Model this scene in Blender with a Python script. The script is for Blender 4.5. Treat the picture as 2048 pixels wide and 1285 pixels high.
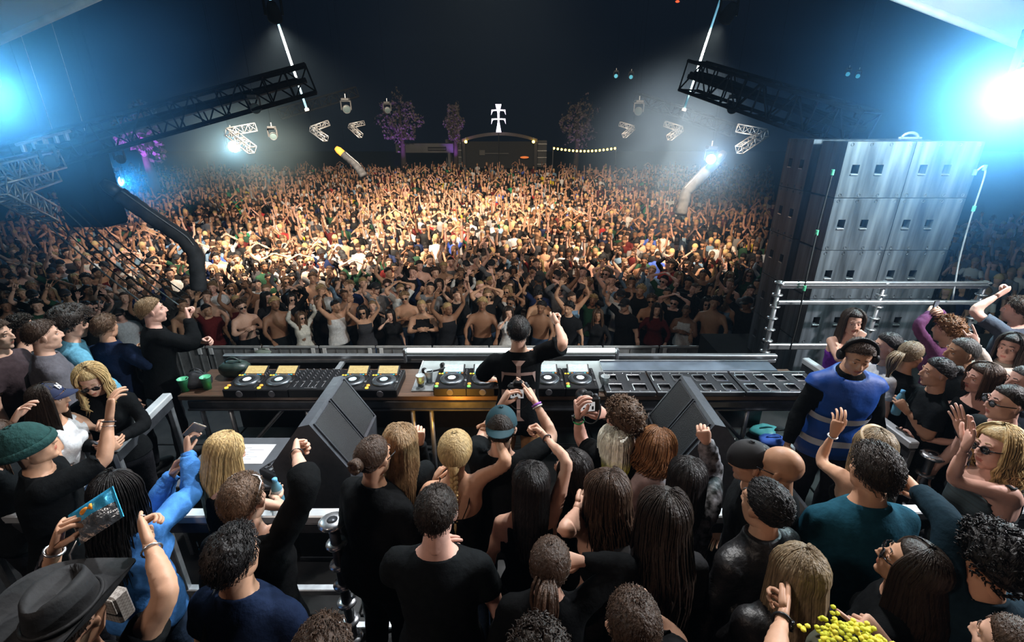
import bpy, math, random
import numpy as np
from mathutils import Vector, Matrix

random.seed(7)
RNG = np.random.RandomState(7)
SC = bpy.context.scene
COL = SC.collection
for _o in list(bpy.data.objects):
    bpy.data.objects.remove(_o)
PI = math.pi

# ---------------------------------------------------------------- camera
DECK = 1.6                       # stage deck height above the audience ground
CAM = np.array((0.0, 0.0, 4.85))
PITCH = math.radians(22.0)
FPX = 960.0
cam_data = bpy.data.cameras.new('camera')
cam_data.sensor_width = 36.0
cam_data.lens = FPX / 2048.0 * 36.0
cam_data.clip_start = 0.05
cam_data.clip_end = 400
cam = bpy.data.objects.new('camera', cam_data)
COL.objects.link(cam)
cam.location = CAM
cam.rotation_euler = (PI / 2 - PITCH, 0, 0)
SC.camera = cam

# ---------------------------------------------------------------- world, view
world = bpy.data.worlds.new('night_sky')
SC.world = world
world.use_nodes = True
_nt = world.node_tree
_bg = _nt.nodes['Background']
_bg.inputs['Color'].default_value = (0.0012, 0.0026, 0.0060, 1)
_bg.inputs['Strength'].default_value = 1.0
SC.view_settings.view_transform = 'Standard'
SC.view_settings.look = 'None'
SC.view_settings.exposure = 0.0
SC.view_settings.gamma = 1.0
SC.view_settings.use_curve_mapping = False
try:
    SC.cycles.volume_bounces = 0
    SC.cycles.volume_step_rate = 3.0
    SC.cycles.volume_max_steps = 64
    SC.cycles.max_bounces = 5
    SC.cycles.diffuse_bounces = 2
    SC.cycles.glossy_bounces = 2
    SC.cycles.transmission_bounces = 4
    SC.cycles.transparent_max_bounces = 6
    SC.cycles.caustics_reflective = False
    SC.cycles.caustics_refractive = False
    SC.cycles.sample_clamp_indirect = 4.0
    SC.cycles.sample_clamp_direct = 0.0
except Exception:
    pass

# ---------------------------------------------------------------- stage lights (the rig above the deck, out of frame)
def lamp(name, kind, loc, color, watts, aim=None, **kw):
    d = bpy.data.lights.new(name, kind)
    d.color = color
    d.energy = watts
    for k, v in kw.items():
        setattr(d, k, v)
    o = bpy.data.objects.new(name, d)
    COL.objects.link(o)
    o.location = loc
    if aim is not None:
        o.rotation_euler = (Vector(aim) - Vector(loc)).to_track_quat('-Z', 'Y').to_euler()
    return o

WARM = (1.0, 0.70, 0.42)
# warm lamps pointing out over the crowd
# (set beyond the trusses so these stay dark; the two housings are added)
AUD_L, AUD_R, AUD_C = (-4.4, 10.4, 6.6), (3.9, 10.4, 6.6), (-.3, 10.4, 9.4)
lamp('audience_spot_light', 'SPOT', AUD_L, (1.0, 0.80, 0.58), 10500, aim=(-6.0, 15.5, 1.4), spot_size=math.radians(100), spot_blend=0.8, shadow_soft_size=0.12)
lamp('audience_spot_light', 'SPOT', AUD_R, (1.0, 0.77, 0.55), 6800, aim=(2.8, 16.5, 1.4), spot_size=math.radians(92), spot_blend=0.85, shadow_soft_size=0.12)
lamp('audience_spot_light', 'SPOT', AUD_C, (1.0, 0.78, 0.56), 19000, aim=(-2, 28, 1.5), spot_size=math.radians(76), spot_blend=0.9, shadow_soft_size=0.15)
lamp('audience_fill_light', 'SPOT', (0.0, 2.0, 9.6), (1.0, 0.80, 0.62), 1300, aim=(-2.0, 12.5, 1.4), spot_size=math.radians(62), spot_blend=0.9, shadow_soft_size=0.3)
# booth and deck wash
lamp('booth_spot_light', 'SPOT', (1.6, 6.2, 8.0), (0.95, 0.96, 1.0), 1500, aim=(0.4, 2.4, 2.2), spot_size=math.radians(70), spot_blend=0.6, shadow_soft_size=0.12)
lamp('deck_fill_light', 'SPOT', (1.3, 3.9, 7.0), (1.0, 0.95, 0.88), 520, aim=(0.2, 1.9, 2.6), spot_size=math.radians(72), spot_blend=0.7, shadow_soft_size=0.12)  # added fill so hair and shoulders of the centre group catch light
lamp('deck_fill_light', 'SPOT', (-3.6, -1.2, 7.4), (1.0, 0.82, 0.70), 300, aim=(0.4, 3.0, 2.4), spot_size=math.radians(85), spot_blend=0.8, shadow_soft_size=0.3)
lamp('side_spot_light', 'SPOT', (6.3, 2.7, 5.7), (0.98, 0.97, 1.0), 1500, aim=(3.4, 3.3, 2.6), spot_size=math.radians(95), spot_blend=0.5, shadow_soft_size=0.10)
lamp('side_spot_light', 'SPOT', (-1.0, 5.6, 7.6), (0.93, 0.97, 1.0), 1800, aim=(-2.9, 2.7, 2.2), spot_size=math.radians(60), spot_blend=0.6, shadow_soft_size=0.12)

# ---------------------------------------------------------------- projection helpers: a pixel of the 2048x1285 frame to a point in the room
_Fv = np.array((0, math.cos(PITCH), -math.sin(PITCH)))
_Uv = np.array((0, math.sin(PITCH), math.cos(PITCH)))
def ray(px, py):
    return np.array((1, 0, 0)) * ((px - 1024) / FPX) + _Uv * ((642.5 - py) / FPX) + _Fv
def at_z(px, py, z):
    d = ray(px, py)
    return CAM + d * ((z - CAM[2]) / d[2])
def at_y(px, py, y):
    d = ray(px, py)
    return CAM + d * (y / d[1])

# ---------------------------------------------------------------- materials
MATS = {}
def mat(name, rgb, rough=0.6, metal=0.0, var=0.15, scale=8.0, bump=0.0, emit=None, estr=0.0, spec=0.4, stretch=None, attr=None, alpha=None, trans=0.0, ior=1.45, sheen=0.0):
    if name in MATS:
        return MATS[name]
    m = bpy.data.materials.new(name)
    MATS[name] = m
    m.use_nodes = True
    nt = m.node_tree
    b = nt.nodes['Principled BSDF']
    b.inputs['Roughness'].default_value = rough
    b.inputs['Metallic'].default_value = metal
    b.inputs['Specular IOR Level'].default_value = spec
    b.inputs['IOR'].default_value = ior
    if trans:
        b.inputs['Transmission Weight'].default_value = trans
    if sheen:
        b.inputs['Sheen Weight'].default_value = sheen
    tc = nt.nodes.new('ShaderNodeTexCoord')
    mp = nt.nodes.new('ShaderNodeMapping')
    if stretch:
        mp.inputs['Scale'].default_value = stretch
    nt.links.new(tc.outputs['Object'], mp.inputs['Vector'])
    nz = nt.nodes.new('ShaderNodeTexNoise')
    nz.inputs['Scale'].default_value = scale
    nz.inputs['Detail'].default_value = 4
    nt.links.new(mp.outputs['Vector'], nz.inputs['Vector'])
    rp = nt.nodes.new('ShaderNodeMapRange')
    rp.inputs['From Min'].default_value = 0.3
    rp.inputs['From Max'].default_value = 0.7
    rp.inputs['To Min'].default_value = 1 - var
    rp.inputs['To Max'].default_value = 1 + var
    nt.links.new(nz.outputs['Fac'], rp.inputs['Value'])
    mx = nt.nodes.new('ShaderNodeMix')
    mx.data_type = 'RGBA'
    mx.blend_type = 'MULTIPLY'
    mx.inputs['Factor'].default_value = 1.0
    mx.inputs['A'].default_value = (*rgb, 1)
    cb = nt.nodes.new('ShaderNodeCombineColor')
    for k in ('Red', 'Green', 'Blue'):
        nt.links.new(rp.outputs['Result'], cb.inputs[k])
    nt.links.new(cb.outputs['Color'], mx.inputs['B'])
    src = mx.outputs['Result']
    if attr:
        at = nt.nodes.new('ShaderNodeAttribute')
        at.attribute_name = attr
        mx2 = nt.nodes.new('ShaderNodeMix')
        mx2.data_type = 'RGBA'
        mx2.blend_type = 'MULTIPLY'
        mx2.inputs['Factor'].default_value = 1.0
        nt.links.new(src, mx2.inputs['A'])
        nt.links.new(at.outputs['Color'], mx2.inputs['B'])
        src = mx2.outputs['Result']
    nt.links.new(src, b.inputs['Base Color'])
    if bump:
        bp = nt.nodes.new('ShaderNodeBump')
        bp.inputs['Strength'].default_value = bump
        bp.inputs['Distance'].default_value = 0.02
        nt.links.new(nz.outputs['Fac'], bp.inputs['Height'])
        nt.links.new(bp.outputs['Normal'], b.inputs['Normal'])
    if emit is not None:
        b.inputs['Emission Color'].default_value = (*emit, 1)
        b.inputs['Emission Strength'].default_value = estr
    if alpha is not None:
        b.inputs['Alpha'].default_value = alpha
    m.diffuse_color = (*rgb, 1)
    return m

def cloth(rgb, key=None, rough=0.85):
    key = key or 'cloth_%d_%d_%d' % tuple(int(c * 999) for c in rgb)
    return mat(key, rgb, rough=rough, var=0.16, scale=30, bump=0.25, spec=0.06)
def skin(rgb, key=None):
    key = key or 'skin_%d_%d_%d' % tuple(int(c * 999) for c in rgb)
    return mat(key, rgb, rough=0.5, var=0.07, scale=22, bump=0.06, spec=0.35)
def hairm(rgb, key=None, rough=0.44):
    key = key or 'hair_%d_%d_%d' % tuple(int(c * 999) for c in rgb)
    return mat(key, rgb, rough=rough, var=0.35, scale=110, bump=0.45, spec=0.35, stretch=(1, 1, 0.2), attr='tint')

BLACK_PLASTIC = mat('black_plastic', (0.006, 0.006, 0.007), rough=0.45, scale=20, spec=.25)
BLACK_METAL = mat('black_painted_metal', (0.016, 0.016, 0.018), rough=0.38, metal=0.3, scale=14)
ALU = mat('brushed_aluminium', (0.42, 0.44, 0.46), rough=0.34, metal=0.85, scale=5, stretch=(1, 12, 12), var=0.2)
STEEL = mat('galvanised_steel', (0.34, 0.36, 0.38), rough=0.42, metal=0.75, scale=12, var=0.25)
DARK_STEEL = mat('dark_steel', (0.07, 0.075, 0.085), rough=0.4, metal=0.6, scale=10, var=0.3)
WOOD = mat('brown_ply_top', (0.075, 0.04, 0.024), rough=0.5, scale=4, stretch=(1, 14, 14), var=0.35)
PLY = mat('bare_plywood', (0.5, 0.36, 0.22), rough=0.6, scale=3, stretch=(1, 10, 10), var=0.25)
RUBBER = mat('black_rubber', (0.01, 0.01, 0.01), rough=0.8)
EYE_WHITE = mat('eye_white', (0.72, 0.70, 0.68), rough=0.25, var=0.02)
IRIS = mat('dark_iris', (0.02, 0.012, 0.008), rough=0.2)
NAIL_RED = mat('red_nail', (0.5, 0.02, 0.02), rough=0.3)
DARKGLASS = mat('dark_lens', (0.006, 0.006, 0.008), rough=0.12, spec=0.8)
CLEARPL = mat('clear_plastic', (0.85, 0.93, 0.95), rough=0.12, trans=0.75, ior=1.2, var=0.02)
BLUEPL = mat('blue_clear_plastic', (0.25, 0.62, 0.85), rough=0.12, trans=0.45, ior=1.2, var=0.05)
SILVER = mat('silver_metal', (0.65, 0.66, 0.68), rough=0.25, metal=0.9, scale=20)

# ---------------------------------------------------------------- mesh collector
class G:
    def __init__(self):
        self.V = []; self.q = []; self.t = []; self.mq = []; self.mt = []; self.n = 0
    def add(self, V, q=None, t=None, m=0):
        V = np.asarray(V, float).reshape(-1, 3)
        if q is not None and len(q):
            q = np.asarray(q, int).reshape(-1, 4)
            self.q.append(q + self.n)
            self.mq.append(np.full(len(q), m) if np.isscalar(m) else np.asarray(m)[:len(q)])
        if t is not None and len(t):
            t = np.asarray(t, int).reshape(-1, 3)
            self.t.append(t + self.n)
            self.mt.append(np.full(len(t), m if np.isscalar(m) else 0))
        self.V.append(V); self.n += len(V)
        return self
    def merge(self, g, m=0, M=None):
        V, q, t, mq, mt = g.arr()
        if M is not None:
            V = V @ M[:3, :3].T + M[:3, 3]
        if len(q): self.q.append(q + self.n); self.mq.append(mq + m)
        if len(t): self.t.append(t + self.n); self.mt.append(mt + m)
        self.V.append(V); self.n += len(V)
    def arr(self):
        c = lambda L, k: np.concatenate(L) if L else np.zeros((0, k), int)
        c1 = lambda L: np.concatenate(L) if L else np.zeros(0, int)
        return (np.concatenate(self.V) if self.V else np.zeros((0, 3))), c(self.q, 4), c(self.t, 3), c1(self.mq), c1(self.mt)
    def mesh(self, name, mats, smooth=True, tint=None):
        V, q, t, mq, mt = self.arr()
        me = bpy.data.meshes.new(name)
        me.vertices.add(len(V)); me.vertices.foreach_set('co', V.astype(np.float32).ravel())
        loops = np.concatenate([q.ravel(), t.ravel()]).astype(np.int32)
        me.loops.add(len(loops)); me.loops.foreach_set('vertex_index', loops)
        st = np.concatenate([np.arange(len(q)) * 4, len(q) * 4 + np.arange(len(t)) * 3]).astype(np.int32)
        me.polygons.add(len(st)); me.polygons.foreach_set('loop_start', st)
        me.polygons.foreach_set('material_index', np.concatenate([mq, mt]).astype(np.int32))
        me.polygons.foreach_set('use_smooth', np.full(len(st), smooth))
        me.update(calc_edges=True)
        me.validate()
        for m in (mats if isinstance(mats, (list, tuple)) else [mats]):
            me.materials.append(m)
        if tint is not None:
            a = me.color_attributes.new('tint', 'FLOAT_COLOR', 'POINT')
            c = np.ones((len(V), 4), np.float32)
            c[:, :3] = np.asarray(tint).reshape(len(V), -1)
            a.data.foreach_set('color', c.ravel())
        return me

def obj(name, me, parent=None, loc=None, label=None):
    o = bpy.data.objects.new(name, me)
    COL.objects.link(o)
    if parent is not None:
        o.parent = parent
    if loc is not None:
        o.location = loc
    if label:
        o['label'] = label
    return o
def ob(name, g, mats, parent=None, loc=None, label=None, smooth=False, tint=None):
    return obj(name, g.mesh(name, mats, smooth, tint), parent, loc, label)
def tag(o, label=None, cat=None, group=None, kind=None):
    if label: o['label'] = label
    if cat: o['category'] = cat
    if group: o['group'] = group
    if kind: o['kind'] = kind
    return o
def thing(name, label, cat, loc=(0, 0, 0), rotz=0.0, group=None):
    o = bpy.data.objects.new(name, None)
    o.empty_display_size = 0.1
    COL.objects.link(o)
    o.location = loc; o.rotation_euler = (0, 0, rotz)
    return tag(o, label, cat, group)

# ---------------------------------------------------------------- shape helpers
def rotm(axis, a):
    return np.array(Matrix.Rotation(a, 3, axis))
def nrm(v):
    v = np.asarray(v, float)
    return v / (np.linalg.norm(v) + 1e-9)
def bx(g, c, s, R=None, b=0.0, m=0):
    """box centred at c with full size s, chamfered by b"""
    h = np.asarray(s, float) / 2
    if b <= 0:
        V = np.array([(x, y, z) for z in (-1, 1) for y in (-1, 1) for x in (-1, 1)], float) * h
        q = [(0, 2, 3, 1), (4, 5, 7, 6), (0, 1, 5, 4), (2, 6, 7, 3), (0, 4, 6, 2), (1, 3, 7, 5)]
        t = []
    else:
        b = min(b, h.min() * 0.95)
        V = []; idx = {}
        for sx in (-1, 1):
            for sy in (-1, 1):
                for sz in (-1, 1):
                    sg = np.array((sx, sy, sz))
                    for ax in range(3):
                        p = sg * (h - b); p[ax] = sg[ax] * h[ax]
                        idx[(sx, sy, sz, ax)] = len(V); V.append(p)
        V = np.array(V); q = []; t = []
        for ax in range(3):
            u, v = (ax + 1) % 3, (ax + 2) % 3
            for s1 in (-1, 1):
                f = []
                for (a, d) in ((-1, -1), (1, -1), (1, 1), (-1, 1)):
                    k = [0, 0, 0]; k[ax] = s1; k[u] = a; k[v] = d
                    f.append(idx[(*k, ax)])
                q.append(f if s1 > 0 else f[::-1])
            for a in (-1, 1):          # edges along ax
                for d in (-1, 1):
                    k0 = [0, 0, 0]; k0[ax] = -1; k0[u] = a; k0[v] = d
                    k1 = list(k0); k1[ax] = 1
                    f = [idx[(*k0, u)], idx[(*k1, u)], idx[(*k1, v)], idx[(*k0, v)]]
                    q.append(f if a * d < 0 else f[::-1])
        for sx in (-1, 1):
            for sy in (-1, 1):
                for sz in (-1, 1):
                    f = [idx[(sx, sy, sz, k)] for k in range(3)]
                    t.append(f if sx * sy * sz > 0 else f[::-1])
    if R is not None:
        V = V @ np.asarray(R).T
    g.add(V + np.asarray(c, float), q, t, m)
    return g
def ringfaces(n, k, close=True):
    i = np.arange(n - 1)[:, None]; j = np.arange(k)[None, :]
    j2 = (j + 1) % k
    a = i * k + j; b = i * k + j2
    return np.stack([a, b, b + k, a + k], -1).reshape(-1, 4)
def loft(g, rings, m=0, cap=True):
    rings = np.asarray(rings, float)
    n, k, _ = rings.shape
    V = rings.reshape(-1, 3)
    q = ringfaces(n, k)
    t = []
    if cap:
        V = np.concatenate([V, [rings[0].mean(0)], [rings[-1].mean(0)]])
        j = np.arange(k); j2 = (j + 1) % k
        t = np.concatenate([np.stack([j2, j, np.full(k, n * k)], -1), np.stack([(n - 1) * k + j, (n - 1) * k + j2, np.full(k, n * k + 1)], -1)])
    g.add(V, q, t, m)
    return g
def frames(P):
    P = np.asarray(P, float)
    T = np.gradient(P, axis=-2)
    T /= np.linalg.norm(T, axis=-1, keepdims=True) + 1e-9
    return T
def tube(g, P, R, k=8, m=0, ref=None, sq=1.0, cap=True):
    """tube through points P (n,3) with radii R; sq squashes across the second axis"""
    P = np.asarray(P, float); n = len(P)
    R = np.broadcast_to(np.asarray(R, float), (n,))
    T = frames(P)
    if ref is None:
        a = np.array((0, 0, 1.0)) if abs(T[:, 2]).mean() < 0.8 else np.array((0, 1.0, 0))
    else:
        a = np.asarray(ref, float)
    N = np.cross(T, a); N /= np.linalg.norm(N, axis=1, keepdims=True) + 1e-9
    B = np.cross(N, T)
    sqv = np.broadcast_to(np.asarray(sq, float), (n,))
    th = np.arange(k) / k * 2 * PI
    rings = P[:, None] + N[:, None] * (np.cos(th)[None, :, None] * R[:, None, None]) + B[:, None] * (np.sin(th)[None, :, None] * (R * sqv)[:, None, None])
    return loft(g, rings[:, ::-1], m, cap)
def bar(g, a, b, r, k=6, m=0):
    return tube(g, [a, b], r, k, m)
def tubes(g, P, R, k=5, m=0, ref=(0.31, 0.2, 0.93)):
    """many tubes at once: P (m,n,3), R (m,n); ends taper shut. Returns vertex count per tube"""
    M_, n, _ = P.shape
    T = frames(P)
    a = np.asarray(ref, float)
    N = np.cross(T, a); N /= np.linalg.norm(N, axis=-1, keepdims=True) + 1e-9
    B = np.cross(N, T)
    th = np.arange(k) / k * 2 * PI
    V = P[:, :, None] + (N[:, :, None] * np.cos(th)[:, None] + B[:, :, None] * np.sin(th)[:, None]) * R[:, :, None, None]
    q = ringfaces(n, k)[:, ::-1]
    Q = (q[None] + (np.arange(M_) * n * k)[:, None, None]).reshape(-1, 4)
    g.add(V.reshape(-1, 3), Q, None, m)
    return n * k
def ball(g, c, r, nu=10, nv=7, m=0, R=None):
    r = np.broadcast_to(np.asarray(r, float), (3,))
    ph = np.linspace(0, PI, nv + 1)[1:-1]
    th = np.arange(nu) / nu * 2 * PI
    rings = np.stack([np.sin(ph)[:, None] * np.cos(th)[None], np.sin(ph)[:, None] * np.sin(th)[None], np.repeat(np.cos(ph)[:, None], nu, 1)], -1)
    V = np.concatenate([rings.reshape(-1, 3), [(0, 0, 1)], [(0, 0, -1)]]) * r
    if R is not None: V = V @ np.asarray(R).T
    q = ringfaces(nv - 1, nu)[:, ::-1]
    j = np.arange(nu); j2 = (j + 1) % nu; N0 = (nv - 1) * nu
    t = np.concatenate([np.stack([j, j2, np.full(nu, N0)], -1), np.stack([(nv - 2) * nu + j2, (nv - 2) * nu + j, np.full(nu, N0 + 1)], -1)])
    g.add(V + np.asarray(c, float), q, t, m)
    return g
def lathe(g, prof, k=16, m=0, c=(0, 0, 0), R=None):
    prof = np.asarray(prof, float)
    th = np.arange(k) / k * 2 * PI
    rings = np.stack([prof[:, 0][:, None] * np.cos(th), prof[:, 0][:, None] * np.sin(th), np.repeat(prof[:, 1][:, None], k, 1)], -1)
    V = rings.reshape(-1, 3)
    if R is not None: V = V @ np.asarray(R).T
    g.add(V + np.asarray(c, float), ringfaces(len(prof), k), None, m)
    return g
def prism(g, poly, y0, y1, m=0, M=None):
    """outline poly [(x,z)] extruded in y from y0 to y1, fan-capped (star-shaped outlines)"""
    p = np.asarray(poly, float); n = len(p)
    A = np.stack([p[:, 0], np.full(n, y0), p[:, 1]], -1); B = A.copy(); B[:, 1] = y1
    c = p.mean(0)
    V = np.concatenate([A, B, [(c[0], y0, c[1])], [(c[0], y1, c[1])]])
    j = np.arange(n); j2 = (j + 1) % n
    q = np.stack([j, j + n, j2 + n, j2], -1)
    t = np.concatenate([np.stack([j, j2, np.full(n, 2 * n)], -1), np.stack([j2 + n, j + n, np.full(n, 2 * n + 1)], -1)])
    if M is not None: V = V @ M[:3, :3].T + M[:3, 3]
    g.add(V, q, t, m)
    return g
def holed(g, xs, zs, holes, depth=0.02, m=0, well=0.0, mw=None):
    """flat slab in the x-z plane (front at y=0, back at y=depth) with rectangular holes; well closes each hole with a floor at that depth"""
    X = sorted(set([round(v, 5) for v in xs] + [round(h[0], 5) for h in holes] + [round(h[1], 5) for h in holes]))
    Z = sorted(set([round(v, 5) for v in zs] + [round(h[2], 5) for h in holes] + [round(h[3], 5) for h in holes]))
    for i in range(len(X) - 1):
        for j in range(len(Z) - 1):
            cx, cz = (X[i] + X[i + 1]) / 2, (Z[j] + Z[j + 1]) / 2
            inside = any(h[0] < cx < h[1] and h[2] < cz < h[3] for h in holes)
            if not inside:
                for y, fl in ((0, 1), (depth, 0)):
                    V = [(X[i], y, Z[j]), (X[i + 1], y, Z[j]), (X[i + 1], y, Z[j + 1]), (X[i], y, Z[j + 1])]
                    g.add(V, [(0, 1, 2, 3) if fl else (3, 2, 1, 0)], None, m)
    def wall(x0, z0, x1, z1, d):
        g.add([(x0, 0, z0), (x1, 0, z1), (x1, d, z1), (x0, d, z0)], [(0, 1, 2, 3)], None, m)
    wd = max(depth, well)
    for h in holes:
        wall(h[0], h[2], h[0], h[3], wd); wall(h[0], h[3], h[1], h[3], wd); wall(h[1], h[3], h[1], h[2], wd); wall(h[1], h[2], h[0], h[2], wd)
        if well:
            g.add([(h[0], well, h[2]), (h[1], well, h[2]), (h[1], well, h[3]), (h[0], well, h[3])], [(0, 1, 2, 3)], None, m if mw is None else mw)
    wall(X[0], Z[0], X[-1], Z[0], depth); wall(X[-1], Z[0], X[-1], Z[-1], depth); wall(X[-1], Z[-1], X[0], Z[-1], depth); wall(X[0], Z[-1], X[0], Z[0], depth)
    return g
# ================================================================ PEOPLE
JOBS = []
def submit(g, voxel, it):
    JOBS.append((g, voxel, it)); return len(JOBS) - 1
def lap(V, Q, it, f=0.5):
    e = np.concatenate([Q[:, [0, 1]], Q[:, [1, 2]], Q[:, [2, 3]], Q[:, [3, 0]]])
    e = np.unique(np.sort(e, 1), axis=0)
    n = len(V)
    deg = np.bincount(e.ravel(), minlength=n)[:, None]
    for _ in range(it):
        S = np.stack([np.bincount(e[:, 0], V[e[:, 1], k], n) + np.bincount(e[:, 1], V[e[:, 0], k], n) for k in range(3)], -1)
        V = V + f * (S / np.maximum(deg, 1) - V)
    return V
def vnormals(V, Q):
    fn = np.cross(V[Q[:, 2]] - V[Q[:, 0]], V[Q[:, 3]] - V[Q[:, 1]])
    N = np.stack([sum(np.bincount(Q[:, c], fn[:, k], len(V)) for c in range(4)) for k in range(3)], -1)
    return N / (np.linalg.norm(N, axis=1, keepdims=True) + 1e-12)
def run_jobs():
    tmp = bpy.data.scenes.new('work')
    obs = []
    for g, vox, it in JOBS:
        me = g.mesh('work', [], False)
        o = bpy.data.objects.new('work', me)
        md = o.modifiers.new('r', 'REMESH'); md.mode = 'VOXEL'; md.voxel_size = vox; md.adaptivity = 0
        tmp.collection.objects.link(o); obs.append(o)
    vl = tmp.view_layers[0]
    vl.update()
    dg = vl.depsgraph
    out = []
    for o, (g, vox, it) in zip(obs, JOBS):
        me = o.evaluated_get(dg).data
        V = np.empty(len(me.vertices) * 3, np.float32); me.vertices.foreach_get('co', V); V = V.reshape(-1, 3).astype(float)
        L = np.empty(len(me.loops), np.int32); me.loops.foreach_get('vertex_index', L)
        Q = L.reshape(-1, 4)
        out.append((lap(V, Q, it), Q))
    ms = [o.data for o in obs]
    for o in obs: bpy.data.objects.remove(o)
    for m_ in ms: bpy.data.meshes.remove(m_)
    bpy.data.scenes.remove(tmp)
    JOBS.clear()
    return out

# ---- head template (head centre at the origin, facing +y)
def head_geo(k=1):
    g = G()
    n1, n2 = (20, 14)
    ball(g, (0, -.018, .03), (.077, .098, .089), n1, n2)
    ball(g, (0, .022, -.035), (.061, .068, .086), n1, n2)
    ball(g, (0, .060, -.097), (.026, .024, .021))
    for s in (-1, 1):
        ball(g, (s * .040, .012, -.070), (.023, .045, .030))
        ball(g, (s * .038, .050, -.020), (.024, .026, .022))
        ball(g, (s * .025, .074, .030), (.026, .016, .010))
        ball(g, (s * .012, .096, -.027), (.0105, .011, .009))
        ball(g, (s * .081, -.008, -.004), (.009, .021, .034), R=rotm('Z', -s * .5) @ rotm('Y', s * .15))
    tube(g, [(0, .070, .034), (0, .086, .012), (0, .104, -.012), (0, .109, -.024), (0, .094, -.030)], [.010, .011, .013, .0135, .008], 10)
    ball(g, (0, .083, -.056), (.022, .010, .0055))
    ball(g, (0, .081, -.066), (.018, .010, .006))
    tube(g, [(0, -.024, -.04), (0, -.030, -.10), (0, -.034, -.15)], [.052, .052, .054], 14)
    return g
_jh = submit(head_geo(), .0068, 3)
_jm = submit(head_geo(), .0092, 2)
_jl = submit(head_geo(), .0120, 1)
_r = run_jobs()
HEAD = {'hi': _r[0], 'mid': _r[1], 'lo': _r[2]}
def head_mats(V, Q):
    c = V[Q].mean(1)
    m = np.zeros(len(Q), int)
    ax = np.abs(c[:, 0])
    lips = (ax < .020 - np.abs(c[:, 2] + .061) * .6) & (c[:, 2] < -.051) & (c[:, 2] > -.072) & (c[:, 1] > .074)
    m[lips] = 2
    return m
HEADM = {k: head_mats(*HEAD[k]) for k in HEAD}
def eyes(g, hk='hi'):
    HV = HEAD[hk][0]
    for s in (-1, 1):
        ball(g, (s * .030, .0655, .006), (.0140, .0120, .0080), 8, 6, 3)
        ball(g, (s * .030, .0748, .0055), (.0064, .0036, .0066), 6, 5, 4)
        ball(g, (s * .030, .0655, .0108), (.0158, .0138, .0062), 8, 5, 0)
        ball(g, (s * .030, .0650, -.0018), (.0145, .0118, .0040), 8, 4, 0)
        P = []
        for x, z in ((.0125, .0385), (.022, .0425), (.034, .0435), (.047, .0375)):
            k = np.hypot(HV[:, 0] - s * x, HV[:, 2] - z) < .009
            k &= HV[:, 1] > 0
            P.append((s * x, (HV[k, 1].max() if k.any() else .085) + .0004, z))
        tube(g, P, [.0024, .0030, .0026, .0010], 5, 1)
# ---- hands: right hand, wrist at the origin, fingers +y, palm facing -z, thumb on -x
POSES = {  # per finger mcp,pip,dip curl in degrees ; thumb mode ; spread
    'open': ([(8, 10, 6)] * 4, 'out', 1.0),
    'wide': ([(0, 4, 2)] * 4, 'out', 1.8),
    'relax': ([(20, 28, 15), (26, 32, 18), (30, 36, 20), (34, 38, 20)], 'mid', .5),
    'flat': ([(14, 10, 6), (14, 10, 6), (16, 12, 6), (18, 14, 8)], 'side', .25),
    'fist': ([(78, 95, 55), (80, 98, 55), (82, 98, 55), (84, 96, 55)], 'fold', .15),
    'thumb': ([(70, 95, 55), (72, 98, 55), (75, 98, 55), (78, 96, 55)], 'out', .2),
    'point': ([(6, 8, 5), (70, 95, 50), (78, 95, 50), (82, 95, 50)], 'mid', .3),
    'middle': ([(66, 90, 50), (4, 6, 4), (72, 92, 50), (78, 94, 50)], 'out', .3),
    'horns': ([(4, 6, 4), (74, 96, 50), (76, 96, 50), (2, 6, 4)], 'fold', .9),
    'grip': ([(45, 45, 30), (48, 48, 30), (50, 50, 30), (52, 50, 30)], 'oppose', .4),
    'pinch': ([(52, 48, 25), (40, 36, 20), (30, 30, 18), (24, 26, 14)], 'oppose', .7),
    'peace': ([(2, 6, 4), (6, 8, 4), (74, 96, 50), (78, 96, 50)], 'fold', .9),
}
HANDC = {}
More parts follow.
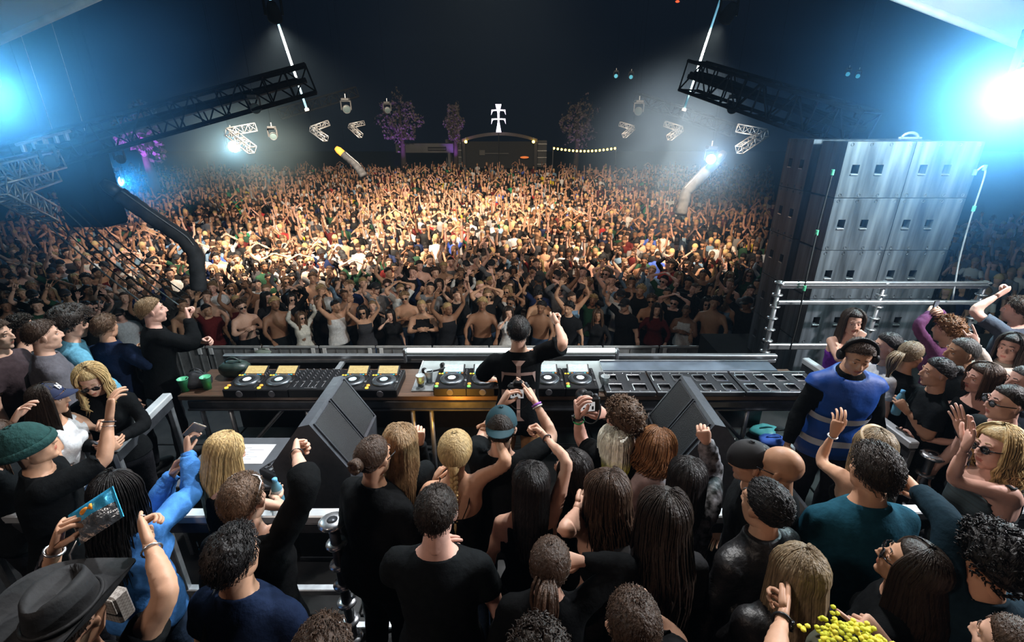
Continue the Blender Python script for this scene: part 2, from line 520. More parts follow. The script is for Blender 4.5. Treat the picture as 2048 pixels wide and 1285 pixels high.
def hand(pose, side, lo=False):
    key = (pose, side, lo)
    if key in HANDC: return HANDC[key]
    curls, thumb, spread = POSES[pose]
    k = 6 if lo else 8
    g = G()
    ys = [-.03, 0, .02, .045, .07, .088, .099]
    rx = [.0235, .0275, .032, .038, .0415, .041, .034]
    rz = [.0195, .0195, .019, .0175, .0155, .0135, .009]
    th = np.arange(12) / 12 * 2 * PI
    rings = [[(x * math.copysign(abs(math.cos(a)) ** .8, math.cos(a)) + (.0 if y < .05 else .0), y, z * math.sin(a)) for a in th] for y, x, z in zip(ys, rx, rz)]
    loft(g, np.array(rings)[:, ::-1])
    base = [(-.030, .084), (-.0103, .092), (.0100, .089), (.0285, .079)]
    lens = [(.046, .027, .021), (.050, .031, .022), (.046, .029, .022), (.036, .021, .019)]
    rr = [.0094, .0096, .0091, .0081]
    for i in range(4):
        sp = math.radians((-7, -2, 3, 9)[i] * spread)
        x0, y0 = base[i]
        P = [(x0 * .93, y0 - .03, .001), (x0, y0, .001)]
        R = [rr[i] * 1.02, rr[i] * 1.12]
        ang = 0; p = np.array((x0, y0, .001))
        for jn in range(3):
            a1 = ang + math.radians(curls[i][jn])
            steps = (0.5, 1.0)
            for f in steps:
                aa = (ang + a1) / 2 if f == .5 and jn > 0 else a1
                d = np.array((math.sin(sp) * math.cos(aa), math.cos(sp) * math.cos(aa), -math.sin(aa)))
                p = p + d * lens[i][jn] * .5
                P.append(tuple(p)); R.append(rr[i] * (1.0 - .08 * (jn + (f > .6)) + (.05 if f > .6 and jn < 2 else 0)))
            ang = a1
        d = np.array(P[-1]) - np.array(P[-2]); d = d / np.linalg.norm(d)
        P.append(tuple(np.array(P[-1]) + d * .004)); R.append(rr[i] * .5)
        tube(g, P, R, k, ref=(1, 0, 0))
    tb = {'out': [(-.020, .016, -.006), (-.042, .044, -.012), (-.066, .066, -.014), (-.084, .086, -.010)],
          'mid': [(-.020, .016, -.006), (-.038, .048, -.016), (-.048, .078, -.022), (-.048, .104, -.028)],
          'side': [(-.020, .016, -.006), (-.040, .046, -.008), (-.050, .076, -.008), (-.051, .104, -.008)],
          'fold': [(-.020, .016, -.008), (-.037, .044, -.024), (-.028, .066, -.044), (-.002, .074, -.050)],
          'oppose': [(-.020, .016, -.008), (-.034, .042, -.028), (-.034, .066, -.048), (-.026, .088, -.062)]}[thumb]
    P = [np.array(tb[0])]
    for a, b in zip(tb[:-1], tb[1:]):
        P += [np.array(a) * .5 + np.array(b) * .5, np.array(b)]
    d = nrm(P[-1] - P[-2]); P.append(P[-1] + d * .004)
    tube(g, P, [.014, .0155, .014, .0118, .0118, .0108, .0088, .004], k)
    if side == 'L':
        V, q, t, mq, mt = g.arr()
        V = V * np.array((-1, 1, 1))
        g = G(); g.add(V, q[:, ::-1], t[:, ::-1])
    HANDC[key] = g
    return g

def smooth01(x):
    x = np.clip(x, 0, 1); return x * x * (3 - 2 * x)
def euler_head(yaw, pitch, roll):
    """yaw right +, pitch down +, roll to the right +, degrees"""
    return rotm('Z', -math.radians(yaw)) @ rotm('X', -math.radians(pitch)) @ rotm('Y', math.radians(roll))

class Fig:
    """joint layout of one person in its own frame (feet at z=0, facing +y)"""
    def __init__(f, sex='m', h=1.75, lean=0, head=(0, 0, 0), bulk=1.0, tilt=0, twist=0):
        f.sex, f.h, f.lean, f.bulk = sex, h, math.radians(lean), bulk
        f.tilt = math.radians(tilt)
        f.s = h / 1.75
        piv = f.pose(np.array([(0, -.005, 1.515)]))[0]
        base = rotm('X', -f.lean * .6) @ rotm('Y', f.tilt * .6)
        f.HR = base @ euler_head(*head)
        f.head = piv + f.HR @ (np.array((0, .022, .118)) * f.s)
        f.piv = piv
        f.HM = np.eye(4); hs = f.s * (1.0 if sex == 'm' else .965)
        f.hs = hs
        f.HM[:3, :3] = f.HR * hs; f.HM[:3, 3] = f.head
        f.arms = {}
    def pose(f, V):
        V = np.array(V, float)
        z = V[:, 2] - .95
        w = smooth01(z / .35)
        a = f.lean * w
        y = V[:, 1] * np.cos(a) + z * np.sin(a)
        zz = .95 + z * np.cos(a) - V[:, 1] * np.sin(a)
        b = f.tilt * w
        x = V[:, 0] * np.cos(b) + (zz - .95) * np.sin(b)
        zz = .95 + (zz - .95) * np.cos(b) - V[:, 0] * np.sin(b)
        return np.stack([x, y, zz], -1) * f.s
    def unpose(f, V):
        V = np.array(V, float) / f.s
        w = smooth01((V[:, 2] - .95) / .35)
        b = f.tilt * w; z = V[:, 2] - .95
        x = V[:, 0] * np.cos(b) - z * np.sin(b); z = z * np.cos(b) + V[:, 0] * np.sin(b)
        a = f.lean * w
        y = V[:, 1] * np.cos(a) - z * np.sin(a); z = z * np.cos(a) + V[:, 1] * np.sin(a)
        return np.stack([x, y, z + .95], -1)
    def shoulder(f, side, up=0.0):
        x = .168 if f.sex == 'm' else .148
        x *= .5 + .5 * f.bulk
        return f.pose(np.array([((x - .02 * up) * (1 if side == 'R' else -1), .02 * up, 1.405 + .055 * up)]))[0]
    def on_ray(f, ray_, c, r, hint):
        """point of the sight line at distance r from c, the one nearer to hint; the nearest reachable one if the line misses"""
        o, d = ray_
        m = o - c; b = m.dot(d); q = m.dot(m) - r * r; disc = b * b - q
        if disc <= 0:
            p = o - d * b
            return c + nrm(p - c) * r
        a1, a2 = -b - math.sqrt(disc), -b + math.sqrt(disc)
        p1, p2 = o + d * a1, o + d * a2
        return p1 if np.linalg.norm(p1 - hint) < np.linalg.norm(p2 - hint) else p2
    def arm(f, side, wrist, pole=None, pose='relax', pn=None, bend=(0, 0), elbow=None, wray=None, eray=None):
        sg = 1 if side == 'R' else -1
        up = float(np.clip((wrist[2] / f.s - 1.25) / .5, 0, 1))
        if elbow is not None: up = float(np.clip((elbow[2] / f.s - 1.2) / .35, 0, 1))
        S = f.shoulder(side, up)
        a, b = .285 * f.s, .255 * f.s
        if elbow is not None:
            E = f.on_ray(eray, S, a, elbow) if eray else S + nrm(np.asarray(elbow) - S) * a
            W = f.on_ray(wray, E, b, wrist) if wray else E + nrm(np.asarray(wrist) - E) * b
        else:
            if wray and np.linalg.norm(wrist - S) > (a + b) * .985: wrist = f.on_ray(wray, S, (a + b) * .985, wrist)
            d = np.asarray(wrist, float) - S
            L = np.linalg.norm(d); L2 = float(np.clip(L, .16 * f.s, (a + b) * .992)); d = d / L
            W = S + d * L2
            x = (a * a - b * b + L2 * L2) / (2 * L2)
            hh = math.sqrt(max(a * a - x * x, 1e-6))
            pole = np.array((sg * .7, -.25, -.75)) if pole is None else np.asarray(pole, float)
            pp = pole - d * pole.dot(d)
            E = S + d * x + nrm(pp) * hh
        fd = nrm(W - E)
        if pn is None:
            pn = np.array((0, 1, .15)) if up > .4 else np.array((-sg, .15, 0))
        hd = fd
        if bend[0] or bend[1]:
            q1 = nrm(np.asarray(pn) - fd * np.dot(pn, fd))
            q2 = np.cross(q1, fd)
            hd = nrm(fd + q1 * math.tan(math.radians(bend[0])) + q2 * math.tan(math.radians(bend[1])))
        f.arms[side] = dict(S=S, E=E, W=W, fd=fd, hd=hd, pn=np.asarray(pn, float), pose=pose, up=up)
    def handM(f, side):
        A = f.arms[side]
        y = A['hd']; z = -A['pn']; z = nrm(z - y * z.dot(y)); x = np.cross(y, z)
        M = np.eye(4); sc = f.s * (1.0 if f.sex == 'm' else .93)
        M[:3, :3] = np.stack([x, y, z], 1) * sc; M[:3, 3] = A['W']
        return M
    def geo(f, feet=True):
        g = G(); male = f.sex == 'm'; bk = f.bulk
        tb = [(.80, .155, .105, 0), (.88, .172, .118, -.01), (.96, .168, .115, -.008), (1.05, .146, .103, .0), (1.14, .146, .105, .004), (1.25, .166, .116, .004), (1.34, .172, .112, .0), (1.40, .158, .094, -.006), (1.445, .115, .074, -.01), (1.475, .075, .062, -.01), (1.52, .058, .058, -.008), (1.58, .054, .056, .004)] if male else \
             [(.80, .158, .108, 0), (.88, .176, .122, -.012), (.96, .166, .112, -.008), (1.05, .130, .094, .0), (1.14, .126, .092, .004), (1.25, .144, .104, .002), (1.34, .150, .100, .0), (1.40, .138, .086, -.006), (1.445, .100, .068, -.01), (1.475, .064, .054, -.01), (1.52, .049, .050, -.008), (1.58, .046, .048, .004)]
        k = 22
        th = np.arange(k) / k * 2 * PI
        cs, sn = np.cos(th), np.sin(th)
        ce = np.sign(cs) * np.abs(cs) ** .85; se = np.sign(sn) * np.abs(sn) ** .85
        rings = []
        for z, rx, ry, oy in tb:
            b = bk if z < 1.42 else .5 + .5 * bk
            rings.append(np.stack([rx * b * ce, ry * b * se + oy, np.full(k, z)], -1))
        loft(g, [f.pose(r) for r in np.array(rings)])
        if not male:
            for s in (-1, 1):
                ball(g, f.pose(np.array([(s * .068, .082, 1.275)]))[0], np.array((.06, .056, .06)) * f.s)
        for s in (-1, 1):
            ball(g, np.array((s * .075, -.075, .88)) * f.s, np.array((.078, .07, .085)) * f.s)
        for side in ('L', 'R'):
            sg = 1 if side == 'R' else -1
            A = f.arms[side]; S, E, W = A['S'], A['E'], A['W']
            sc = f.s * (1.0 if male else .84) * (.6 + .4 * bk)
            c0 = f.pose(np.array([(sg * .085, -.005, 1.36 + .03 * A['up'])]))[0]
            tube(g, [c0, (c0 + S) / 2, S + nrm(E - S) * .03], np.array((.075, .068, .057)) * sc, 14)
            t = np.linspace(0, 1, 9)[:, None]
            U = S + (E - S) * t; F = E + (W - E) * np.linspace(0, 1.05, 9)[:, None][1:]
            P = np.concatenate([U, F])
            # round the elbow a little
            P2 = P.copy(); P2[1:-1] = P[1:-1] * .5 + (P[:-2] + P[2:]) * .25
            R = np.array((.058, .0575, .055, .052, .050, .047, .0445, .042, .041, .0425, .0435, .042, .039, .035, .031, .0275, .0255)) * sc
            tube(g, P2, R, 14)
            hx = .092 if male else .090
            hip = np.array((sg * hx, -.005, .90)) * f.s
            kn = np.array((sg * (.105), .015, .49)) * f.s
            an = np.array((sg * .115, -.02, .085)) * f.s
            lb = f.s * (.55 + .45 * bk) * (1 if male else .97)
            P = np.concatenate([hip + (kn - hip) * np.linspace(0, 1, 7)[:, None], kn + (an - kn) * np.linspace(0, 1.08, 7)[:, None][1:]])
            tube(g, P, np.array((.088, .092, .086, .078, .070, .063, .057, .056, .058, .055, .047, .040, .036)) * lb, 14)
            ball(g, an + np.array((0, .075, -.045)) * f.s, np.array((.042, .12, .036)) * f.s)
        return g
    def shoes(f):
        res = []
        for sg in (-1, 1):
            g = G(); an = np.array((sg * .115, -.02, .085)) * f.s
            c = an + np.array((0, .07, -.036)) * f.s
            ys = np.array((-.145, -.13, -.09, -.03, .03, .08, .115, .135, .142)) * f.s
            rx = np.array((.012, .032, .040, .041, .047, .050, .046, .030, .010)) * f.s
            hz = np.array((.03, .085, .10, .098, .085, .066, .052, .04, .02)) * f.s
            rings = []
            for y, r, hh in zip(ys, rx, hz):
                th = np.arange(12) / 12 * 2 * PI
                rings.append([(c[0] + r * math.cos(a), c[1] + y, .002 + (hh / 2) * (1 + math.copysign(abs(math.sin(a)) ** .6, math.sin(a)))) for a in th])
            loft(g, np.array(rings))
            res.append(g)
        return res

def arm_param(V, A):
    S, E, W = A['S'], A['E'], A['W']
    def seg(a, b):
        d = b - a; t = ((V - a) @ d) / d.dot(d)
        tc = np.clip(t, 0, 1)
        return t, np.linalg.norm(V - a - tc[:, None] * d, axis=1)
    t1, d1 = seg(S, E); t2, d2 = seg(E, W)
    use2 = d2 < d1
    t = np.where(use2, 1 + np.maximum(t2, 0), np.minimum(t1, 1.0))
    return t, np.where(use2, d2, d1)

def classify(f, V):
    U = f.unpose(V)
    cls = np.zeros(len(V), int); T = np.zeros(len(V))
    sc = f.s * (1.0 if f.sex == 'm' else .84) * (.6 + .4 * f.bulk)
    for i, side in ((1, 'R'), (2, 'L')):
        t, d = arm_param(V, f.arms[side])
        r = np.interp(t, [0, 1, 1.25, 2], [.058, .042, .044, .026]) * sc
        k = (d < r * 1.28 + .003) & (t > .14)
        cls[k] = i; T[k] = t[k]
    leg = (cls == 0) & (U[:, 2] < .84)
    cls[leg] = 3
    return U, cls, T

def fold(P, amp, seed=0):
    x, y, z = P[:, 0], P[:, 1], P[:, 2]
    return amp * (np.sin(31 * x + 9 * z + seed) * np.sin(17 * z - 13 * y + 1.7 * seed) + .6 * np.sin(47 * z + 21 * x * np.sin(3 * z + seed) + 2.3 * seed) * np.cos(19 * y + seed))

def garment(f, V, Q, N, cl, kind, **p):
    """cut a garment from the body surface and lift it off; returns G or None"""
    U, cls, T = cl
    C = V.copy(); inside = np.zeros(len(V), bool)
    seed = p.get('seed', 0)
    off = np.full(len(V), p.get('off', .010))
    if kind == 'top':
        sl = p.get('sleeve', .62); hem = p.get('hem', .86)
        nz, ns, nr = p.get('neck', (1.478, .25, .125))
        g = U[:, 2] + ns * U[:, 1] - nz
        rad = np.hypot(U[:, 0], U[:, 1] + .01)
        neckout = (g > 0) & (rad < nr) & (cls == 0)
        tor = (cls == 0)
        lowout = tor & (U[:, 2] < hem)
        if sl < .14:                     # sleeveless
            wx = p.get('wide', .145)
            side_out = (np.abs(U[:, 0]) > wx) & (U[:, 2] > 1.30) & (tor | (T < .4))
            inside = tor & ~neckout & ~lowout & ~side_out
        else:
            side_out = np.zeros(len(V), bool)
            arm = (cls == 1) | (cls == 2)
            inside = (tor & ~neckout & ~lowout) | (arm & (T < sl))
            if hem < .84:
                inside |= (cls == 3) & (U[:, 2] > hem)
        # clamp what lies outside onto the cut
        nvec = np.array((0, ns, 1.0)) / math.hypot(1, ns)
        D = U.copy()
        D[neckout] -= (g[neckout] / math.hypot(1, ns))[:, None] * nvec
        lo = (~inside) & ((cls == 0) | (cls == 3)) & (U[:, 2] < hem + .03) & (U[:, 2] < hem)
        D[lo, 2] = hem
        D[side_out, 0] = np.sign(D[side_out, 0]) * p.get('wide', .145)
        ch = neckout | lo | side_out
        C[ch] = f.pose(D[ch])
        for i, side in ((1, 'R'), (2, 'L')):
            A = f.arms[side]
            o = (cls == i) & (T >= sl)
            if sl < .14: continue
            d = A['E'] - A['S'] if sl < 1 else A['W'] - A['E']
            L = np.linalg.norm(d); n = d / L
            c = A['S'] + d * sl if sl < 1 else A['E'] + d * (sl - 1)
            k = ((C[o] - c) @ n)
            C[o] -= np.maximum(k, 0)[:, None] * n
            a = cls == i
            off[a] += p.get('flare', .012) * np.clip(T[a] / max(sl, .1), 0, 1)
        b = (cls == 0)
        off[b] += p.get('loose', .014) * smooth01((1.22 - U[b, 2]) / .3)
    else:                                 # trousers
        top = p.get('top', 1.0); bot = p.get('bot', .10)
        ok = (cls == 0) | (cls == 3)
        inside = ok & (U[:, 2] < top) & (U[:, 2] > bot)
        D = U.copy()
        hi = ok & (U[:, 2] >= top); lo = ok & (U[:, 2] <= bot)
        D[hi, 2] = top; D[lo, 2] = bot
        C[hi | lo] = f.pose(D[hi | lo])
        off[:] = p.get('off', .008)
        k = cls == 3
        off[k] += p.get('flare', .010) * smooth01((.8 - U[k, 2]) / .5)
    mv = np.linalg.norm(C - V, axis=1)
    face = inside[Q].any(1) & (mv[Q].max(1) < p.get('maxmv', .05))
    q = Q[face]
    if not len(q): return None
    used = np.unique(q)
    remap = -np.ones(len(V), int); remap[used] = np.arange(len(used))
    q = remap[q]
    base = C[used]; n = N[used]
    o = off[used] + fold(base, p.get('fold', .0045), seed)
    P = base + n * np.maximum(o, .005)[:, None]
    P = lap(P, q, 1, .35)
    g = G()
    # boundary rim
    e = np.concatenate([q[:, [0, 1]], q[:, [1, 2]], q[:, [2, 3]], q[:, [3, 0]]])
    key = np.sort(e, 1); _, inv, cnt = np.unique(key, axis=0, return_inverse=True, return_counts=True)
    be = e[cnt[inv.ravel()] == 1]
    rv = np.unique(be); rm = -np.ones(len(P), int); rm[rv] = np.arange(len(rv)) + len(P)
    rim = base[rv] + n[rv] * .001
    rq = np.stack([be[:, 1], be[:, 0], rm[be[:, 0]], rm[be[:, 1]]], -1) if len(be) else np.zeros((0, 4), int)
    g.add(np.concatenate([P, rim]), np.concatenate([q, rq]))
    return g

# ---- hair, built in head space
HC = np.array((0, -.014, .022)); HRAD = np.array((.079, .100, .096))
def hairline(a):
    a = np.abs((np.degrees(a) + 180) % 360 - 180)
    return np.radians(np.interp(a, [0, 35, 55, 75, 92, 112, 140, 180], [56, 60, 68, 86, 98, 112, 130, 134]))
def scalp(a, ph, th=0.0):
    a = np.asarray(a); ph = np.asarray(ph)
    d = np.stack([np.sin(ph) * np.sin(a), np.sin(ph) * np.cos(a), np.cos(ph)], -1)
    return HC + d * (HRAD + np.asarray(th)[..., None])
def cap_geo(g, th=.012, noise=0.0, freq=18, na=36, nph=14, seed=0, limit=None, edge=1.0, m=0):
    a = np.arange(na) / na * 2 * PI
    L = hairline(a) if limit is None else limit(a)
    j = np.linspace(0, 1, nph + 1)
    A = np.repeat(a[None], nph + 1, 0); PH = j[:, None] * L[None]
    t = th * (1 - j[:, None] ** 8 * edge) + 0 * A
    if noise:
        d = np.stack([np.sin(PH) * np.sin(A), np.sin(PH) * np.cos(A), np.cos(PH)], -1)
        t = t + noise * (np.sin(freq * d[..., 0] + seed) * np.sin(freq * d[..., 1] * 1.1 + 2 * seed) + .7 * np.sin(freq * 1.7 * d[..., 2] + freq * d[..., 0] + seed)) * (1 - j[:, None] ** 4)
    t[-1] -= .012 * edge
    P = scalp(A, PH, t)
    V = P[1:].reshape(-1, 3)
    q = ringfaces(nph, na)
    top = P[0].mean(0)
    jj = np.arange(na)
    V = np.concatenate([V, [top]])
    tt = np.stack([np.full(na, len(V) - 1), jj, (jj + 1) % na], -1)
    g.add(V, q[:, ::-1], tt[:, ::-1], m)
def _fix_cap(g): return g
def tuft_pts(n, rng, frac=.97):
    a = rng.uniform(0, 2 * PI, n); u = rng.uniform(.0, 1, n)
    L = hairline(a)
    ph = np.arccos(1 - u * (1 - np.cos(L * frac)))
    return a, ph
def hair_geo(f, style, length=.3, wave=0.0, thick=.014, seed=1, lo=False, flow='back'):
    """returns (G, tint) in the person's frame"""
    rng = np.random.RandomState(seed)
    HM = f.HM
    gh = G()                        # head-space part
    gb = G()                        # person-space part (hanging hair)
    tint = []
    n_t = .22 if lo else 1.0
    k = 3
    def tufts(n, ln, r, mode, th, low=0.0):
        n = int(n * n_t); 
        if lo: r = r * 2.4
        a, ph = tuft_pts(n, rng)
        if low: ph = hairline(a) * (low + (.96 - low) * rng.uniform(0, 1, n))
        p0 = scalp(a, ph, np.full(n, th * .9 - .003))
        nn = nrm_rows((p0 - HC) / HRAD ** 2)
        if mode == 'curl':
            d = nn + rng.normal(0, .75, (n, 3))
        elif mode == 'spike':
            d = nn * .9 + np.array((0, .25, .3)) + rng.normal(0, .28, (n, 3))
        elif mode == 'flat':
            tl = np.array((0, -.118, .035)); d = (tl - p0); d = d - nn * (d * nn).sum(1, keepdims=True) * .97; d = nrm_rows(d) + rng.normal(0, .06, (n, 3))
        elif mode == 'side':
            d = nn * .25 + np.array((.5, -.3, -.25)) + rng.normal(0, .22, (n, 3))
        else:
            d = np.array((0, -.6, -.5)) + rng.normal(0, .16, (n, 3)); d = d - nn * ((d * nn).sum(1, keepdims=True) - .14)
        d = nrm_rows(d)
        l = ln * rng.uniform(.6, 1.2, n)[:, None]
        b = nrm_rows(rng.normal(0, 1, (n, 3))) if mode == 'curl' else -nn
        if mode == 'curl':
            u = nrm_rows(np.cross(d, rng.normal(0, 1, (n, 3)))); v_ = np.cross(d, u); ns_ = 7
            tt_ = np.linspace(0, 1, ns_); ph_ = tt_ * 7.5
            hr = (.0075 * rng.uniform(.7, 1.2, n))[:, None, None] * np.minimum(1, tt_ * 4)[None, :, None]
            P = p0[:, None] + (d * l * .62)[:, None] * tt_[None, :, None] + u[:, None] * (np.cos(ph_)[None, :, None] * hr) + v_[:, None] * (np.sin(ph_)[None, :, None] * hr)
            rk = (1, 1, 1, 1, .95, .8, .2)
        else:
            P = np.stack([p0 - nn * .003, p0 + d * l * .5 + nn * .006, p0 + d * l + b * l * .30], 1); rk = (1, .85, .06)
        R = np.stack([np.full(n, r * q_) for q_ in rk], 1) * rng.uniform(.7, 1.3, n)[:, None]
        tubes(gh, P, R, k)
        tint.append(np.repeat(rng.uniform(.74, 1.22, n), len(rk) * k))
    def caps(th, noise=0, freq=18, **kw):
        n0 = gh.n
        cap_geo(gh, th, noise, freq, seed=seed, na=20 if lo else 40, nph=8 if lo else 16, **kw)
        tint.append(np.full(gh.n - n0, .8))
    if style == 'under':
        caps(.004, .0006, 40); tufts(260, .018, .0018, 'back', .004, .66)
    elif style == 'buzz':
        caps(.004, .0008, 60); tufts(300, .010, .0016, 'back', .003)
    elif style == 'crop':
        caps(.011, .0022, 26); tufts(900, .022, .0014, flow, .011)
    elif style == 'short':
        caps(.019, .0045, 15); tufts(850, .034, .0020, flow, .020)
    elif style == 'slick':
        caps(.015, .0025, 14); tufts(700, .060, .0019, 'flat', .015)
    elif style == 'curly':
        caps(.022, .008, 17); tufts(430, .040, .0032, 'curl', .022)
    elif style == 'bigcurl':
        caps(.036, .012, 15); tufts(480, .046, .0036, 'curl', .036)
    elif style == 'afro':
        caps(.088, .010, 13); tufts(950, .036, .0036, 'curl', .088)
    elif style in ('long', 'bob', 'pony', 'bun', 'braid'):
        caps(thick, .0015, 22)
    # hanging hair -------------------------------------------------
    Yaw = f.HR
    down = np.array((0, -math.sin(f.lean), -math.cos(f.lean)))
    def to_p(V): return V @ HM[:3, :3].T + HM[:3, 3]
    def locks(n, L, r, lift, amin=58, kk=4, ns=11):
        if lo: n = max(10, int(n * .35)); r *= 1.7; ns = 9; kk = 4
        a = np.linspace(-180 + amin, 180 - amin, n) + rng.uniform(-2.5, 2.5, n)     # 0 = back
        aa = np.radians(a + 180)
        ph0 = np.radians(rng.uniform(6, 30, n))
        on = 6
        P = np.zeros((n, ns, 3))
        end = np.radians(100)
        for i in range(on):
            u = i / (on - 1)
            ph = ph0 * (1 - u) + end * u
            # start near the parting then fan out round the head
            P[:, i] = to_p(scalp(aa, ph, thick + lift + .004 * np.sin(u * 3)))
        last = P[:, on - 1].copy()
        rel = (last - f.head) / f.s
        back = np.clip((np.abs(a) < 70) * 1.0, 0, 1)
        back = np.clip((105 - np.abs(a)) / 40, 0, 1)
        Li = L * f.s * rng.uniform(.82, 1.08, n)
        Li = np.where(np.abs(a) > 95, np.minimum(Li, L * f.s), Li)
        out = rel.copy(); out[:, 2] = 0; out = nrm_rows(out)
        bk = nrm(np.array((0, -1.0, 0)))
        phs = rng.uniform(0, 6.28, n)
        for i in range(on, ns):
            u = (i - on + 1) / (ns - on)
            d = Li * u
            pos = last + down * d[:, None]
            # clear the upper back and shoulders
            push = smooth01(d / (.22 * f.s)) * .040 * f.s
            pos += bk * (push * back)[:, None]
            pos += out * ((.012 * np.sin(u * 2.6)) * f.s)
            pos[:, 0] -= (last[:, 0] - f.head[0]) * .22 * u
            if wave:
                w = wave * f.s * min(1, u * 2)
                pos += out * (w * np.sin(d / f.s * 62 + phs))[:, None] + np.stack([w * np.cos(d / f.s * 55 + phs * 1.3), 0 * d, 0 * d], -1)
            P[:, i] = pos
        prof = np.interp(np.linspace(0, 1, ns), [0, .15, .6, .9, 1], [.35, .9, 1, .75, .12])
        R = r * f.s * prof[None] * rng.uniform(.75, 1.25, n)[:, None]
        tubes(gb, P, R, kk, ref=(.2, .9, .3))
        tintb.append(np.repeat(rng.uniform(.74, 1.22, n), ns * kk))
    tintb = []
    if style in ('long', 'bob'):
        locks(60, length, .0125, .0)
        locks(140, length * 1.02, .0038, .008, kk=3)
        if wave: locks(80, length * .95, .0042, .016, kk=3)
    elif style == 'pony':
        n = 8 if lo else 34
        p0 = to_p(np.array([(0, -.118, .035)]))[0]
        ns = 10; P = np.zeros((n, ns, 3)); u = np.linspace(0, 1, ns)
        dx = rng.normal(0, 1, (n, 2))
        bdir = f.HR @ np.array((0, -1, .25))
        for i in range(ns):
            c = p0 + bdir * (.075 * math.sin(min(1, u[i] * 2.2) * PI / 2)) * f.s + down * (length * f.s * max(0, u[i] - .12))
            P[:, i] = c + np.stack([dx[:, 0], dx[:, 1], 0 * dx[:, 0]], -1) * (.006 + .016 * math.sin(PI * min(1, u[i] * 1.1 + .1))) * f.s
        R = np.interp(u, [0, .2, .7, 1], [.006, .009, .008, .001])[None] * np.ones((n, 1)) * f.s * (1.8 if lo else 1)
        tubes(gb, P, R, 4); tintb.append(np.repeat(rng.uniform(.6, 1.35, n), ns * 4))
        tufts(380, .060, .0019, 'flat', .010)
    elif style == 'bun':
        n0 = gh.n
        ball(gh, (0, -.128, .030), (.040, .034, .040), 12, 9)
        th = np.linspace(0, 4 * PI, 26)
        tube(gh, np.stack([.030 * np.cos(th), -.140 - .02 * th / 12, .030 + .030 * np.sin(th)], -1), .013, 6)
        tint.append(np.full(gh.n - n0, .9))
        tufts(380, .055, .0019, 'flat', .012)
    elif style == 'braid':
        n = 12
        n0 = gb.n
        p = to_p(np.array([(0, -.100, -.055)]))[0]
        tube(gb, [to_p(np.array([(0, -.108, 0.0)]))[0], p, p + down * .03], [.035 * f.s, .028 * f.s, .02 * f.s], 8)
        for i in range(n * 2):
            sgn = 1 if i % 2 else -1
            c = p + down * (.014 * i * f.s) + np.array((sgn * .010, -.02 * min(1, i / 6.), 0)) * f.s
            w = (1 - i / (n * 2.0) * .55) * f.s
            ball(gb, c, (.016 * w, .013 * w, .021 * w), 8, 6, R=rotm('Y', sgn * .6))
        e = p + down * (.014 * 2 * n * f.s) + np.array((0, -.02, 0))
        tube(gb, [e, e + down * .03, e + down * .09], [.008, .010, .001], 6)
        tintb.append(np.repeat(rng.uniform(.75, 1.2, 1), gb.n - n0))
        tufts(380, .060, .0020, 'flat', .016)
    g = G()
    g.merge(gh, M=HM); g.merge(gb)
    t = np.concatenate(tint + tintb) if (tint or tintb) else np.ones(g.n)
    return g, t[:, None].repeat(3, 1)
def nrm_rows(v):
    return v / (np.linalg.norm(v, axis=-1, keepdims=True) + 1e-9)

# ---- head wear, all in head space
def glasses_geo(g, up=0.0, r=.024, lens_m=0, frame_m=0, sq=.8):
    y = .098; z = .006 + up
    if up: y = .075 - up * .35
    tl = rotm('X', math.radians(0 if not up else 35))
    g2 = G()
    for s in (-1, 1):
        th = np.arange(14) / 14 * 2 * PI
        P = np.stack([s * .032 + r * np.cos(th), np.full(14, 0.0), r * sq * np.sin(th)], -1)
        V = np.concatenate([P, P + (0, -.003, 0), [(s * .032, .001, 0)], [(s * .032, -.004, 0)]])
        j = np.arange(14); j2 = (j + 1) % 14
        g2.add(V, np.stack([j, j2, j2 + 14, j + 14], -1), np.concatenate([np.stack([j2, j, np.full(14, 28)], -1), np.stack([j + 14, j2 + 14, np.full(14, 29)], -1)]), lens_m)
        tube(g2, np.concatenate([P, P[:1]]), .0026, 5, frame_m, cap=False)
        tube(g2, [(s * .054, 0, .006), (s * .078, -.02, .008), (s * .086, -.10, .004)], .003, 5, frame_m)
    tube(g2, [(-.010, 0, .004), (0, .003, .006), (.010, 0, .004)], .003, 5, frame_m)
    M = np.eye(4); M[:3, :3] = tl; M[:3, 3] = (0, y, z)
    g.merge(g2, M=M)
def dome(g, th, lim, na=32, nph=12, ribs=0, rib=0.0, m=0, sc=1.0):
    a = np.arange(na) / na * 2 * PI
    j = np.linspace(0, 1, nph + 1)
    A = np.repeat(a[None], nph + 1, 0); L = lim(a) if callable(lim) else np.full(na, math.radians(lim))
    PH = j[:, None] * L[None]
    t = np.full(A.shape, th) + (rib * np.sin(A * ribs) * j[:, None] if ribs else 0)
    P = scalp(A, PH, t)
    V = np.concatenate([P[1:].reshape(-1, 3), [P[0].mean(0)]])
    jj = np.arange(na)
    g.add(V, ringfaces(nph, na)[:, ::-1], np.stack([np.full(na, len(V) - 1), jj, (jj + 1) % na], -1)[:, ::-1], m)
    return P[-1]
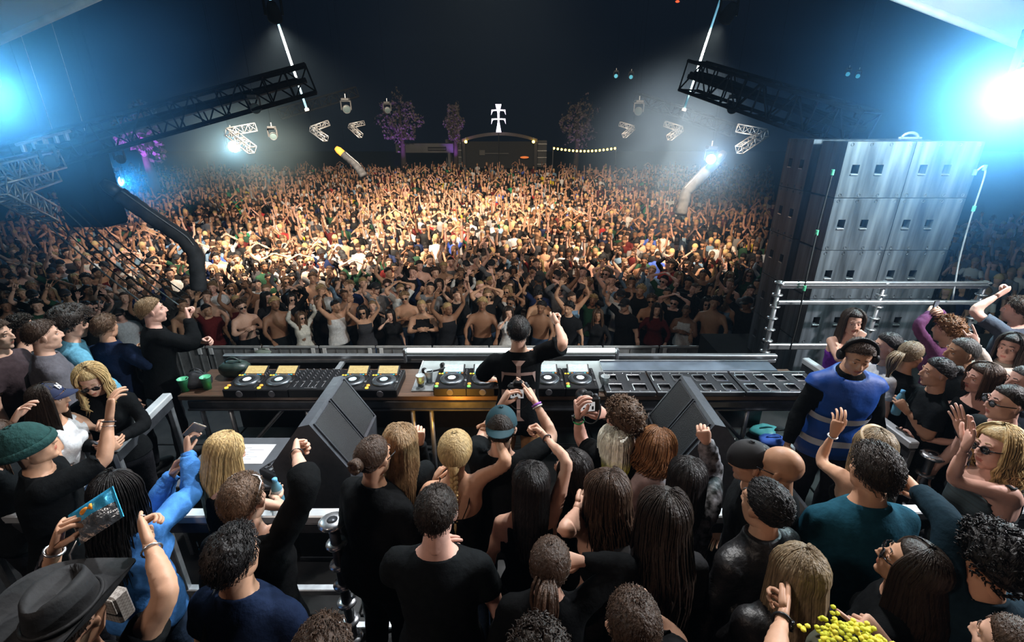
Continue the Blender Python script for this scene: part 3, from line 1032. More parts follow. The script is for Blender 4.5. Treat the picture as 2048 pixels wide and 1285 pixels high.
def cap_hat(g, back=False, m=0, brim_m=0):
    g2 = G()
    dome(g2, .014, lambda a: np.radians(np.interp(np.abs((np.degrees(a) + 180) % 360 - 180), [0, 60, 120, 180], [66, 80, 96, 104])), m=m)
    n = 13; u = np.linspace(-1, 1, n); rings = []
    for w in np.linspace(0, 1, 5):
        x = .078 * u; y0 = np.sqrt(np.maximum(0, 1 - (x / .098) ** 2)) * .112 - .014
        y = y0 + w * .075 * np.sqrt(np.maximum(0, 1 - u ** 2 * .92)); z = .060 - .012 * w - .018 * u ** 2
        rings.append(np.stack([x, y, z], -1))
    R = np.array(rings)
    for dz, flip in ((0, False), (-.004, True)):
        V = R.reshape(-1, 3) + (0, 0, dz)
        q = np.array([(i * n + j, i * n + j + 1, (i + 1) * n + j + 1, (i + 1) * n + j) for i in range(4) for j in range(n - 1)])
        g2.add(V, q if not flip else q[:, ::-1], None, brim_m)
    ball(g2, HC + np.array((0, 0, HRAD[2] + .015)), (.008, .008, .005), 8, 5, m)
    M = np.eye(4)
    if back: M[:3, :3] = rotm('Z', PI)
    g.merge(g2, M=M)
def beanie(g, m=0):
    dome(g, .024, 96, 48, 14, 24, .0025, m)
    a = np.arange(48) / 48 * 2 * PI
    rings = []
    for ph, t in ((84, .024), (83, .034), (90, .040), (100, .040), (105, .032), (104, .020)):
        rings.append(scalp(a, np.full(48, math.radians(ph)), np.full(48, t) + .0022 * np.sin(a * 24)))
    g.add(np.array(rings).reshape(-1, 3), ringfaces(6, 48), None, m)
def cowboy(g, m=0):
    na = 40; a = np.arange(na) / na * 2 * PI
    c, s_ = np.cos(a), np.sin(a)
    rows = []
    for r, z in ((.0, .128), (.03, .126), (.055, .134), (.072, .140), (.082, .128), (.088, .10), (.094, .06), (.099, .034), (.104, .03)):
        x = r * s_ * .92; y = r * c * 1.12 - .012
        zz = np.full(na, z)
        if r < .08: zz = zz - .032 * np.exp(-(x / .022) ** 2) * (r < .075) - .014 * np.clip(y / .08, 0, 1)
        rows.append(np.stack([x, y, zz + .03], -1))
    for w in np.linspace(.12, 1, 7):
        r = .104 + w * .098
        x = r * s_ * .92; y = r * c * 1.12 - .012
        z = .058 + .085 * (w * np.abs(s_)) ** 1.8 - .02 * w * np.abs(c) ** 2
        rows.append(np.stack([x * (1 - .12 * w * np.abs(s_) ** 3), y, z], -1))
    V = np.array(rows).reshape(-1, 3)
    n = len(rows)
    g.add(V, ringfaces(n, na)[:, ::-1], None, m)
    g.add(np.array(rows[8:]).reshape(-1, 3) - (0, 0, .005), ringfaces(n - 8, na), None, m)
    tube(g, np.stack([.101 * s_ * .93, .101 * c * 1.13 - .012, np.full(na, .072)], -1)[list(range(na)) + [0]], .007, 6, m, cap=False)
def headphones_geo(g, m=0):
    th = np.linspace(-PI * .5, PI * .5, 15)
    tube(g, np.stack([.104 * np.sin(th), np.full(15, -.01), .002 + .140 * np.cos(th)], -1), .009, 8, m, sq=1.6)
    for s in (-1, 1):
        lathe(g, [(0, -.018), (.030, -.018), (.038, -.008), (.038, .012), (.026, .022), (0, .022)], 16, m, (s * .098, -.008, -.004), rotm('Y', s * PI / 2))
def bucket_hat(g, m=0):
    e = dome(g, .022, 82, 36, 10, m=m)
    a = np.arange(36) / 36 * 2 * PI
    rows = [e]
    for w in (.3, .65, 1.0):
        rows.append(e + np.stack([np.sin(a) * .05 * w, np.cos(a) * .05 * w, np.full(36, -.035 * w) + .004 * np.sin(5 * a)], -1))
    g.add(np.array(rows).reshape(-1, 3), ringfaces(4, 36)[:, ::-1], None, m)
    # fabric flowers and leaves standing a little off the hat
    rng = np.random.RandomState(3)
    for i in range(120):
        aa = i * 2.399; ph = .05 + 1.62 * ((i + .5) / 120) ** .6
        c = scalp(np.array(aa), np.array(min(ph, 1.43)), np.array(.027 + .28 * max(0, ph - 1.43)))
        for kx in range(4):
            d = rng.normal(0, .010, 3)
            ball(g, c + d * .8, (.010, .010, .006), 6, 4, m + (1 if i % 2 else 2))
def band_geo(g, W, d, r, w=.004, m=0, k=16):
    """bracelet ring round a wrist at W across direction d"""
    d = nrm(d); a = np.array((0, 0, 1.0)) if abs(d[2]) < .8 else np.array((1.0, 0, 0))
    u = nrm(np.cross(d, a)); v = np.cross(d, u)
    th = np.linspace(0, 2 * PI, k + 1)
    tube(g, W + np.cos(th)[:, None] * u * r + np.sin(th)[:, None] * v * r, w, 6, m, cap=False)

# ---- assemble a person
SK = {'fair': (.62, .37, .27), 'tan': (.50, .28, .18), 'olive': (.42, .23, .14), 'brown': (.24, .12, .07), 'pink': (.66, .38, .30)}
HAIRC = {'black': (.010, .008, .008), 'dark': (.022, .014, .010), 'brown': (.055, .03, .018), 'mid': (.11, .062, .035), 'ginger': (.20, .085, .03), 'blond': (.50, .35, .16), 'ash': (.20, .145, .085), 'white': (.88, .87, .74), 'grey': (.10, .095, .09), 'light': (.26, .165, .085)}
PENDING = []
class Person: pass
def stage1(sp, voxel=.0235, it=2):
    """layout and body loft; sp holds either px (head pixel) or xy"""
    f = Fig(sp.get('sex', 'm'), sp.get('h', 1.75), sp.get('lean', 4), sp.get('head', (0, 0, 0)), sp.get('bulk', 1.0), sp.get('tilt', 0))
    P = Person(); P.sp, P.f = sp, f
    yaw = math.radians(sp.get('yaw', 0))
    R = rotm('Z', -yaw)
    base = sp.get('base', DECK)
    if 'px' in sp:
        w = at_z(sp['px'][0], sp['px'][1], base + f.head[2])
        xy = (w - R @ f.head)[:2]
    else:
        xy = np.array(sp.get('xy', (0, 0)))
    P.loc = np.array((xy[0], xy[1], base)); P.R = R; P.yaw = yaw
    toL = lambda w: R.T @ (np.asarray(w) - P.loc)
    P.toL = toL
    for side in ('L', 'R'):
        a = sp.get(side)
        sg = 1 if side == 'R' else -1
        if a is None:
            a = dict(w=np.array((sg * (.285 if f.sex == 'm' else .26) * f.bulk, .09, .87)), pole=(sg * .4, -1, 0), pose='relax')
            kw = dict(a)
        else:
            kw = dict(a)
            if 'p' in kw:                       # wrist given as a pixel at a distance dy beyond the head
                px, py, dy = kw.pop('p')
                hy = (R @ f.head + P.loc)[1]
                kw['w'] = toL(at_y(px, py, hy + dy)); kw['wray'] = (toL(CAM), nrm(R.T @ ray(px, py)))
            else:
                kw['w'] = np.asarray(kw['w'], float)
            if 'e' in kw:
                px, py, dy = kw.pop('e')
                hy = (R @ f.head + P.loc)[1]
                kw['elbow'] = toL(at_y(px, py, hy + dy)); kw['eray'] = (toL(CAM), nrm(R.T @ ray(px, py)))
            if kw.pop('wpn', None):             # palm direction given in room axes
                kw['pn'] = R.T @ np.asarray(kw['pn'], float)
        w = kw.pop('w') * (1 if 'p' in (a or {}) else f.s)
        f.arm(side, w, **kw)
    P.job = submit(f.geo(), voxel, it)
    return P

def build(P, res, lo=False):
    """all meshes of one person as {name: (mesh)}; returns list of (part, mesh)"""
    sp, f = P.sp, P.f
    V, Q = res
    N = vnormals(V, Q)
    cl = classify(f, V)
    seed = sp.get('seed', 1)
    parts = []
    # body: skin surface, head, eyes, hands
    g = G()
    g.add(V, Q, None, 0)
    hk = 'lo' if lo else 'hi' if sp.get('face') else 'mid'
    HV, HQ = HEAD[hk]
    hm = HEADM[hk]
    g.add(HV @ f.HM[:3, :3].T + f.HM[:3, 3], HQ, None, hm)
    ge = G(); eyes(ge, hk); g.merge(ge, M=f.HM)
    for side in ('L', 'R'):
        g.merge(hand(f.arms[side]['pose'], side, lo), M=f.handM(side))
    P.body = g
    P.top = garment(f, V, Q, N, cl, 'top', seed=seed, **sp.get('top', {})) if sp.get('top') is not None else None
    P.legs = garment(f, V, Q, N, cl, 'legs', seed=seed + 3, **sp.get('legs', {}))
    P.vest = garment(f, V, Q, N, cl, 'top', seed=seed + 5, **sp['vest']) if sp.get('vest') else None
    hs = sp.get('hair')
    P.hair = hair_geo(f, hs[0], seed=seed, lo=lo, **(hs[2] if len(hs) > 2 else {})) if hs else None
    if sp.get('tip'):
        hv = P.hair[0].arr()[0]; low = smooth01((f.head[2] - .02 - hv[:, 2]) / .08)[:, None]
        P.hair = (P.hair[0], P.hair[1] * (1 - low + low * np.array(sp['tip'])))
    P.surf = (V, Q, N, cl)
    return P
def put_person(P, label, group=None):
    sp, f = P.sp, P.f
    sk = skin(SK[sp.get('skin', 'fair')])
    hc = sp['hair'][1] if sp.get('hair') else 'dark'
    hm = hairm(HAIRC[hc]) 
    brow = mat('brow_' + hc, tuple(c * .7 + .01 for c in HAIRC[hc]), rough=.7)
    sc = SK[sp.get('skin', 'fair')]
    lips = mat('lips_' + sp.get('skin', 'fair'), (sc[0] * .72, sc[1] * .42, sc[2] * .42), rough=.4, var=.05)
    o = obj('person', P.body.mesh('person', [sk, brow, lips, EYE_WHITE, IRIS]))
    o.location = P.loc; o.rotation_euler = (0, 0, -P.yaw)
    tag(o, label, 'person', group)
    tn = sp.get('top_name', 't_shirt'); tc = sp.get('top_mat')
    if P.top is not None:
        ob(tn, P.top, tc or cloth((.012, .012, .013)), o, smooth=True)
    if P.legs is not None:
        ob(sp.get('legs_name', 'trousers'), P.legs, sp.get('legs_mat') or cloth((.014, .014, .017)), o, smooth=True)
    if P.vest is not None:
        ob(sp.get('vest_name', 'vest'), P.vest, sp['vest_mat'], o, smooth=True)
    if P.hair is not None:
        g, t = P.hair
        ob('hair', g, hm, o, smooth=True, tint=t)
    for g in f.shoes():
        ob('shoe', g, RUBBER, o, smooth=True)
    for w in sp.get('wear', ()):
        g = G()
        nm, mats = w[0], w[1]
        w[2](g)
        if g.n == 0: continue
        V, q, t, mq, mt = g.arr()
        g2 = G(); g2.merge(g, M=f.HM)
        ob(nm, g2, mats, o, smooth=True)
    for bnd in sp.get('bands', ()):     # (name, side, offset along forearm from wrist, width, material)
        nm, side, back, wd, m = bnd[:5]
        A = f.arms[side]
        g = G()
        r = np.interp(back, [0, .06, .12], [.028, .032, .038]) * f.s * (1 if f.sex == 'm' else .86)
        band_geo(g, A['W'] - A['fd'] * back, A['fd'], r, wd, 0)
        if len(bnd) > 5:                # watch face on the back of the wrist
            n = -nrm(A['pn'] - A['fd'] * np.dot(A['pn'], A['fd']))
            lathe(g, [(0, .006), (.019, .006), (.021, 0), (.021, -.006), (0, -.006)], 14, 1, A['W'] - A['fd'] * back + n * (r + .003), np.array(Vector(n).to_track_quat('Z', 'Y').to_matrix()))
        ob(nm, g, [m, DARKGLASS], o, smooth=True)
    P.o = o
    return o
def strap_on(P, pts, w, m, name='strap'):
    """a flat strap laid over points given in the person's unposed frame"""
    p = P.f.pose(np.array(pts))
    g = G()
    tube(g, p, w, 6, sq=.18, ref=(1, .1, .2))
    ob(name, g, m, P.o, smooth=True)
# ================================================================ THE PLACE
ASPHALT = mat('dark_asphalt', (0.012, 0.012, 0.013), rough=0.9, scale=3, var=0.4)
DECKM = mat('worn_stage_deck', (0.010, 0.0098, 0.010), rough=0.6, scale=7, var=0.55, bump=0.1)
CANVAS = mat('white_canopy_fabric', (0.30, 0.31, 0.33), rough=0.75, scale=3, var=0.08)
CAB = mat('scuffed_speaker_paint', (0.055, 0.062, 0.072), rough=0.5, scale=3.2, stretch=(3.2, 3.2, 0.30), var=0.85, bump=0.12, spec=0.3)
CABD = mat('speaker_hole_black', (0.006, 0.006, 0.007), rough=0.7)
TRUSSB = mat('black_truss', (0.0022, 0.0022, 0.0026), rough=0.8, spec=.03)
WIREM = mat('blackout_wire', (0.0006, 0.0006, 0.0006), rough=1.0, spec=0.0)
TRUSSA = mat('bare_truss', (0.40, 0.41, 0.43), rough=0.4, metal=0.6)
FABRICB = mat('black_sleeve_cloth', (0.055, 0.058, 0.066), rough=0.75, scale=4, var=0.5, bump=0.6)
BULBW = mat('lamp_lens_white', (0.9, 0.95, 1.0), emit=(0.75, 0.90, 1.0), estr=60)
LEDW = mat('white_light_tube', (0.9, 1.0, 0.97), emit=(0.86, 1.0, 0.96), estr=9)
BULBY = mat('amber_bulb', (1.0, 0.7, 0.15), emit=(1.0, 0.62, 0.08), estr=14)

g = G(); bx(g, (0, 45, -.05), (220, 130, .1))
tag(ob('ground', g, ASPHALT), kind='structure')

# deck of one by two metre modules
g = G(); bx(g, (0.3, 1.2, DECK - .13), (14.9, 7.7, .1)); bx(g, (.3, 5.0, .75), (14.9, .08, 1.45))
deck = tag(ob('stage_floor', g, mat('stage_underside', (0.012, 0.012, 0.013), rough=.8)), kind='structure')
g = G(); bx(g, (0, 0, 0), (1.985, .985, .08), b=.006)
dm = g.mesh('deck_panel', DECKM, False)
for i in range(7):
    for j in range(8):
        o = obj('deck_panel', dm, deck, (-6.1 + 2.0 * i, -2.1 + 1.0 * j, DECK - .04))
g = G(); bx(g, (5.9, 6.4, .75), (5.2, 2.6, 1.5))
tag(ob('wing_floor', g, ASPHALT), kind='structure')

# canopies of the stage roof, one each side
def canopy(name, A, B, C, D, r=.05, seam=None):
    g = G(); n = 8
    A, B, C, D = (np.array(v, float) for v in (A, B, C, D))
    u = np.linspace(0, 1, n + 1)
    rows = np.array([[(A * (1 - v) + B * v) * (1 - w) + (D * (1 - v) + C * v) * w - np.array((0, 0, .18 * math.sin(PI * v) * math.sin(PI * w))) for v in u] for w in u])
    V = rows.reshape(-1, 3); m1 = n + 1
    q = np.array([(i * m1 + j, i * m1 + j + 1, (i + 1) * m1 + j + 1, (i + 1) * m1 + j) for i in range(n) for j in range(n)])
    g.add(V, q); g.add(V + (0, 0, .02), q[:, ::-1])
    o = tag(ob(name, g, CANVAS, smooth=True), kind='structure')
    g = G(); tube(g, rows[0], r, 10)
    ob('edge_tube', g, mat('canopy_edge', (0.35, 0.36, 0.38), rough=.5), o, smooth=True)
    if seam is not None:
        g = G(); i = int(seam * n); tube(g, rows[i], r * .8, 10)
        ob('seam_tube', g, mat('canopy_edge', (0.35, 0.36, 0.38)), o, smooth=True)
    g = G()
    for k in range(5):
        p = rows[2][1 + k]; ball(g, p - (0, 0, .02), (.03, .03, .012), 8, 5)
    ob('eyelet', tag_stuff(g), STEEL, o)
def tag_stuff(g): return g
la, lb = at_y(-160, 150, 6.2), at_y(420, -110, 6.2)
canopy('roof_canopy_left', la, lb, lb + (-1.2, -4.5, 1.5), la + (-2.4, -4.5, 1.3))
ra, rb = at_y(2160, 135, 6.2), at_y(1620, -75, 6.2)
canopy('roof_canopy_right', ra, rb, rb + (1.2, -4.5, 1.5), ra + (2.4, -4.5, 1.3), seam=.5)

# ---------------------------------------------------------------- trusses
def truss_geo(a, b, w, nseg, rc=.022, rb=.011):
    a, b = np.asarray(a, float), np.asarray(b, float)
    d = nrm(b - a); up = np.array((0, 0, 1.0)) if abs(d[2]) < .9 else np.array((0, 1.0, 0))
    u = nrm(np.cross(d, up)) * w / 2; v = nrm(np.cross(u, d)) * w / 2
    cor = [u + v, u - v, -u - v, -u + v]
    ch = []
    for c in cor:
        g = G(); bar(g, a + c, b + c, rc, 6); ch.append(g)
    g = G()
    for f in range(4):
        c1, c2 = cor[f], cor[(f + 1) % 4]
        for i in range(nseg):
            p, q = a + (b - a) * i / nseg, a + (b - a) * (i + 1) / nseg
            bar(g, p + (c1 if i % 2 else c2), q + (c2 if i % 2 else c1), rb, 5)
        for i in range(nseg + 1):
            p = a + (b - a) * i / nseg
            bar(g, p + c1, p + c2, rb, 5)
    return ch, g
def wire(o, x=0, y=0, z=0, top=16.0):
    """thin black suspension wire up to the rig out of sight"""
    g = G(); bar(g, (x, y, z), (x, y, top - o.location[2]), .002, 4); ob('suspension_wire', g, WIREM, o)
def truss(name, label, segs, w, m, nseg=8, rc=.022, rb=.011, group=None, cat='truss', hung=False, infill=False):
    o = thing(name, label, cat, segs[0][0], 0, group)
    org = np.asarray(segs[0][0], float)
    for a, b in segs:
        ch, br = truss_geo(np.asarray(a) - org, np.asarray(b) - org, w, nseg, rc, rb)
        for c in ch: ob('chord', c, m, o, smooth=True)
        ob('bracing', br, m, o, smooth=True)
        if infill:  # solid black fill and strands, added to darken the open lattice
            d_ = np.asarray(b) - np.asarray(a); R_ = np.array(Vector(d_).to_track_quat('Y', 'Z').to_matrix())
            g = G(); bx(g, np.asarray(a) - org + d_ / 2, (w * .8, np.linalg.norm(d_) * .97, w * .16), R_, .01); ob('dark_infill', g, m, o)
            g = G()
            for k in range(4): tube(g, [np.asarray(a) - org + d_ * t + R_ @ np.array(((k - 1.5) * w * .2, 0, w * .12 + .02 * math.sin(9 * t + k))) for t in np.linspace(.02, .96, 14)], .028, 6)
            tag(ob('cable', g, WIREM, o, smooth=True), kind='stuff')  # strands belong to the added dark fill
    if hung: wire(o, 0, 0, 0)
    return o
truss('roof_truss', 'long black box truss hanging over the audience from the left edge', [(at_y(-60, 345, 8.0), at_y(622, 158, 9.8))], .46, TRUSSB, 14, .03, .014, infill=True)
truss('roof_truss', 'black box truss hanging above the speaker stack', [(at_y(1385, 152, 9.5), at_y(1725, 262, 6.9))], .46, TRUSSB, 10, .03, .014, infill=True)
truss('roof_truss', 'thin dark far truss left of the glowing cross', [(at_y(560, 228, 17), at_y(712, 184, 18.5))], .3, TRUSSB, 8, .03, .015)
truss('roof_truss', 'thin dark far truss right of the glowing cross', [(at_y(1275, 196, 18.5), at_y(1470, 262, 15))], .3, TRUSSB, 9, .03, .015)
for tip, p1, p2, y, lab, w in (((458, 264), (512, 254), (505, 300), 13, 'bare metal arrow-shaped truss corner beside the bright white lamp', .3),
                               ((624, 258), (657, 246), (652, 278), 17, 'bare metal arrow-shaped truss corner above the leaning cloth tube', .26),
                               ((700, 252), (728, 246), (722, 272), 21, 'small dim truss corner, nearest to the cross on its left side', .26),
                               ((1530, 266), (1474, 256), (1478, 300), 13, 'bare metal arrow-shaped truss corner above the smoking lamp', .3),
                               ((1362, 258), (1330, 248), (1338, 276), 17, 'dim truss corner in the blue smoke', .26),
                               ((1266, 256), (1240, 248), (1248, 272), 21, 'small dim truss corner, nearest to the cross on its right side', .26)):
    t = at_y(*tip, y)
    truss('truss_corner', lab, [(t, at_y(*p1, y + .3)), (t, at_y(*p2, y - .3))], w * .62, TRUSSA, 4, .016, .009, None, 'truss', True)
# lattice of blue-lit scaffolding at the left edge
for a, b, lab in (((-30, 352), (110, 318), 'upper pale truss rail at the left edge of the stage'), ((-40, 392), (100, 345), 'pale truss with upright braces at the left edge of the stage'),
                  ((-10, 372), (95, 428), 'sloping pale truss running down to the dark cable bundle')):
    truss('side_truss', lab, [(at_y(*a, 6.6), at_y(*b, 7.6))], .24, STEEL, 7, .02, .012)
o = thing('truss_rail', 'thin pale lamp rail under the blue glow at the left', 'rail', at_y(32, 290, 6.5))
org = np.array(at_y(32, 290, 6.5)); e = np.array(at_y(140, 262, 7.2)) - org
g = G(); bar(g, (0, 0, 0), e, .02, 8); ob('pipe', g, STEEL, o)
for k in range(5):
    g = G(); p = e * (.1 + .2 * k); bx(g, p - (0, 0, .06), (.05, .05, .10), b=.01); ob('clamp', g, STEEL, o)

# ---------------------------------------------------------------- light fixtures
def fixture(label, p, aim, r=.12, lens=BULBW, body=BLACK_METAL, group=None, name='stage_lamp', light=None):
    """moving head: hanging base, yoke with two arms, head, lens"""
    p = np.asarray(p, float)
    o = thing(name, label, 'lamp', p, 0, group)
    d = nrm(np.asarray(aim, float) - p)
    R = np.array(Vector(d).to_track_quat('Z', 'Y').to_matrix())
    g = G(); lathe(g, [(0, -1.5 * r), (.55 * r, -1.45 * r), (.85 * r, -.6 * r), (r, .6 * r), (r, .95 * r), (.9 * r, .95 * r), (.88 * r, .8 * r)], 18, 0, (0, 0, 0), R); ob('head', g, body, o, smooth=True)
    g = G(); lathe(g, [(0, .84 * r), (.5 * r, .86 * r), (.88 * r, .80 * r)], 18, 0, (0, 0, 0), R); ob('lens', g, lens, o, smooth=True)
    g = G()
    for s in (-1, 1): bx(g, (s * 1.2 * r, 0, .75 * r), (.2 * r, .5 * r, 2.0 * r), b=.02 * r)
    bx(g, (0, 0, 1.75 * r), (2.6 * r, .6 * r, .25 * r), b=.03 * r); ob('yoke', g, body, o)
    g = G(); bx(g, (0, 0, 2.15 * r), (1.9 * r, 1.4 * r, .6 * r), b=.08 * r); ob('base', g, body, o)
    g = G(); bar(g, (0, 0, 2.4 * r), (0, 0, 3.4 * r), .12 * r, 8); ob('clamp', g, STEEL, o)
    wire(o, 0, 0, 3.0 * r)
    if light:
        col, w, rad = light
        lamp('lamp_glow', 'POINT', tuple(p + d * r * 1.5), col, w, shadow_soft_size=rad)
    return o
for lab_, p_, q_ in (('black blinder lamp behind the left truss, turned to the crowd', AUD_L, (-6, 15.5, 1.4)), ('black blinder lamp behind the right truss, turned to the crowd', AUD_R, (2.8, 16.5, 1.4))):
    d_ = nrm(np.array(q_, float) - np.array(p_)); fixture(lab_, np.array(p_) - d_ * .26, q_, .13, body=TRUSSB)  # added housings round the crowd lamps
DIM = mat('unlit_lens', (0.03, 0.045, 0.05), rough=.3, spec=.25)
fixture('blinding floodlight glaring above the speaker stack', at_y(2066, 150, 5.0), at_y(1500, 650, 4.0), .16, light=((0.52, 0.80, 1.0), 800, .16))
fixture('bright blue-white floodlight at the left edge of the stage', at_y(-70, 140, 4.6), at_y(400, 650, 4.0), .16, light=((0.46, 0.76, 1.0), 130, .14))
fixture('bright white lamp among the crowd under the left truss corner', at_y(468, 293, 15.0), (0, 0, 4), .17, light=((0.66, 0.92, 1.0), 150, .12))
fixture('white lamp blazing in smoke at the top of the right cloth tube', at_y(1420, 318, 13.2), (4.5, 9, 4), .13, light=((0.62, 0.86, 1.0), 110, .12))
fixture('deep blue lamp behind the left cloth tube', at_y(232, 362, 13.5), (-5, 14, 3), .14, lens=mat('blue_lens', (.2, .5, 1), emit=(.15, .55, 1), estr=30), light=((0.10, 0.50, 1.0), 130, .1))
for i, (px, py, y, lab) in enumerate(((510, 216, 9.3, 'moving head lamp hanging under the left black truss'), (546, 272, 12, 'dark lamp yoke hanging beside the left truss corner'), (693, 218, 17, 'moving head lamp at the end of the far left truss'),
                                      (775, 220, 22, 'small lamp hanging before the purple tree'), (1277, 222, 17, 'moving head lamp at the end of the far right truss'), (1466, 216, 9, 'dark lamp hanging under the right black truss'),
                                      (1232, 152, 26, 'small cyan lamp high above the right truss, first of two'), (1262, 154, 26, 'cyan streak lamp high above the right truss, second of two'), (1696, 148, 12, 'tiny blue lamp in the dark sky right of the right truss'),
                                      (1716, 152, 12, 'second tiny blue lamp in the dark sky beside the first'), (240, 318, 10, 'small pale lamp above the deep blue light'), (100, 322, 6.6, 'pale lamp head on the left scaffold'))):
    ln = DIM if px not in (1232, 1262, 1696, 1716) else mat('cyan_lens', (.1, .5, .7), emit=(.1, .55, .8), estr=.35)
    fixture(lab, at_y(px, py, y), (0, 2, 3.5), .05 if y == 12 and px > 1600 else .085 if y < 15 else .10 if y > 24 else .13, lens=ln, body=mat('grey_lamp_body', (.03, .032, .035), rough=.45))
g = G(); ball(g, (0, 0, 0), (.06, .03, .03), 10, 7)
o = tag(ob('warning_lamp', g, mat('red_lamp', (.8, .05, .03), emit=(1, .1, .03), estr=1.5), None, at_y(1355, 3, 16)), 'tiny red lamp at the top of the dark sky', 'lamp'); wire(o)
# leaning light tubes
for a, b, br, lab in (((538, -8), (614, 220), 1.6, 'long cyan-white light tube leaning behind the left black truss'), ((1443, -8), (1368, 220), .45, 'long dim blue light tube leaning behind the right black truss')):
    A, B = np.array(at_y(*a, 11.2)), np.array(at_y(*b, 11.2))
    o = thing('light_tube', lab, 'light tube', A)
    g = G(); tube(g, [(0, 0, 0), B - A], .022, 8)
    ob('glowing_tube', g, mat('cyan_tube_%d' % (br * 10), (.5, .85, 1), emit=(.36, .74, .92) if br > 1 else (.10, .36, .55), estr=br), o, smooth=True)
    g = G(); bar(g, (B - A) * .985, (B - A) * 1.01, .045, 10); ob('end_cap', g, STEEL, o)
    g = G(); bar(g, (0, .05, 0), B - A + (0, .05, 0), .012, 6); ob('carrier_pipe', g, TRUSSB, o)
# cloth covered legs reaching over the crowd
def sleeve(label, pts, r, capm, tipm=None):
    P = np.array([at_y(*p) for p in pts])
    t = np.linspace(0, len(P) - 1, 40); i = np.minimum(t.astype(int), len(P) - 2); fr = (t - i)[:, None]
    C = P[i] * (1 - fr) + P[i + 1] * fr
    for _ in range(3): C[1:-1] = C[1:-1] * .5 + (C[:-2] + C[2:]) * .25
    rad = r * (1 + .05 * np.sin(np.arange(40) * 2.1) + .03 * np.sin(np.arange(40) * 5.3))
    o = thing('cloth_covered_truss', label, 'covered truss', C[-1])
    g = G(); tube(g, C - C[-1], rad, 14, sq=.85); ob('cloth_sleeve', g, FABRICB, o, smooth=True)
    g = G(); dd = nrm(C[0] - C[1])
    tube(g, [C[0] - C[-1], C[0] - C[-1] + dd * r * 1.2, C[0] - C[-1] + dd * r * 2.0], [r * .8, r * .8, r * .5], 12); ob('end_plate', g, capm, o, smooth=True)
    for s in (-1, 1):
        g = G(); off = np.array((s * r * .8, -r * .5, r * .4)); tube(g, C[:26] - C[-1] + off, .014, 6); ob('edge_pipe', g, STEEL, o, smooth=True)
    wire(o, *(C[4] - C[-1]))
    return o
sleeve('black cloth sleeve leaning over the left crowd with a bent lower end', [(238, 388, 8.8), (300, 432, 8.9), (368, 478, 9.1), (392, 510, 9.1), (398, 580, 9.0)], .145, DARK_STEEL)
sleeve('black cloth sleeve rising to the smoking lamp over the right crowd', [(1432, 322, 13.4), (1405, 350, 13.4), (1372, 384, 13.4), (1362, 430, 13.2)], .15, DARK_STEEL)
sleeve('dark far sleeve with orange tip before the left of the crowd', [(686, 308, 19), (712, 330, 19), (728, 352, 18.8)], .16, mat('orange_tip', (.8, .3, .05), emit=(1, .35, .04), estr=1.0))
# bundle of cables to the left deck
for k in range(6):
    a, b = np.array(at_y(70 + 18 * k, 428 - 4 * k, 7.4)), np.array(at_y(330 + 9 * k, 640 - 10 * k, 6.0))
    t = np.linspace(0, 1, 12)[:, None]
    P = a + (b - a) * t - np.array((0, 0, .22)) * np.sin(PI * t) * (.3 + .2 * k / 5)
    g = G(); tube(g, P - a, .009 if k % 2 else .013, 6)
    tag(ob('rig_cable', g, STEEL if k in (0, 3) else RUBBER, None, a, smooth=True), ['lowest, pale cable of the bundle above the left deck group', 'second lowest black cable of the left bundle', 'third black cable of the left bundle, mid-way up', 'fourth cable of the left bundle, pale grey', 'fifth cable of the left bundle, black', 'topmost black cable of the left bundle'][k], 'cable', 'cables above the left deck')
# dark draped speaker hang at the left
o = thing('speaker_hang', 'tall black draped speaker hang at the left before the crowd', 'speaker', at_y(195, 440, 9.6))
g = G(); bx(g, (0, 0, .75), (.82, .6, 1.7), b=.05); ob('drape', g, mat('black_drape', (.0012, .0012, .0016), rough=1.0, bump=.3, spec=0.0), o)
g = G()
for s in (-1, 1): bar(g, (s * .3, 0, 1.58), (s * .3, 0, 9.0), .006, 6)
ob('hanging_chain', g, STEEL, o)

# ---------------------------------------------------------------- speaker stack on the right wing
W_, H_ = .795, .64
def cabinet(label, loc, rot=0, dep=.5, w=W_, holes=2, low=False):
    o = thing('speaker_cabinet', label, 'speaker', loc, rot, 'speaker cabinets of the stack')
    hs = []
    for c in ((-.235, .045) if not low else (-.14, .14)):
        hs.append((c - .045, c + .045, H_ * .44, H_ * .44 + .10))
    g = G(); holed(g, (-w / 2 + .004, w / 2 - .004), (.004, H_ - .004), hs, .10, 0, .095, 1)
    ob('rear_panel', g, [CAB, CABD], o)
    g = G(); bx(g, (0, dep / 2 + .05, H_ / 2), (w - .012, dep - .10, H_ - .012), b=.008); 
    ob('body', g, CAB, o)
    for h in hs:
        g = G(); bx(g, ((h[0] + h[1]) / 2, -.004, h[2] - .012), (h[1] - h[0], .016, .016), b=.004); ob('pocket_lip', g, ALU, o)
    bm = BOLT
    for zx in (.035, H_ - .035):
        for k in range(4):
            o2 = obj('bolt', bm, o, (-w / 2 + .06 + k * (w - .12) / 3, -.001, zx))
    return o
g = G(); lathe(g, [(0, -.006), (.012, -.006), (.017, 0), (.017, .004)], 10, 0, (0, 0, 0), rotm('X', -PI / 2) @ np.diag((1, 1, -1)))
BOLT = g.mesh('bolt', STEEL, True)
rowsn = ['bottom', 'second lowest', 'middle', 'second highest', 'top']
for r in range(5):
    for c in range(2):
        cabinet('big scuffed speaker cabinet, %s row of the stack, %s column' % (rowsn[r], ('inner', 'outer')[c]), (3.87 + W_ / 2 + c * W_, 5.9, 1.5 + r * H_))
    cabinet('dark speaker cabinet turned sideways behind the stack, %s row' % rowsn[r], (3.84, 6.82, 1.5 + r * H_ + .01), -PI / 2, 1.5, .62, low=True)
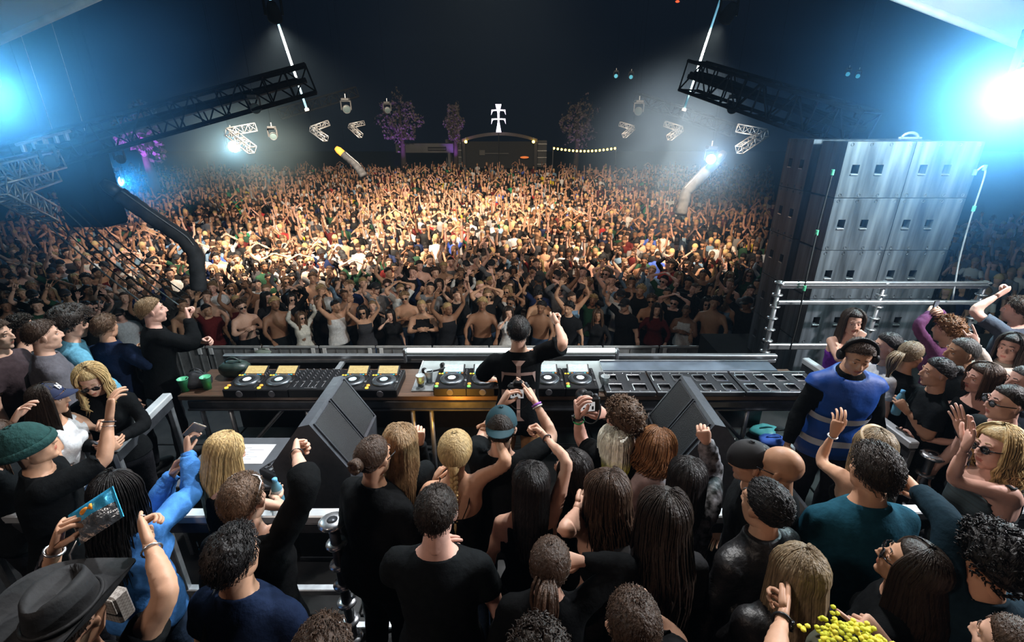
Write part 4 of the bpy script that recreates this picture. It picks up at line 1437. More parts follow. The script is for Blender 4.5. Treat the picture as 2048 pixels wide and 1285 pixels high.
o = thing('rigging_shackle', 'silver shackle lying on top of the speaker stack', 'shackle', (4.72, 6.1, 1.5 + 5 * H_))
g = G(); th = np.linspace(0, PI, 9); tube(g, np.stack([.10 * np.cos(th), 0 * th, .03 + .06 * np.sin(th)], -1), .018, 8); ob('bow', g, SILVER, o, smooth=True)
g = G(); bar(g, (-.14, 0, .03), (.14, 0, .03), .016, 8); ob('pin', g, SILVER, o)
# scaffold rail in front of it
o = thing('scaffold_railing', 'bare metal scaffold rails with collared posts before the speaker stack', 'scaffold', (4.4, 5.45, DECK))
def collared(par, x, y, z0, z1, r=.026, step=.15, m=STEEL):
    g = G(); bar(g, (x, y, z0), (x, y, z1), r, 12); p = ob('post', g, m, par, smooth=True)
    g = G(); lathe(g, [(r, -.012), (.058, -.008), (.062, 0), (.058, .008), (r, .012)], 14)
    cm = g.mesh('collar', SILVER, True)
    z = z1 - .02
    while z > z0 + .05:
        obj('collar', cm, p, (x, y, z)); z -= step
for x in (-1.22, .02, 1.22): collared(o, x, 0, 0, 1.56)
for z, h, nm, m in ((1.52, .085, 'top_rail', SILVER), (1.30, .05, 'middle_rail', STEEL), (.72, .075, 'bottom_rail', SILVER)):
    g = G(); bx(g, (0, -.03, z), (2.44, .05, h), b=.01)
    if nm == 'top_rail': bx(g, (0, -.058, z), (2.44, .012, .012))
    ob(nm, g, m, o)
g = G(); bar(g, (-1.3, .0, 0), (-1.75, .3, -.9), .025, 8); bar(g, (-1.22, 0, .1), (-1.5, .0, -.1), .02, 8); ob('brace', g, STEEL, o)
for lab, pts, m in (('thin black cable with green plugs hanging down the inner side of the speaker stack', [(1665, 345, 5.7), (1636, 455, 5.6), (1612, 560, 5.35), (1596, 640, 5.3), (1580, 700, 5.3)], RUBBER),
                    ('pale cable looping down the outer edge of the speaker stack', [(1950, 345, 5.7), (1968, 330, 5.68), (1972, 345, 5.66), (1940, 440, 5.6), (1918, 520, 5.5), (1905, 600, 5.35)], STEEL)):
    P = np.array([at_y(*p) for p in pts]); t = np.linspace(0, len(P) - 1, 30); i = np.minimum(t.astype(int), len(P) - 2); fr = (t - i)[:, None]
    C = P[i] * (1 - fr) + P[i + 1] * fr
    for _ in range(2): C[1:-1] = C[1:-1] * .5 + (C[:-2] + C[2:]) * .25
    o = thing('speaker_cable', lab, 'cable', C[0])
    g = G(); tube(g, C - C[0], .010, 6); ob('wire', g, m, o, smooth=True)
    for k in (0, 8, 16):
        g = G(); bar(g, C[k] - C[0] - (0, 0, .03), C[k] - C[0] + (0, 0, .03), .018, 8); ob('plug', g, mat('green_plug', (.1, .5, .28), rough=.5), o)

# ---------------------------------------------------------------- the DJ table
TZ = 2.55                                     # table top
xl, xr = at_z(352, 795, TZ)[0], at_z(1640, 795, TZ)[0]
y0, y1 = 3.86, 4.38
W = xr - xl; cx = (xl + xr) / 2
tb = thing('dj_table', 'long dark table carrying the players across the stage front', 'table', (cx, y0, DECK))
g = G(); bx(g, (0, (y1 - y0) / 2, TZ - DECK - .02), (W, y1 - y0, .04), b=.004); ob('tabletop', g, WOOD, tb)
g = G(); bx(g, (0, -.012, TZ - DECK - .02), (W, .02, .05), b=.006); ob('edge_strip', g, mat('bronze_edge', (.16, .11, .08), rough=.35, metal=.6), tb)
g = G(); bx(g, (0, .02, TZ - DECK - .12), (W - .1, .03, .10), b=.01); bx(g, (0, .0, TZ - DECK - .155), (W - .1, .025, .02), b=.004); ob('front_rail', g, DARK_STEEL, tb)
for k in range(2):
    g = G(); bx(g, (0, 4.70 - y0 + .012 * k, TZ - DECK - .012 - .052 * k), (W + .1, .06, .046), b=.008); ob('back_rail', g, ALU if k == 0 else STEEL, tb)
for k in range(6):
    g = G(); bx(g, (-W / 2 + .1 + k * (W - .2) / 5, (4.70 + y1) / 2 - y0, TZ - DECK - .075), (.05, 4.70 - y1 + .08, .04), b=.005); ob('outrigger', g, STEEL, tb)
g = G(); bx(g, (0, 4.74 - y0, .42), (W + .1, .02, .84)); ob('front_board', g, BLACK_METAL, tb)
lg = G(); bar(lg, (0, 0, 0), (0, 0, TZ - DECK - .16), .022, 10); lm_ = lg.mesh('leg', STEEL, True)
for px in (425, 480, 628, 832, 868, 1290, 1480, 1600):
    obj('leg', lm_, tb, (at_z(px, 835, 2.2)[0] - cx, .06, 0))
g = G()
for s in (-1, 1): bar(g, (s * (W / 2 - .3), .06, .1), (s * (W / 2 - .9), .06, .75), .018, 8)
ob('brace', g, STEEL, tb)
# bright work plate under the right-hand players
def slab_px(name, label, cat, pa, pb, z, th, m, b=.004):
    a, c = at_z(*pa, z), at_z(*pb, z)
    o = thing(name, label, cat, ((a[0] + c[0]) / 2, (a[1] + c[1]) / 2, z - th))
    return o, abs(c[0] - a[0]), abs(c[1] - a[1])
o, w, d = slab_px('work_plate', 'pale metal plate under the players beside the DJ', 'plate', (822, 782), (1200, 722), TZ + .012, .012, ALU)
g = G(); bx(g, (0, 0, .006), (w, d, .012), b=.003); ob('sheet', g, mat('pale_plate', (.20, .215, .22), rough=.4, metal=.4), o)
g = G()
for s in (-1, 1): bx(g, (s * (w / 2 - .01), 0, .016), (.012, d * .96, .010), b=.002)
ob('side_lip', g, ALU, o)
o, w, d = slab_px('cover_plate', 'long blue-grey cover plate behind the punched lids', 'plate', (1206, 741), (1535, 722), TZ + .03, .03, ALU)
g = G(); bx(g, (0, 0, .015), (w, d, .03), b=.004); ob('sheet', g, mat('blue_grey_plate', (.13, .16, .20), rough=.38, metal=.4, var=.3, scale=5), o)
g = G(); bx(g, (0, d / 2 - .012, .036), (w, .02, .014), b=.003); ob('rear_lip', g, ALU, o)
# punched flight-case lids
LIDM = mat('black_lid', (.035, .036, .04), rough=.35, metal=.3, scale=6, var=.4)
ya, yb = at_z(1400, 787, TZ + .05)[1], at_z(1400, 744, TZ + .05)[1]
for i, (pa, pb, n, lab) in enumerate(((1206, 1304, 2, 'narrow punched lid nearest the DJ on the right of the table'), (1306, 1477, 4, 'middle punched lid with silver-rimmed openings'), (1479, 1640, 4, 'outer punched lid beside the security man'))):
    x0, x1 = at_z(pa, 770, TZ + .05)[0] + .004, at_z(pb, 770, TZ + .05)[0] - .004
    o = thing('case_lid', lab, 'flight case lid', (x0, ya, TZ), 0, 'punched lids on the table')
    w, d = x1 - x0, yb - ya
    hs = []
    st = w / n
    for k in range(n):
        for (f0, sh) in ((.12, .20), (.55, .12)):
            hx = st * k + st * sh
            hs.append((hx, hx + st * .55, d * f0, d * (f0 + .27)))
    g = G(); holed(g, (0, w), (0, d), hs, .03, 0, .028, 1)
    V, q, t, mq, mt = g.arr()
    V = np.stack([V[:, 0], V[:, 2], .05 - V[:, 1]], -1); g2 = G(); g2.add(V, q, None, mq); ob('lid', g2, [LIDM, mat('lid_recess', (.03, .03, .033), rough=.5)], o)
    for h in hs:
        g = G(); a, b_, c, e = h
        tube(g, [(a, c, .052), (b_, c, .052), (b_, e, .052), (a, e, .052), (a, c, .052)], .0055, 5, cap=False); ob('rim', g, SILVER, o)
    g = G()
    for yy in (.012, d - .012): bx(g, (w / 2, yy, .053), (w, .018, .012), b=.003)
    ob('edge_profile', g, ALU, o)
    g = G()
    for k in range(int(w / .09)):
        ball(g, (.045 + k * .09, .035, .051), (.006, .006, .004), 6, 4); ball(g, (.045 + k * .09, d - .035, .051), (.006, .006, .004), 6, 4)
    tag(ob('rivet', g, SILVER, o), kind='stuff')

# players and mixers
SCRY = mat('yellow_player_screen', (.02, .02, .02), emit=(.85, .60, .20), estr=.95, var=.05, rough=.4, spec=.1)
SCRB = mat('white_player_screen', (.02, .02, .02), emit=(.60, .82, .88), estr=1.15, var=.05, rough=.4, spec=.1)
def stripe_emission(m, c1, c2, sc=26):
    nt = m.node_tree; b = nt.nodes['Principled BSDF']
    tc = nt.nodes.new('ShaderNodeTexCoord'); w = nt.nodes.new('ShaderNodeTexBrick'); r = nt.nodes.new('ShaderNodeMix'); r.data_type = 'RGBA'
    w.inputs['Scale'].default_value = sc; w.inputs['Color1'].default_value = (1, 1, 1, 1); w.inputs['Color2'].default_value = (.2, .2, .2, 1); w.inputs['Mortar'].default_value = (.55, .55, .55, 1); w.inputs['Bias'].default_value = -.3
    nt.links.new(tc.outputs['Object'], w.inputs['Vector'])
    r.inputs['A'].default_value = (*c2, 1); r.inputs['B'].default_value = (*c1, 1)
    nt.links.new(w.outputs['Color'], r.inputs['Factor']); nt.links.new(r.outputs['Result'], b.inputs['Emission Color'])
stripe_emission(SCRY, (.95, .74, .30), (.62, .40, .12))
stripe_emission(SCRB, (.78, .95, .96), (.35, .60, .70))
JOGD = mat('jog_display', (.8, .9, .95), emit=(.80, .95, 1.0), estr=1.3)
JOGD2 = mat('jog_display_dim', (.5, .8, .9), emit=(.42, .72, .82), estr=.8)
JOGS = mat('jog_rim', (.09, .10, .11), rough=.32, metal=.7)
GRNB = mat('green_button', (.1, .5, .1), emit=(.25, .85, .15), estr=.9)
YELB = mat('yellow_button', (.7, .5, .05), emit=(1, .68, .05), estr=1.0)
KN = G(); lathe(KN, [(.009, 0), (.008, .018), (.006, .020), (0, .020)], 10); KNOB = KN.mesh('knob', mat('knob_grey', (.06, .06, .065), rough=.4), True)
def player(label, x, y, z, scr, jogm, btn):
    o = thing('media_player', label, 'player', (x, y, z), 0, 'players on the DJ table')
    w, d, h = .305, .40, .085
    g = G(); bx(g, (0, 0, h / 2), (w, d, h), b=.008); ob('body', g, BLACK_PLASTIC, o)
    g = G(); lathe(g, [(.112, 0), (.112, .010), (.104, .020), (.072, .022), (.068, .020)], 30); j = ob('jog_wheel', g, JOGS, o, (0, -.035, h), smooth=True)
    g = G(); lathe(g, [(.070, .0205), (.040, .0225), (.0, .0225)], 24); ob('jog_plate', g, BLACK_PLASTIC, j, smooth=True)
    g = G(); lathe(g, [(.036, .022), (.036, .0235), (0, .0235)], 20); ob('jog_display', g, jogm, j, smooth=True)
    R = rotm('X', math.radians(20))
    g = G(); bx(g, (0, .148, h + .018), (.215, .115, .016), R, .004); s = ob('screen_housing', g, BLACK_PLASTIC, o)
    g = G(); bx(g, (0, 0, 0), (.186, .098, .003)); so = ob('screen', g, scr, s, (0, .145, h + .0275)); so.rotation_euler = (math.radians(20), 0, 0)
    for k in range(2):
        g = G(); bx(g, (-.128 + .026 * k, .075, h + .003), (.018, .014, .008), b=.002); ob('loop_button', g, YELB, o)
    for k, mm in enumerate((btn, mat('orange_ring', (.6, .25, .03), emit=(.9, .35, .04), estr=.5))):
        g = G(); lathe(g, [(.017, 0), (.016, .007), (0, .007)], 14); ob('transport_button', g, mm, o, (-.126, -.165 + .045 * k, h), smooth=True)
    g = G(); bx(g, (.128, -.08, h + .002), (.010, .17, .003)); sl = ob('tempo_slot', g, RUBBER, o)
    g = G(); bx(g, (.128, -.07, h + .010), (.020, .028, .014), b=.003); ob('slider_cap', g, SILVER, sl)
    for k in range(8):
        g = G(); bx(g, (-.088 + .025 * k, .088, h + .003), (.019, .012, .006), b=.001); ob('pad', g, mat('pad_%d' % (k % 3), [(.05, .3, .3), (.3, .1, .02), (.02, .1, .3)][k % 3], emit=[(.1, .5, .5), (.6, .2, .03), (.05, .2, .6)][k % 3], estr=.35), o)
    for k in range(3): obj('knob', KNOB, o, (.125, .06 + .035 * k, h))
    g = G(); lathe(g, [(.032, .0), (.030, .004), (0, .005)], 16); ob('logo_plate', g, mat('grey_print', (.10, .10, .11), rough=.5), o, (0, -.2015, h * .5)).rotation_euler = (PI / 2, 0, 0)
    return o
def mixer(label, x, y, z, n=6):
    o = thing('mixer', label, 'mixer', (x, y, z), 0, 'mixers on the DJ table')
    w, d, h = .40, .40, .09
    g = G(); bx(g, (0, 0, h / 2), (w, d, h), b=.008); ob('body', g, BLACK_PLASTIC, o)
    for c in range(n):
        xx = -.16 + c * .064
        for r in range(5): obj('knob', KNOB, o, (xx, .165 - r * .042, h))
        g = G(); bx(g, (xx, -.10, h + .001), (.005, .11, .002)); s = ob('fader_slot', g, mat('slot_grey', (.16, .16, .17), rough=.5), o)
        g = G(); bx(g, (xx, -.085 + .012 * (c % 3), h + .008), (.020, .013, .014), b=.002); ob('fader_cap', g, SILVER, s)
    g = G(); bx(g, (.17, .02, h + .002), (.05, .016, .004)); ob('meter', g, mat('mixer_display', (.6, .6, .7), emit=(.6, .62, .75), estr=.7), o)
    g = G(); bx(g, (0, -.175, h + .001), (.11, .004, .002)); s = ob('crossfader_slot', g, mat('slot_grey', (.16, .16, .17)), o)
    g = G(); bx(g, (.02, -.175, h + .008), (.013, .020, .014), b=.002); ob('crossfader_cap', g, SILVER, s)
    return o
pz = TZ + .002
dpt = lambda px: at_z(px, 760, TZ + .09)[0]
py_ = at_z(640, 768, TZ + .05)[1]
for px, lab in ((497, 'outermost player with a yellow screen, by the green cups'), (560, 'player with a yellow screen next to the left mixer, outer side'), (707, 'player with a yellow screen on the inner side of the left mixer'), (769, 'player with a yellow screen nearest the pale plate')):
    player(lab, dpt(px), py_ + .02, pz, SCRY, JOGD if px < 500 else JOGD2, YELB)
mixer('long black mixer between the yellow-screen players', dpt(634), py_ + .02, pz)
for px, lab in ((904, 'player with a white screen beside the clear cups'), (967, 'player with a white screen just left of the DJ'), (1095, 'player with a white screen just right of the DJ'), (1160, 'player with a white screen nearest the punched lids')):
    player(lab, dpt(px), py_ + .03, pz + .012, SCRB, JOGD, GRNB)
mixer('black mixer in front of the DJ', dpt(1030), py_ + .03, pz + .012)
# light bar along the front of the table
a, b = at_z(815, 701, TZ + .09), at_z(1229, 701, TZ + .09)
o = thing('light_bar', 'long glowing white light bar behind the players', 'light bar', ((a[0] + b[0]) / 2, a[1], TZ + .05))
Lb = b[0] - a[0]
g = G(); tube(g, [(-Lb / 2, -.01, .045), (Lb / 2, -.01, .045)], .023, 12); ob('tube', g, LEDW, o, smooth=True)
g = G(); bx(g, (0, .03, .030), (Lb + .06, .02, .05), b=.006); bx(g, (0, .0, .005), (Lb + .06, .06, .010), b=.003); ob('housing', g, RUBBER, o)
for s in (-1, 1):
    g = G(); bx(g, (s * (Lb / 2 + .03), -.005, -.02), (.03, .05, .16), b=.005); ob('bracket', g, STEEL, o)
lamp('orange_table_lamp', 'SPOT', (-.55, 3.30, 2.36), (1.0, .45, .06), 26, aim=(-.5, 3.9, 2.40), spot_size=math.radians(110), spot_blend=.8, shadow_soft_size=.04)
o = thing('clip_lamp', 'small orange lamp under the table edge beside the DJ', 'lamp', (-.55, 3.26, 2.36))
g = G(); lathe(g, [(0, -.05), (.03, -.05), (.04, .02), (.035, .02)], 12, 0, (0, 0, 0), rotm('X', -PI / 2)); ob('shade', g, BLACK_METAL, o, smooth=True)
g = G(); bar(g, (0, -.02, 0), (0, -.02, DECK - 2.36), .010, 8); bx(g, (0, -.02, DECK - 2.36 + .012), (.16, .16, .024), b=.005); ob('stand', g, BLACK_METAL, o)

# cups, headphones, bags on the table
def cup(label, px, py, r=.040, h=.12, m=None, liq=None, z=TZ + .013):
    p = at_z(px, py, z + h / 2)
    o = thing('plastic_cup', label, 'cup', (p[0], p[1], z), 0, 'cups on the DJ table')
    g = G(); lathe(g, [(0, .002), (r * .72, .002), (r * .72, .0), (r, h), (r + .003, h), (r + .003, h - .004), (r * .95, h - .004), (r * .70, .006), (0, .006)], 18); ob('shell', g, m or CLEARPL, o, smooth=True)
    if liq: g = G(); lathe(g, [(0, .008), (r * .68, .008), (r * .85, h * .55), (0, h * .55)], 16); ob('drink', g, liq, o, smooth=True)
GCUP = mat('green_cup', (.16, .62, .36), rough=.3, trans=.25, ior=1.2)
LIME = mat('lime_drink', (.55, .70, .12), rough=.3)
cup('green plastic cup standing at the outer end of the table', 368, 770, .045, .13, GCUP, None, TZ)
cup('green cup of yellow drink beside the yellow-screen players', 413, 766, .045, .13, GCUP, LIME, TZ)
cup('cup of pale green drink beside the white-screen players', 841, 762, liq=LIME)
cup('empty clear cup behind the pale green drink', 858, 753)
cup('clear cup standing near the punched lids', 1210, 764)
o = thing('headphones', 'black headphones lying behind the clear cups', 'headphones', at_z(868, 742, TZ + .06))
g = G(); headphones_geo(g); V, q, t, mq, mt = g.arr(); g2 = G(); g2.add(V @ rotm('X', 1.2).T @ rotm('Z', .6).T * 1.0, q, t); ob('band', g2, BLACK_PLASTIC, o, (0, 0, .03), smooth=True)
def lumpy(name, label, cat, loc, r, m, seed=0, sc=(1, 1, 1), extra=None):
    rng = np.random.RandomState(seed)
    o = thing(name, label, cat, loc)
    g = G(); ball(g, (0, 0, 0), r, 22, 14)
    V, q, t, mq, mt = g.arr()
    V = V * (1 + .16 * np.sin(V * 31 / max(r) * .12 + seed).sum(1, keepdims=True) / 2 + .07 * np.sin(V[:, [1, 2, 0]] * 60 + seed).sum(1, keepdims=True) / 2)
    V[:, 2] = np.maximum(V[:, 2] + r[2] * .8, 0)
    g2 = G(); g2.add(V, q, t); ob('bag_body', g2, m, o, smooth=True)
    g = G(); th = np.linspace(0, PI, 10); tube(g, np.stack([r[0] * .5 * np.cos(th), 0 * th, r[2] * 1.5 + r[2] * .7 * np.sin(th)], -1), .010, 6, sq=.5); ob('handle', g, m, o, smooth=True)
BAGM = mat('black_nylon', (.014, .015, .018), rough=.55, scale=10, bump=.5, var=.4)
lumpy('bag', 'crumpled black bag by the green cups at the end of the table', 'bag', (xl + .08, 4.05, TZ), (.13, .11, .08), BAGM, 3)
lumpy('bag', 'dark bag with green sheen behind the green cups', 'bag', (xl + .33, 4.24, TZ), (.16, .10, .09), mat('dark_green_nylon', (.02, .035, .03), rough=.4, bump=.4, scale=9), 5)
lumpy('bag', 'orange-red bag on the deck under the left table end', 'bag', (-2.95, 3.62, DECK), (.16, .12, .16), mat('orange_red_nylon', (.42, .05, .015), rough=.6), 8)

# ---------------------------------------------------------------- wedge monitors on stands
def monitor(label, sx):
    o = thing('stage_monitor', label, 'speaker', (sx * 1.40, 3.2, DECK))
    # profile in the x-z plane, front grille slopes up towards the DJ
    p = [(-.20, .62), (.30, .46), (.34, .98), (.10, 1.30), (.02, 1.32), (-.22, .92)]
    p = [(x * sx, z) for x, z in p]
    if sx < 0: p = p[::-1]
    g = G(); prism(g, p, -.36, .36); ob('cabinet', g, mat('monitor_paint', (.055, .06, .07), rough=.35, scale=30, var=.15, bump=.08, spec=.6), o)
    d = nrm(np.array((.02 + .22, 0, 1.32 - .92))); nn = np.array((-d[2], 0, d[0]))
    for k in range(2):
        c = np.array((-.10, -.17 + .34 * k, 1.12)) + nn * .006
        R = np.stack([d * 1, np.array((0, 1, 0)), nn], 1)
        g = G(); bx(g, (0, 0, 0), (.40, .30, .012), R, .004); V, q, t, mq, mt = g.arr(); V = (V + c) * (sx, 1, 1); g2 = G(); g2.add(V, q, t); gr = ob('grille', g2, mat('monitor_grille', (.016, .018, .02), rough=.5, scale=160, var=.5, bump=.5), o)
        g = G()
        for e in (-1, 1): bx(g, c + np.array((0, e * .155, 0)), (.42, .010, .018), R)
        V, q, t, mq, mt = g.arr(); g2 = G(); g2.add(V * (sx, 1, 1), q, t); tag(ob('grille_frame', g2, DARK_STEEL, gr), kind='stuff')
    g = G()
    for e in (-.25, .25): bx(g, (sx * .335, e, .75), (.02, .14, .05), b=.008)
    ob('side_handle', g, RUBBER, o)
    g = G(); bx(g, (sx * .05, 0, .28), (.50, .66, .56), b=.015); ob('stand_case', g, BLACK_METAL, o)
    g = G()
    for e in (-1, 1):
        for z in (.03, .53): bx(g, (sx * .05, e * .335, z), (.50, .014, .03))
    ob('case_edge', g, DARK_STEEL, o)
    return o
monitor('big black wedge monitor on the left of the DJ, slanted top lit grey', -1)
monitor('big black wedge monitor on the right of the DJ with two grilles', 1)

# ---------------------------------------------------------------- rails and barriers on the deck
def barrier_rail(label, a, b, h=1.08, cat='railing', boards=True, posts=True):
    a = np.array((a[0], a[1], DECK)); b = np.array((b[0], b[1], DECK))
    o = thing('deck_railing', label, cat, a)
    d = b - a; L = np.linalg.norm(d[:2]); u = d / L; R = np.stack([u, np.array((-u[1], u[0], 0)), np.array((0, 0, 1.0))], 1)
    c = d / 2
    g = G(); bx(g, c + (0, 0, h - .03), (L, .075, .06), R, .008); ob('top_rail', g, mat('white_rail', (.55, .58, .60), rough=.35, metal=.4, scale=6), o)
    g = G(); bx(g, c + (0, 0, h - .105), (L, .055, .08), R, .006); ob('under_rail', g, DARK_STEEL, o)
    g = G(); bx(g, c + (0, 0, .42), (L, .05, .05), R, .006); ob('middle_rail', g, STEEL, o)
    g = G(); bx(g, c + (0, 0, .06), (L, .05, .06), R, .006); ob('foot_rail', g, STEEL, o)
    n = max(1, int(round(L / 1.15)))
    for k in range(n + 1):
        g = G(); p = d * (k / n) + u * (.02 if k == 0 else -.02 if k == n else 0); bx(g, p + (0, 0, h / 2 - .03), (.045, .045, h - .08), R, .006); ob('upright', g, STEEL, o)
    return o
barrier_rail('pale topped railing across the deck between the two rows of guests', (-3.3, 2.27), (1.35, 2.27))
barrier_rail('pale topped railing behind the woman with round sunglasses', (2.05, 2.30), (3.3, 2.30))
A, B = at_z(222, 893, 2.68), at_z(334, 786, 2.68); barrier_rail('short white railing running to the left end of the DJ table', A, B)
A, B = at_z(1758, 832, 2.68), at_z(1832, 886, 2.68); barrier_rail('short pale railing beside the security man', A, B)
A, B = at_z(1612, 712, 2.70), at_z(1668, 748, 2.70); barrier_rail('green-white handrail at the outer end of the table', A, B)
def spigot(label, px, py, z, r=.045):
    p = at_z(px, py, z)
    o = thing('scaffold_post', label, 'post', (p[0], p[1], DECK))
    collared(o, 0, 0, 0, z - DECK, .03, .16, DARK_STEEL)
    g = G(); lathe(g, [(.03, 0), (.075, .005), (.08, .015), (.06, .03), (.03, .03)], 16); ob('top_collar', g, SILVER, o, (0, 0, z - DECK - .03), smooth=True)
spigot('collared scaffold post before the pale railing, left of centre', 664, 1040, 2.78)
spigot('collared scaffold post by the railing beside the woman in sunglasses', 1866, 908, 2.62)

# crowd barrier along the pit
g = G(); bx(g, (0, 0, 1.08), (1.03, .05, .05), b=.012); BT = g.mesh('barrier_top', mat('barrier_steel', (.42, .43, .44), rough=.45, metal=.2, scale=9), False)
g = G(); bx(g, (0, .02, .58), (1.02, .02, .92), b=.004)
for k in range(5): bx(g, (-.4 + .2 * k, -.0, .58), (.012, .02, .9))
BP = g.mesh('barrier_board', mat('grey_barrier_board', (.26, .265, .27), rough=.5, metal=.3, scale=6, var=.3), False)
g = G(); bx(g, (0, -.02, 1.0), (.07, .03, .13), b=.006); BB = g.mesh('barrier_bracket', mat('pale_bracket', (.7, .71, .72), rough=.5), False)
g = G(); bx(g, (0, -.45, .012), (1.0, .95, .02)); BF = g.mesh('barrier_foot', DARK_STEEL, False)
for k in range(13):
    x = -6.2 + 1.05 * k
    o = thing('crowd_barrier', 'grey steel crowd barrier panel before the front row, %s from the left' % ['first', 'second', 'third', 'fourth', 'fifth', 'sixth', 'seventh', 'eighth', 'ninth', 'tenth', 'eleventh', 'twelfth', 'thirteenth'][k], 'barrier', (x, 8.05, 0), 0, 'crowd barrier panels')
    obj('top_rail', BT, o); obj('board', BP, o); obj('foot_plate', BF, o)
    for s in (-1, 1): obj('bracket', BB, o, (s * .42, 0, 0))
lumpy('cloth', 'pale green cloth lying over the crowd barrier', 'cloth', (at_y(527, 706, 7.9)[0], 7.9, 1.02), (.16, .06, .045), mat('pale_green_cloth', (.35, .42, .36), rough=.9), 4)

# flight case with paper and mixer at left, plywood steps at right
p = at_z(520, 918, 2.30)
o = thing('flight_case', 'grey-topped flight case left of the wedge monitor', 'flight case', (p[0] - .05, p[1] - .02, DECK))
g = G(); bx(g, (0, 0, .34), (.95, .62, .66), b=.01); ob('case_body', g, BLACK_METAL, o)
g = G(); bx(g, (0, 0, .685), (.96, .63, .03), b=.006); ob('case_top', g, mat('grey_case_top', (.07, .075, .085), rough=.55), o)
g = G()
for sx in (-1, 1):
    for sy in (-1, 1): bx(g, (sx * .475, sy * .31, .35), (.03, .03, .69), b=.005)
ob('corner_profile', g, ALU, o)
g = G(); bx(g, (-.06, .08, .7025), (.32, .26, .004)); pp = thing('paper_sheet', 'white sheet of paper lying on the flight case', 'paper', (p[0] - .05, p[1] - .02, DECK)); ob('sheet', g, mat('white_paper', (.55, .56, .58), rough=.8), pp)
g = G()
for k in range(7): bx(g, (-.13 + (k % 3) * .05, -.02 + .030 * k, .705), (.09 + .03 * (k % 2), .004, .001))
ob('printed_line', g, mat('grey_ink', (.3, .3, .33)), pp)
m_ = thing('lighting_desk', 'silver control desk of fader rows beside the white paper', 'control desk', (p[0] + .36, p[1] - .12, 2.305), math.radians(-28))
g = G(); bx(g, (0, 0, .035), (.34, .42, .07), b=.008); ob('desk_body', g, BLACK_METAL, m_)
for k in range(6):
    g = G(); bx(g, (-.13 + .052 * k, 0, .074), (.022, .36, .006), b=.002); s = ob('fader_strip', g, ALU if k % 2 else DARK_STEEL, m_)
    for j in range(5): 
        g = G(); bx(g, (-.13 + .052 * k, -.14 + .07 * j, .083), (.018, .02, .014), b=.003); ob('fader_cap', g, SILVER if (j + k) % 2 else BLACK_PLASTIC, s)
st = thing('step_unit', 'plywood step unit below the outer end of the table', 'steps', (1.95, 3.1, DECK))
for k, (yy, zz) in enumerate(((.42, .52), (.08, .34), (-.26, .17))):
    g = G(); bx(g, (.06 * k, yy, zz), (.66, .32, .03), b=.004); ob('tread', g, PLY if k < 1 else mat('worn_ply', (.24, .18, .13), rough=.6, scale=4), st)
    g = G(); bx(g, (.06 * k, yy - .155, zz - .085), (.66, .012, .15)); ob('riser', g, BLACK_METAL, st)
for s in (-1, 1):
    g = G(); bx(g, (s * .34, .08, .26), (.03, 1.0, .5), b=.004); ob('side_frame', g, DARK_STEEL, st)
o = thing('spray_can', 'small white can standing on the plywood step', 'can', (1.98, 3.58, DECK + .535))
g = G(); lathe(g, [(0, 0), (.025, 0), (.025, .10), (.012, .12), (.012, .14), (0, .14)], 14); ob('can_body', g, mat('white_can', (.7, .7, .68), rough=.4), o, smooth=True)
g = G(); bar(g, (0, 0, .135), (0, 0, .15), .009, 8); ob('nozzle', g, BLACK_PLASTIC, o)
def bottle(label, loc, tilt=0, m=BLUEPL, h=.21):
    o = thing('water_bottle', label, 'bottle', loc); o.rotation_euler = (tilt, 0, 0)
    r = .032
    g = G(); lathe(g, [(0, 0), (r * .9, 0), (r, .012), (r, h * .32), (r * .93, h * .36), (r, h * .40), (r, h * .66), (r * .55, h * .84), (r * .42, h * .88), (r * .42, h * .94)], 16); ob('shell', g, m, o, smooth=True)
    g = G(); lathe(g, [(r * .48, h * .91), (r * .48, h * 1.0), (0, h * 1.0)], 14); ob('cap', g, mat('blue_cap', (.15, .45, .75), rough=.4), o, smooth=True)
    g = G(); lathe(g, [(r * 1.01, h * .42), (r * 1.01, h * .62)], 16); ob('label_band', g, mat('pale_label', (.6, .75, .85), rough=.5), o, smooth=True)
    return o
for k, (px, py) in enumerate(((1545, 885), (1560, 872), (1530, 868))):
    q_ = at_z(px, py, DECK + .03)
    lumpy('rag', ['blue cloth dropped on the deck behind the bald man', 'black cloth dropped on the deck by the table leg', 'turquoise plastic bag on the deck beside the steps'][k], 'cloth', (q_[0], q_[1], DECK), (.16, .12, .06), [mat('blue_rag', (.04, .10, .40), rough=.8), BAGM, mat('turq_bag', (.10, .40, .42), rough=.4)][k], 11 + k)

# ---------------------------------------------------------------- far end of the field
FY = 60.0
def far_box(name, label, cat, pa, pb, y, dep, m, parts=()):
    a, b = at_y(*pa, y), at_y(*pb, y)
    o = thing(name, label, cat, ((a[0] + b[0]) / 2, y + dep / 2, min(a[2], b[2])))
    w, h = abs(b[0] - a[0]), abs(b[2] - a[2])
    g = G(); bx(g, (0, 0, h / 2), (w, dep, h), b=.04); ob('wall', g, m, o)
    return o, w, h
FG = mat('pale_container', (.16, .17, .18), rough=.7, emit=None, scale=1)
o, w, h = far_box('container', 'long grey container at the far end left of the small stage', 'container', (792, 306), (906, 287), FY, 2.4, FG)
g = G(); bx(g, (w * .22, -1.22, h * .42), (w * .32, .06, h * .42)); ob('window', g, mat('dark_opening', (.01, .01, .012)), o)
g = G(); bx(g, (w * .22, -1.26, h * .40), (w * .30, .04, h * .10)); ob('shelf', g, FG, o)
for s in (-1, 1):
    g = G(); bx(g, (s * w * .42, 0, -1.1), (.3, 2.0, 2.4)); ob('support', g, FG, o)
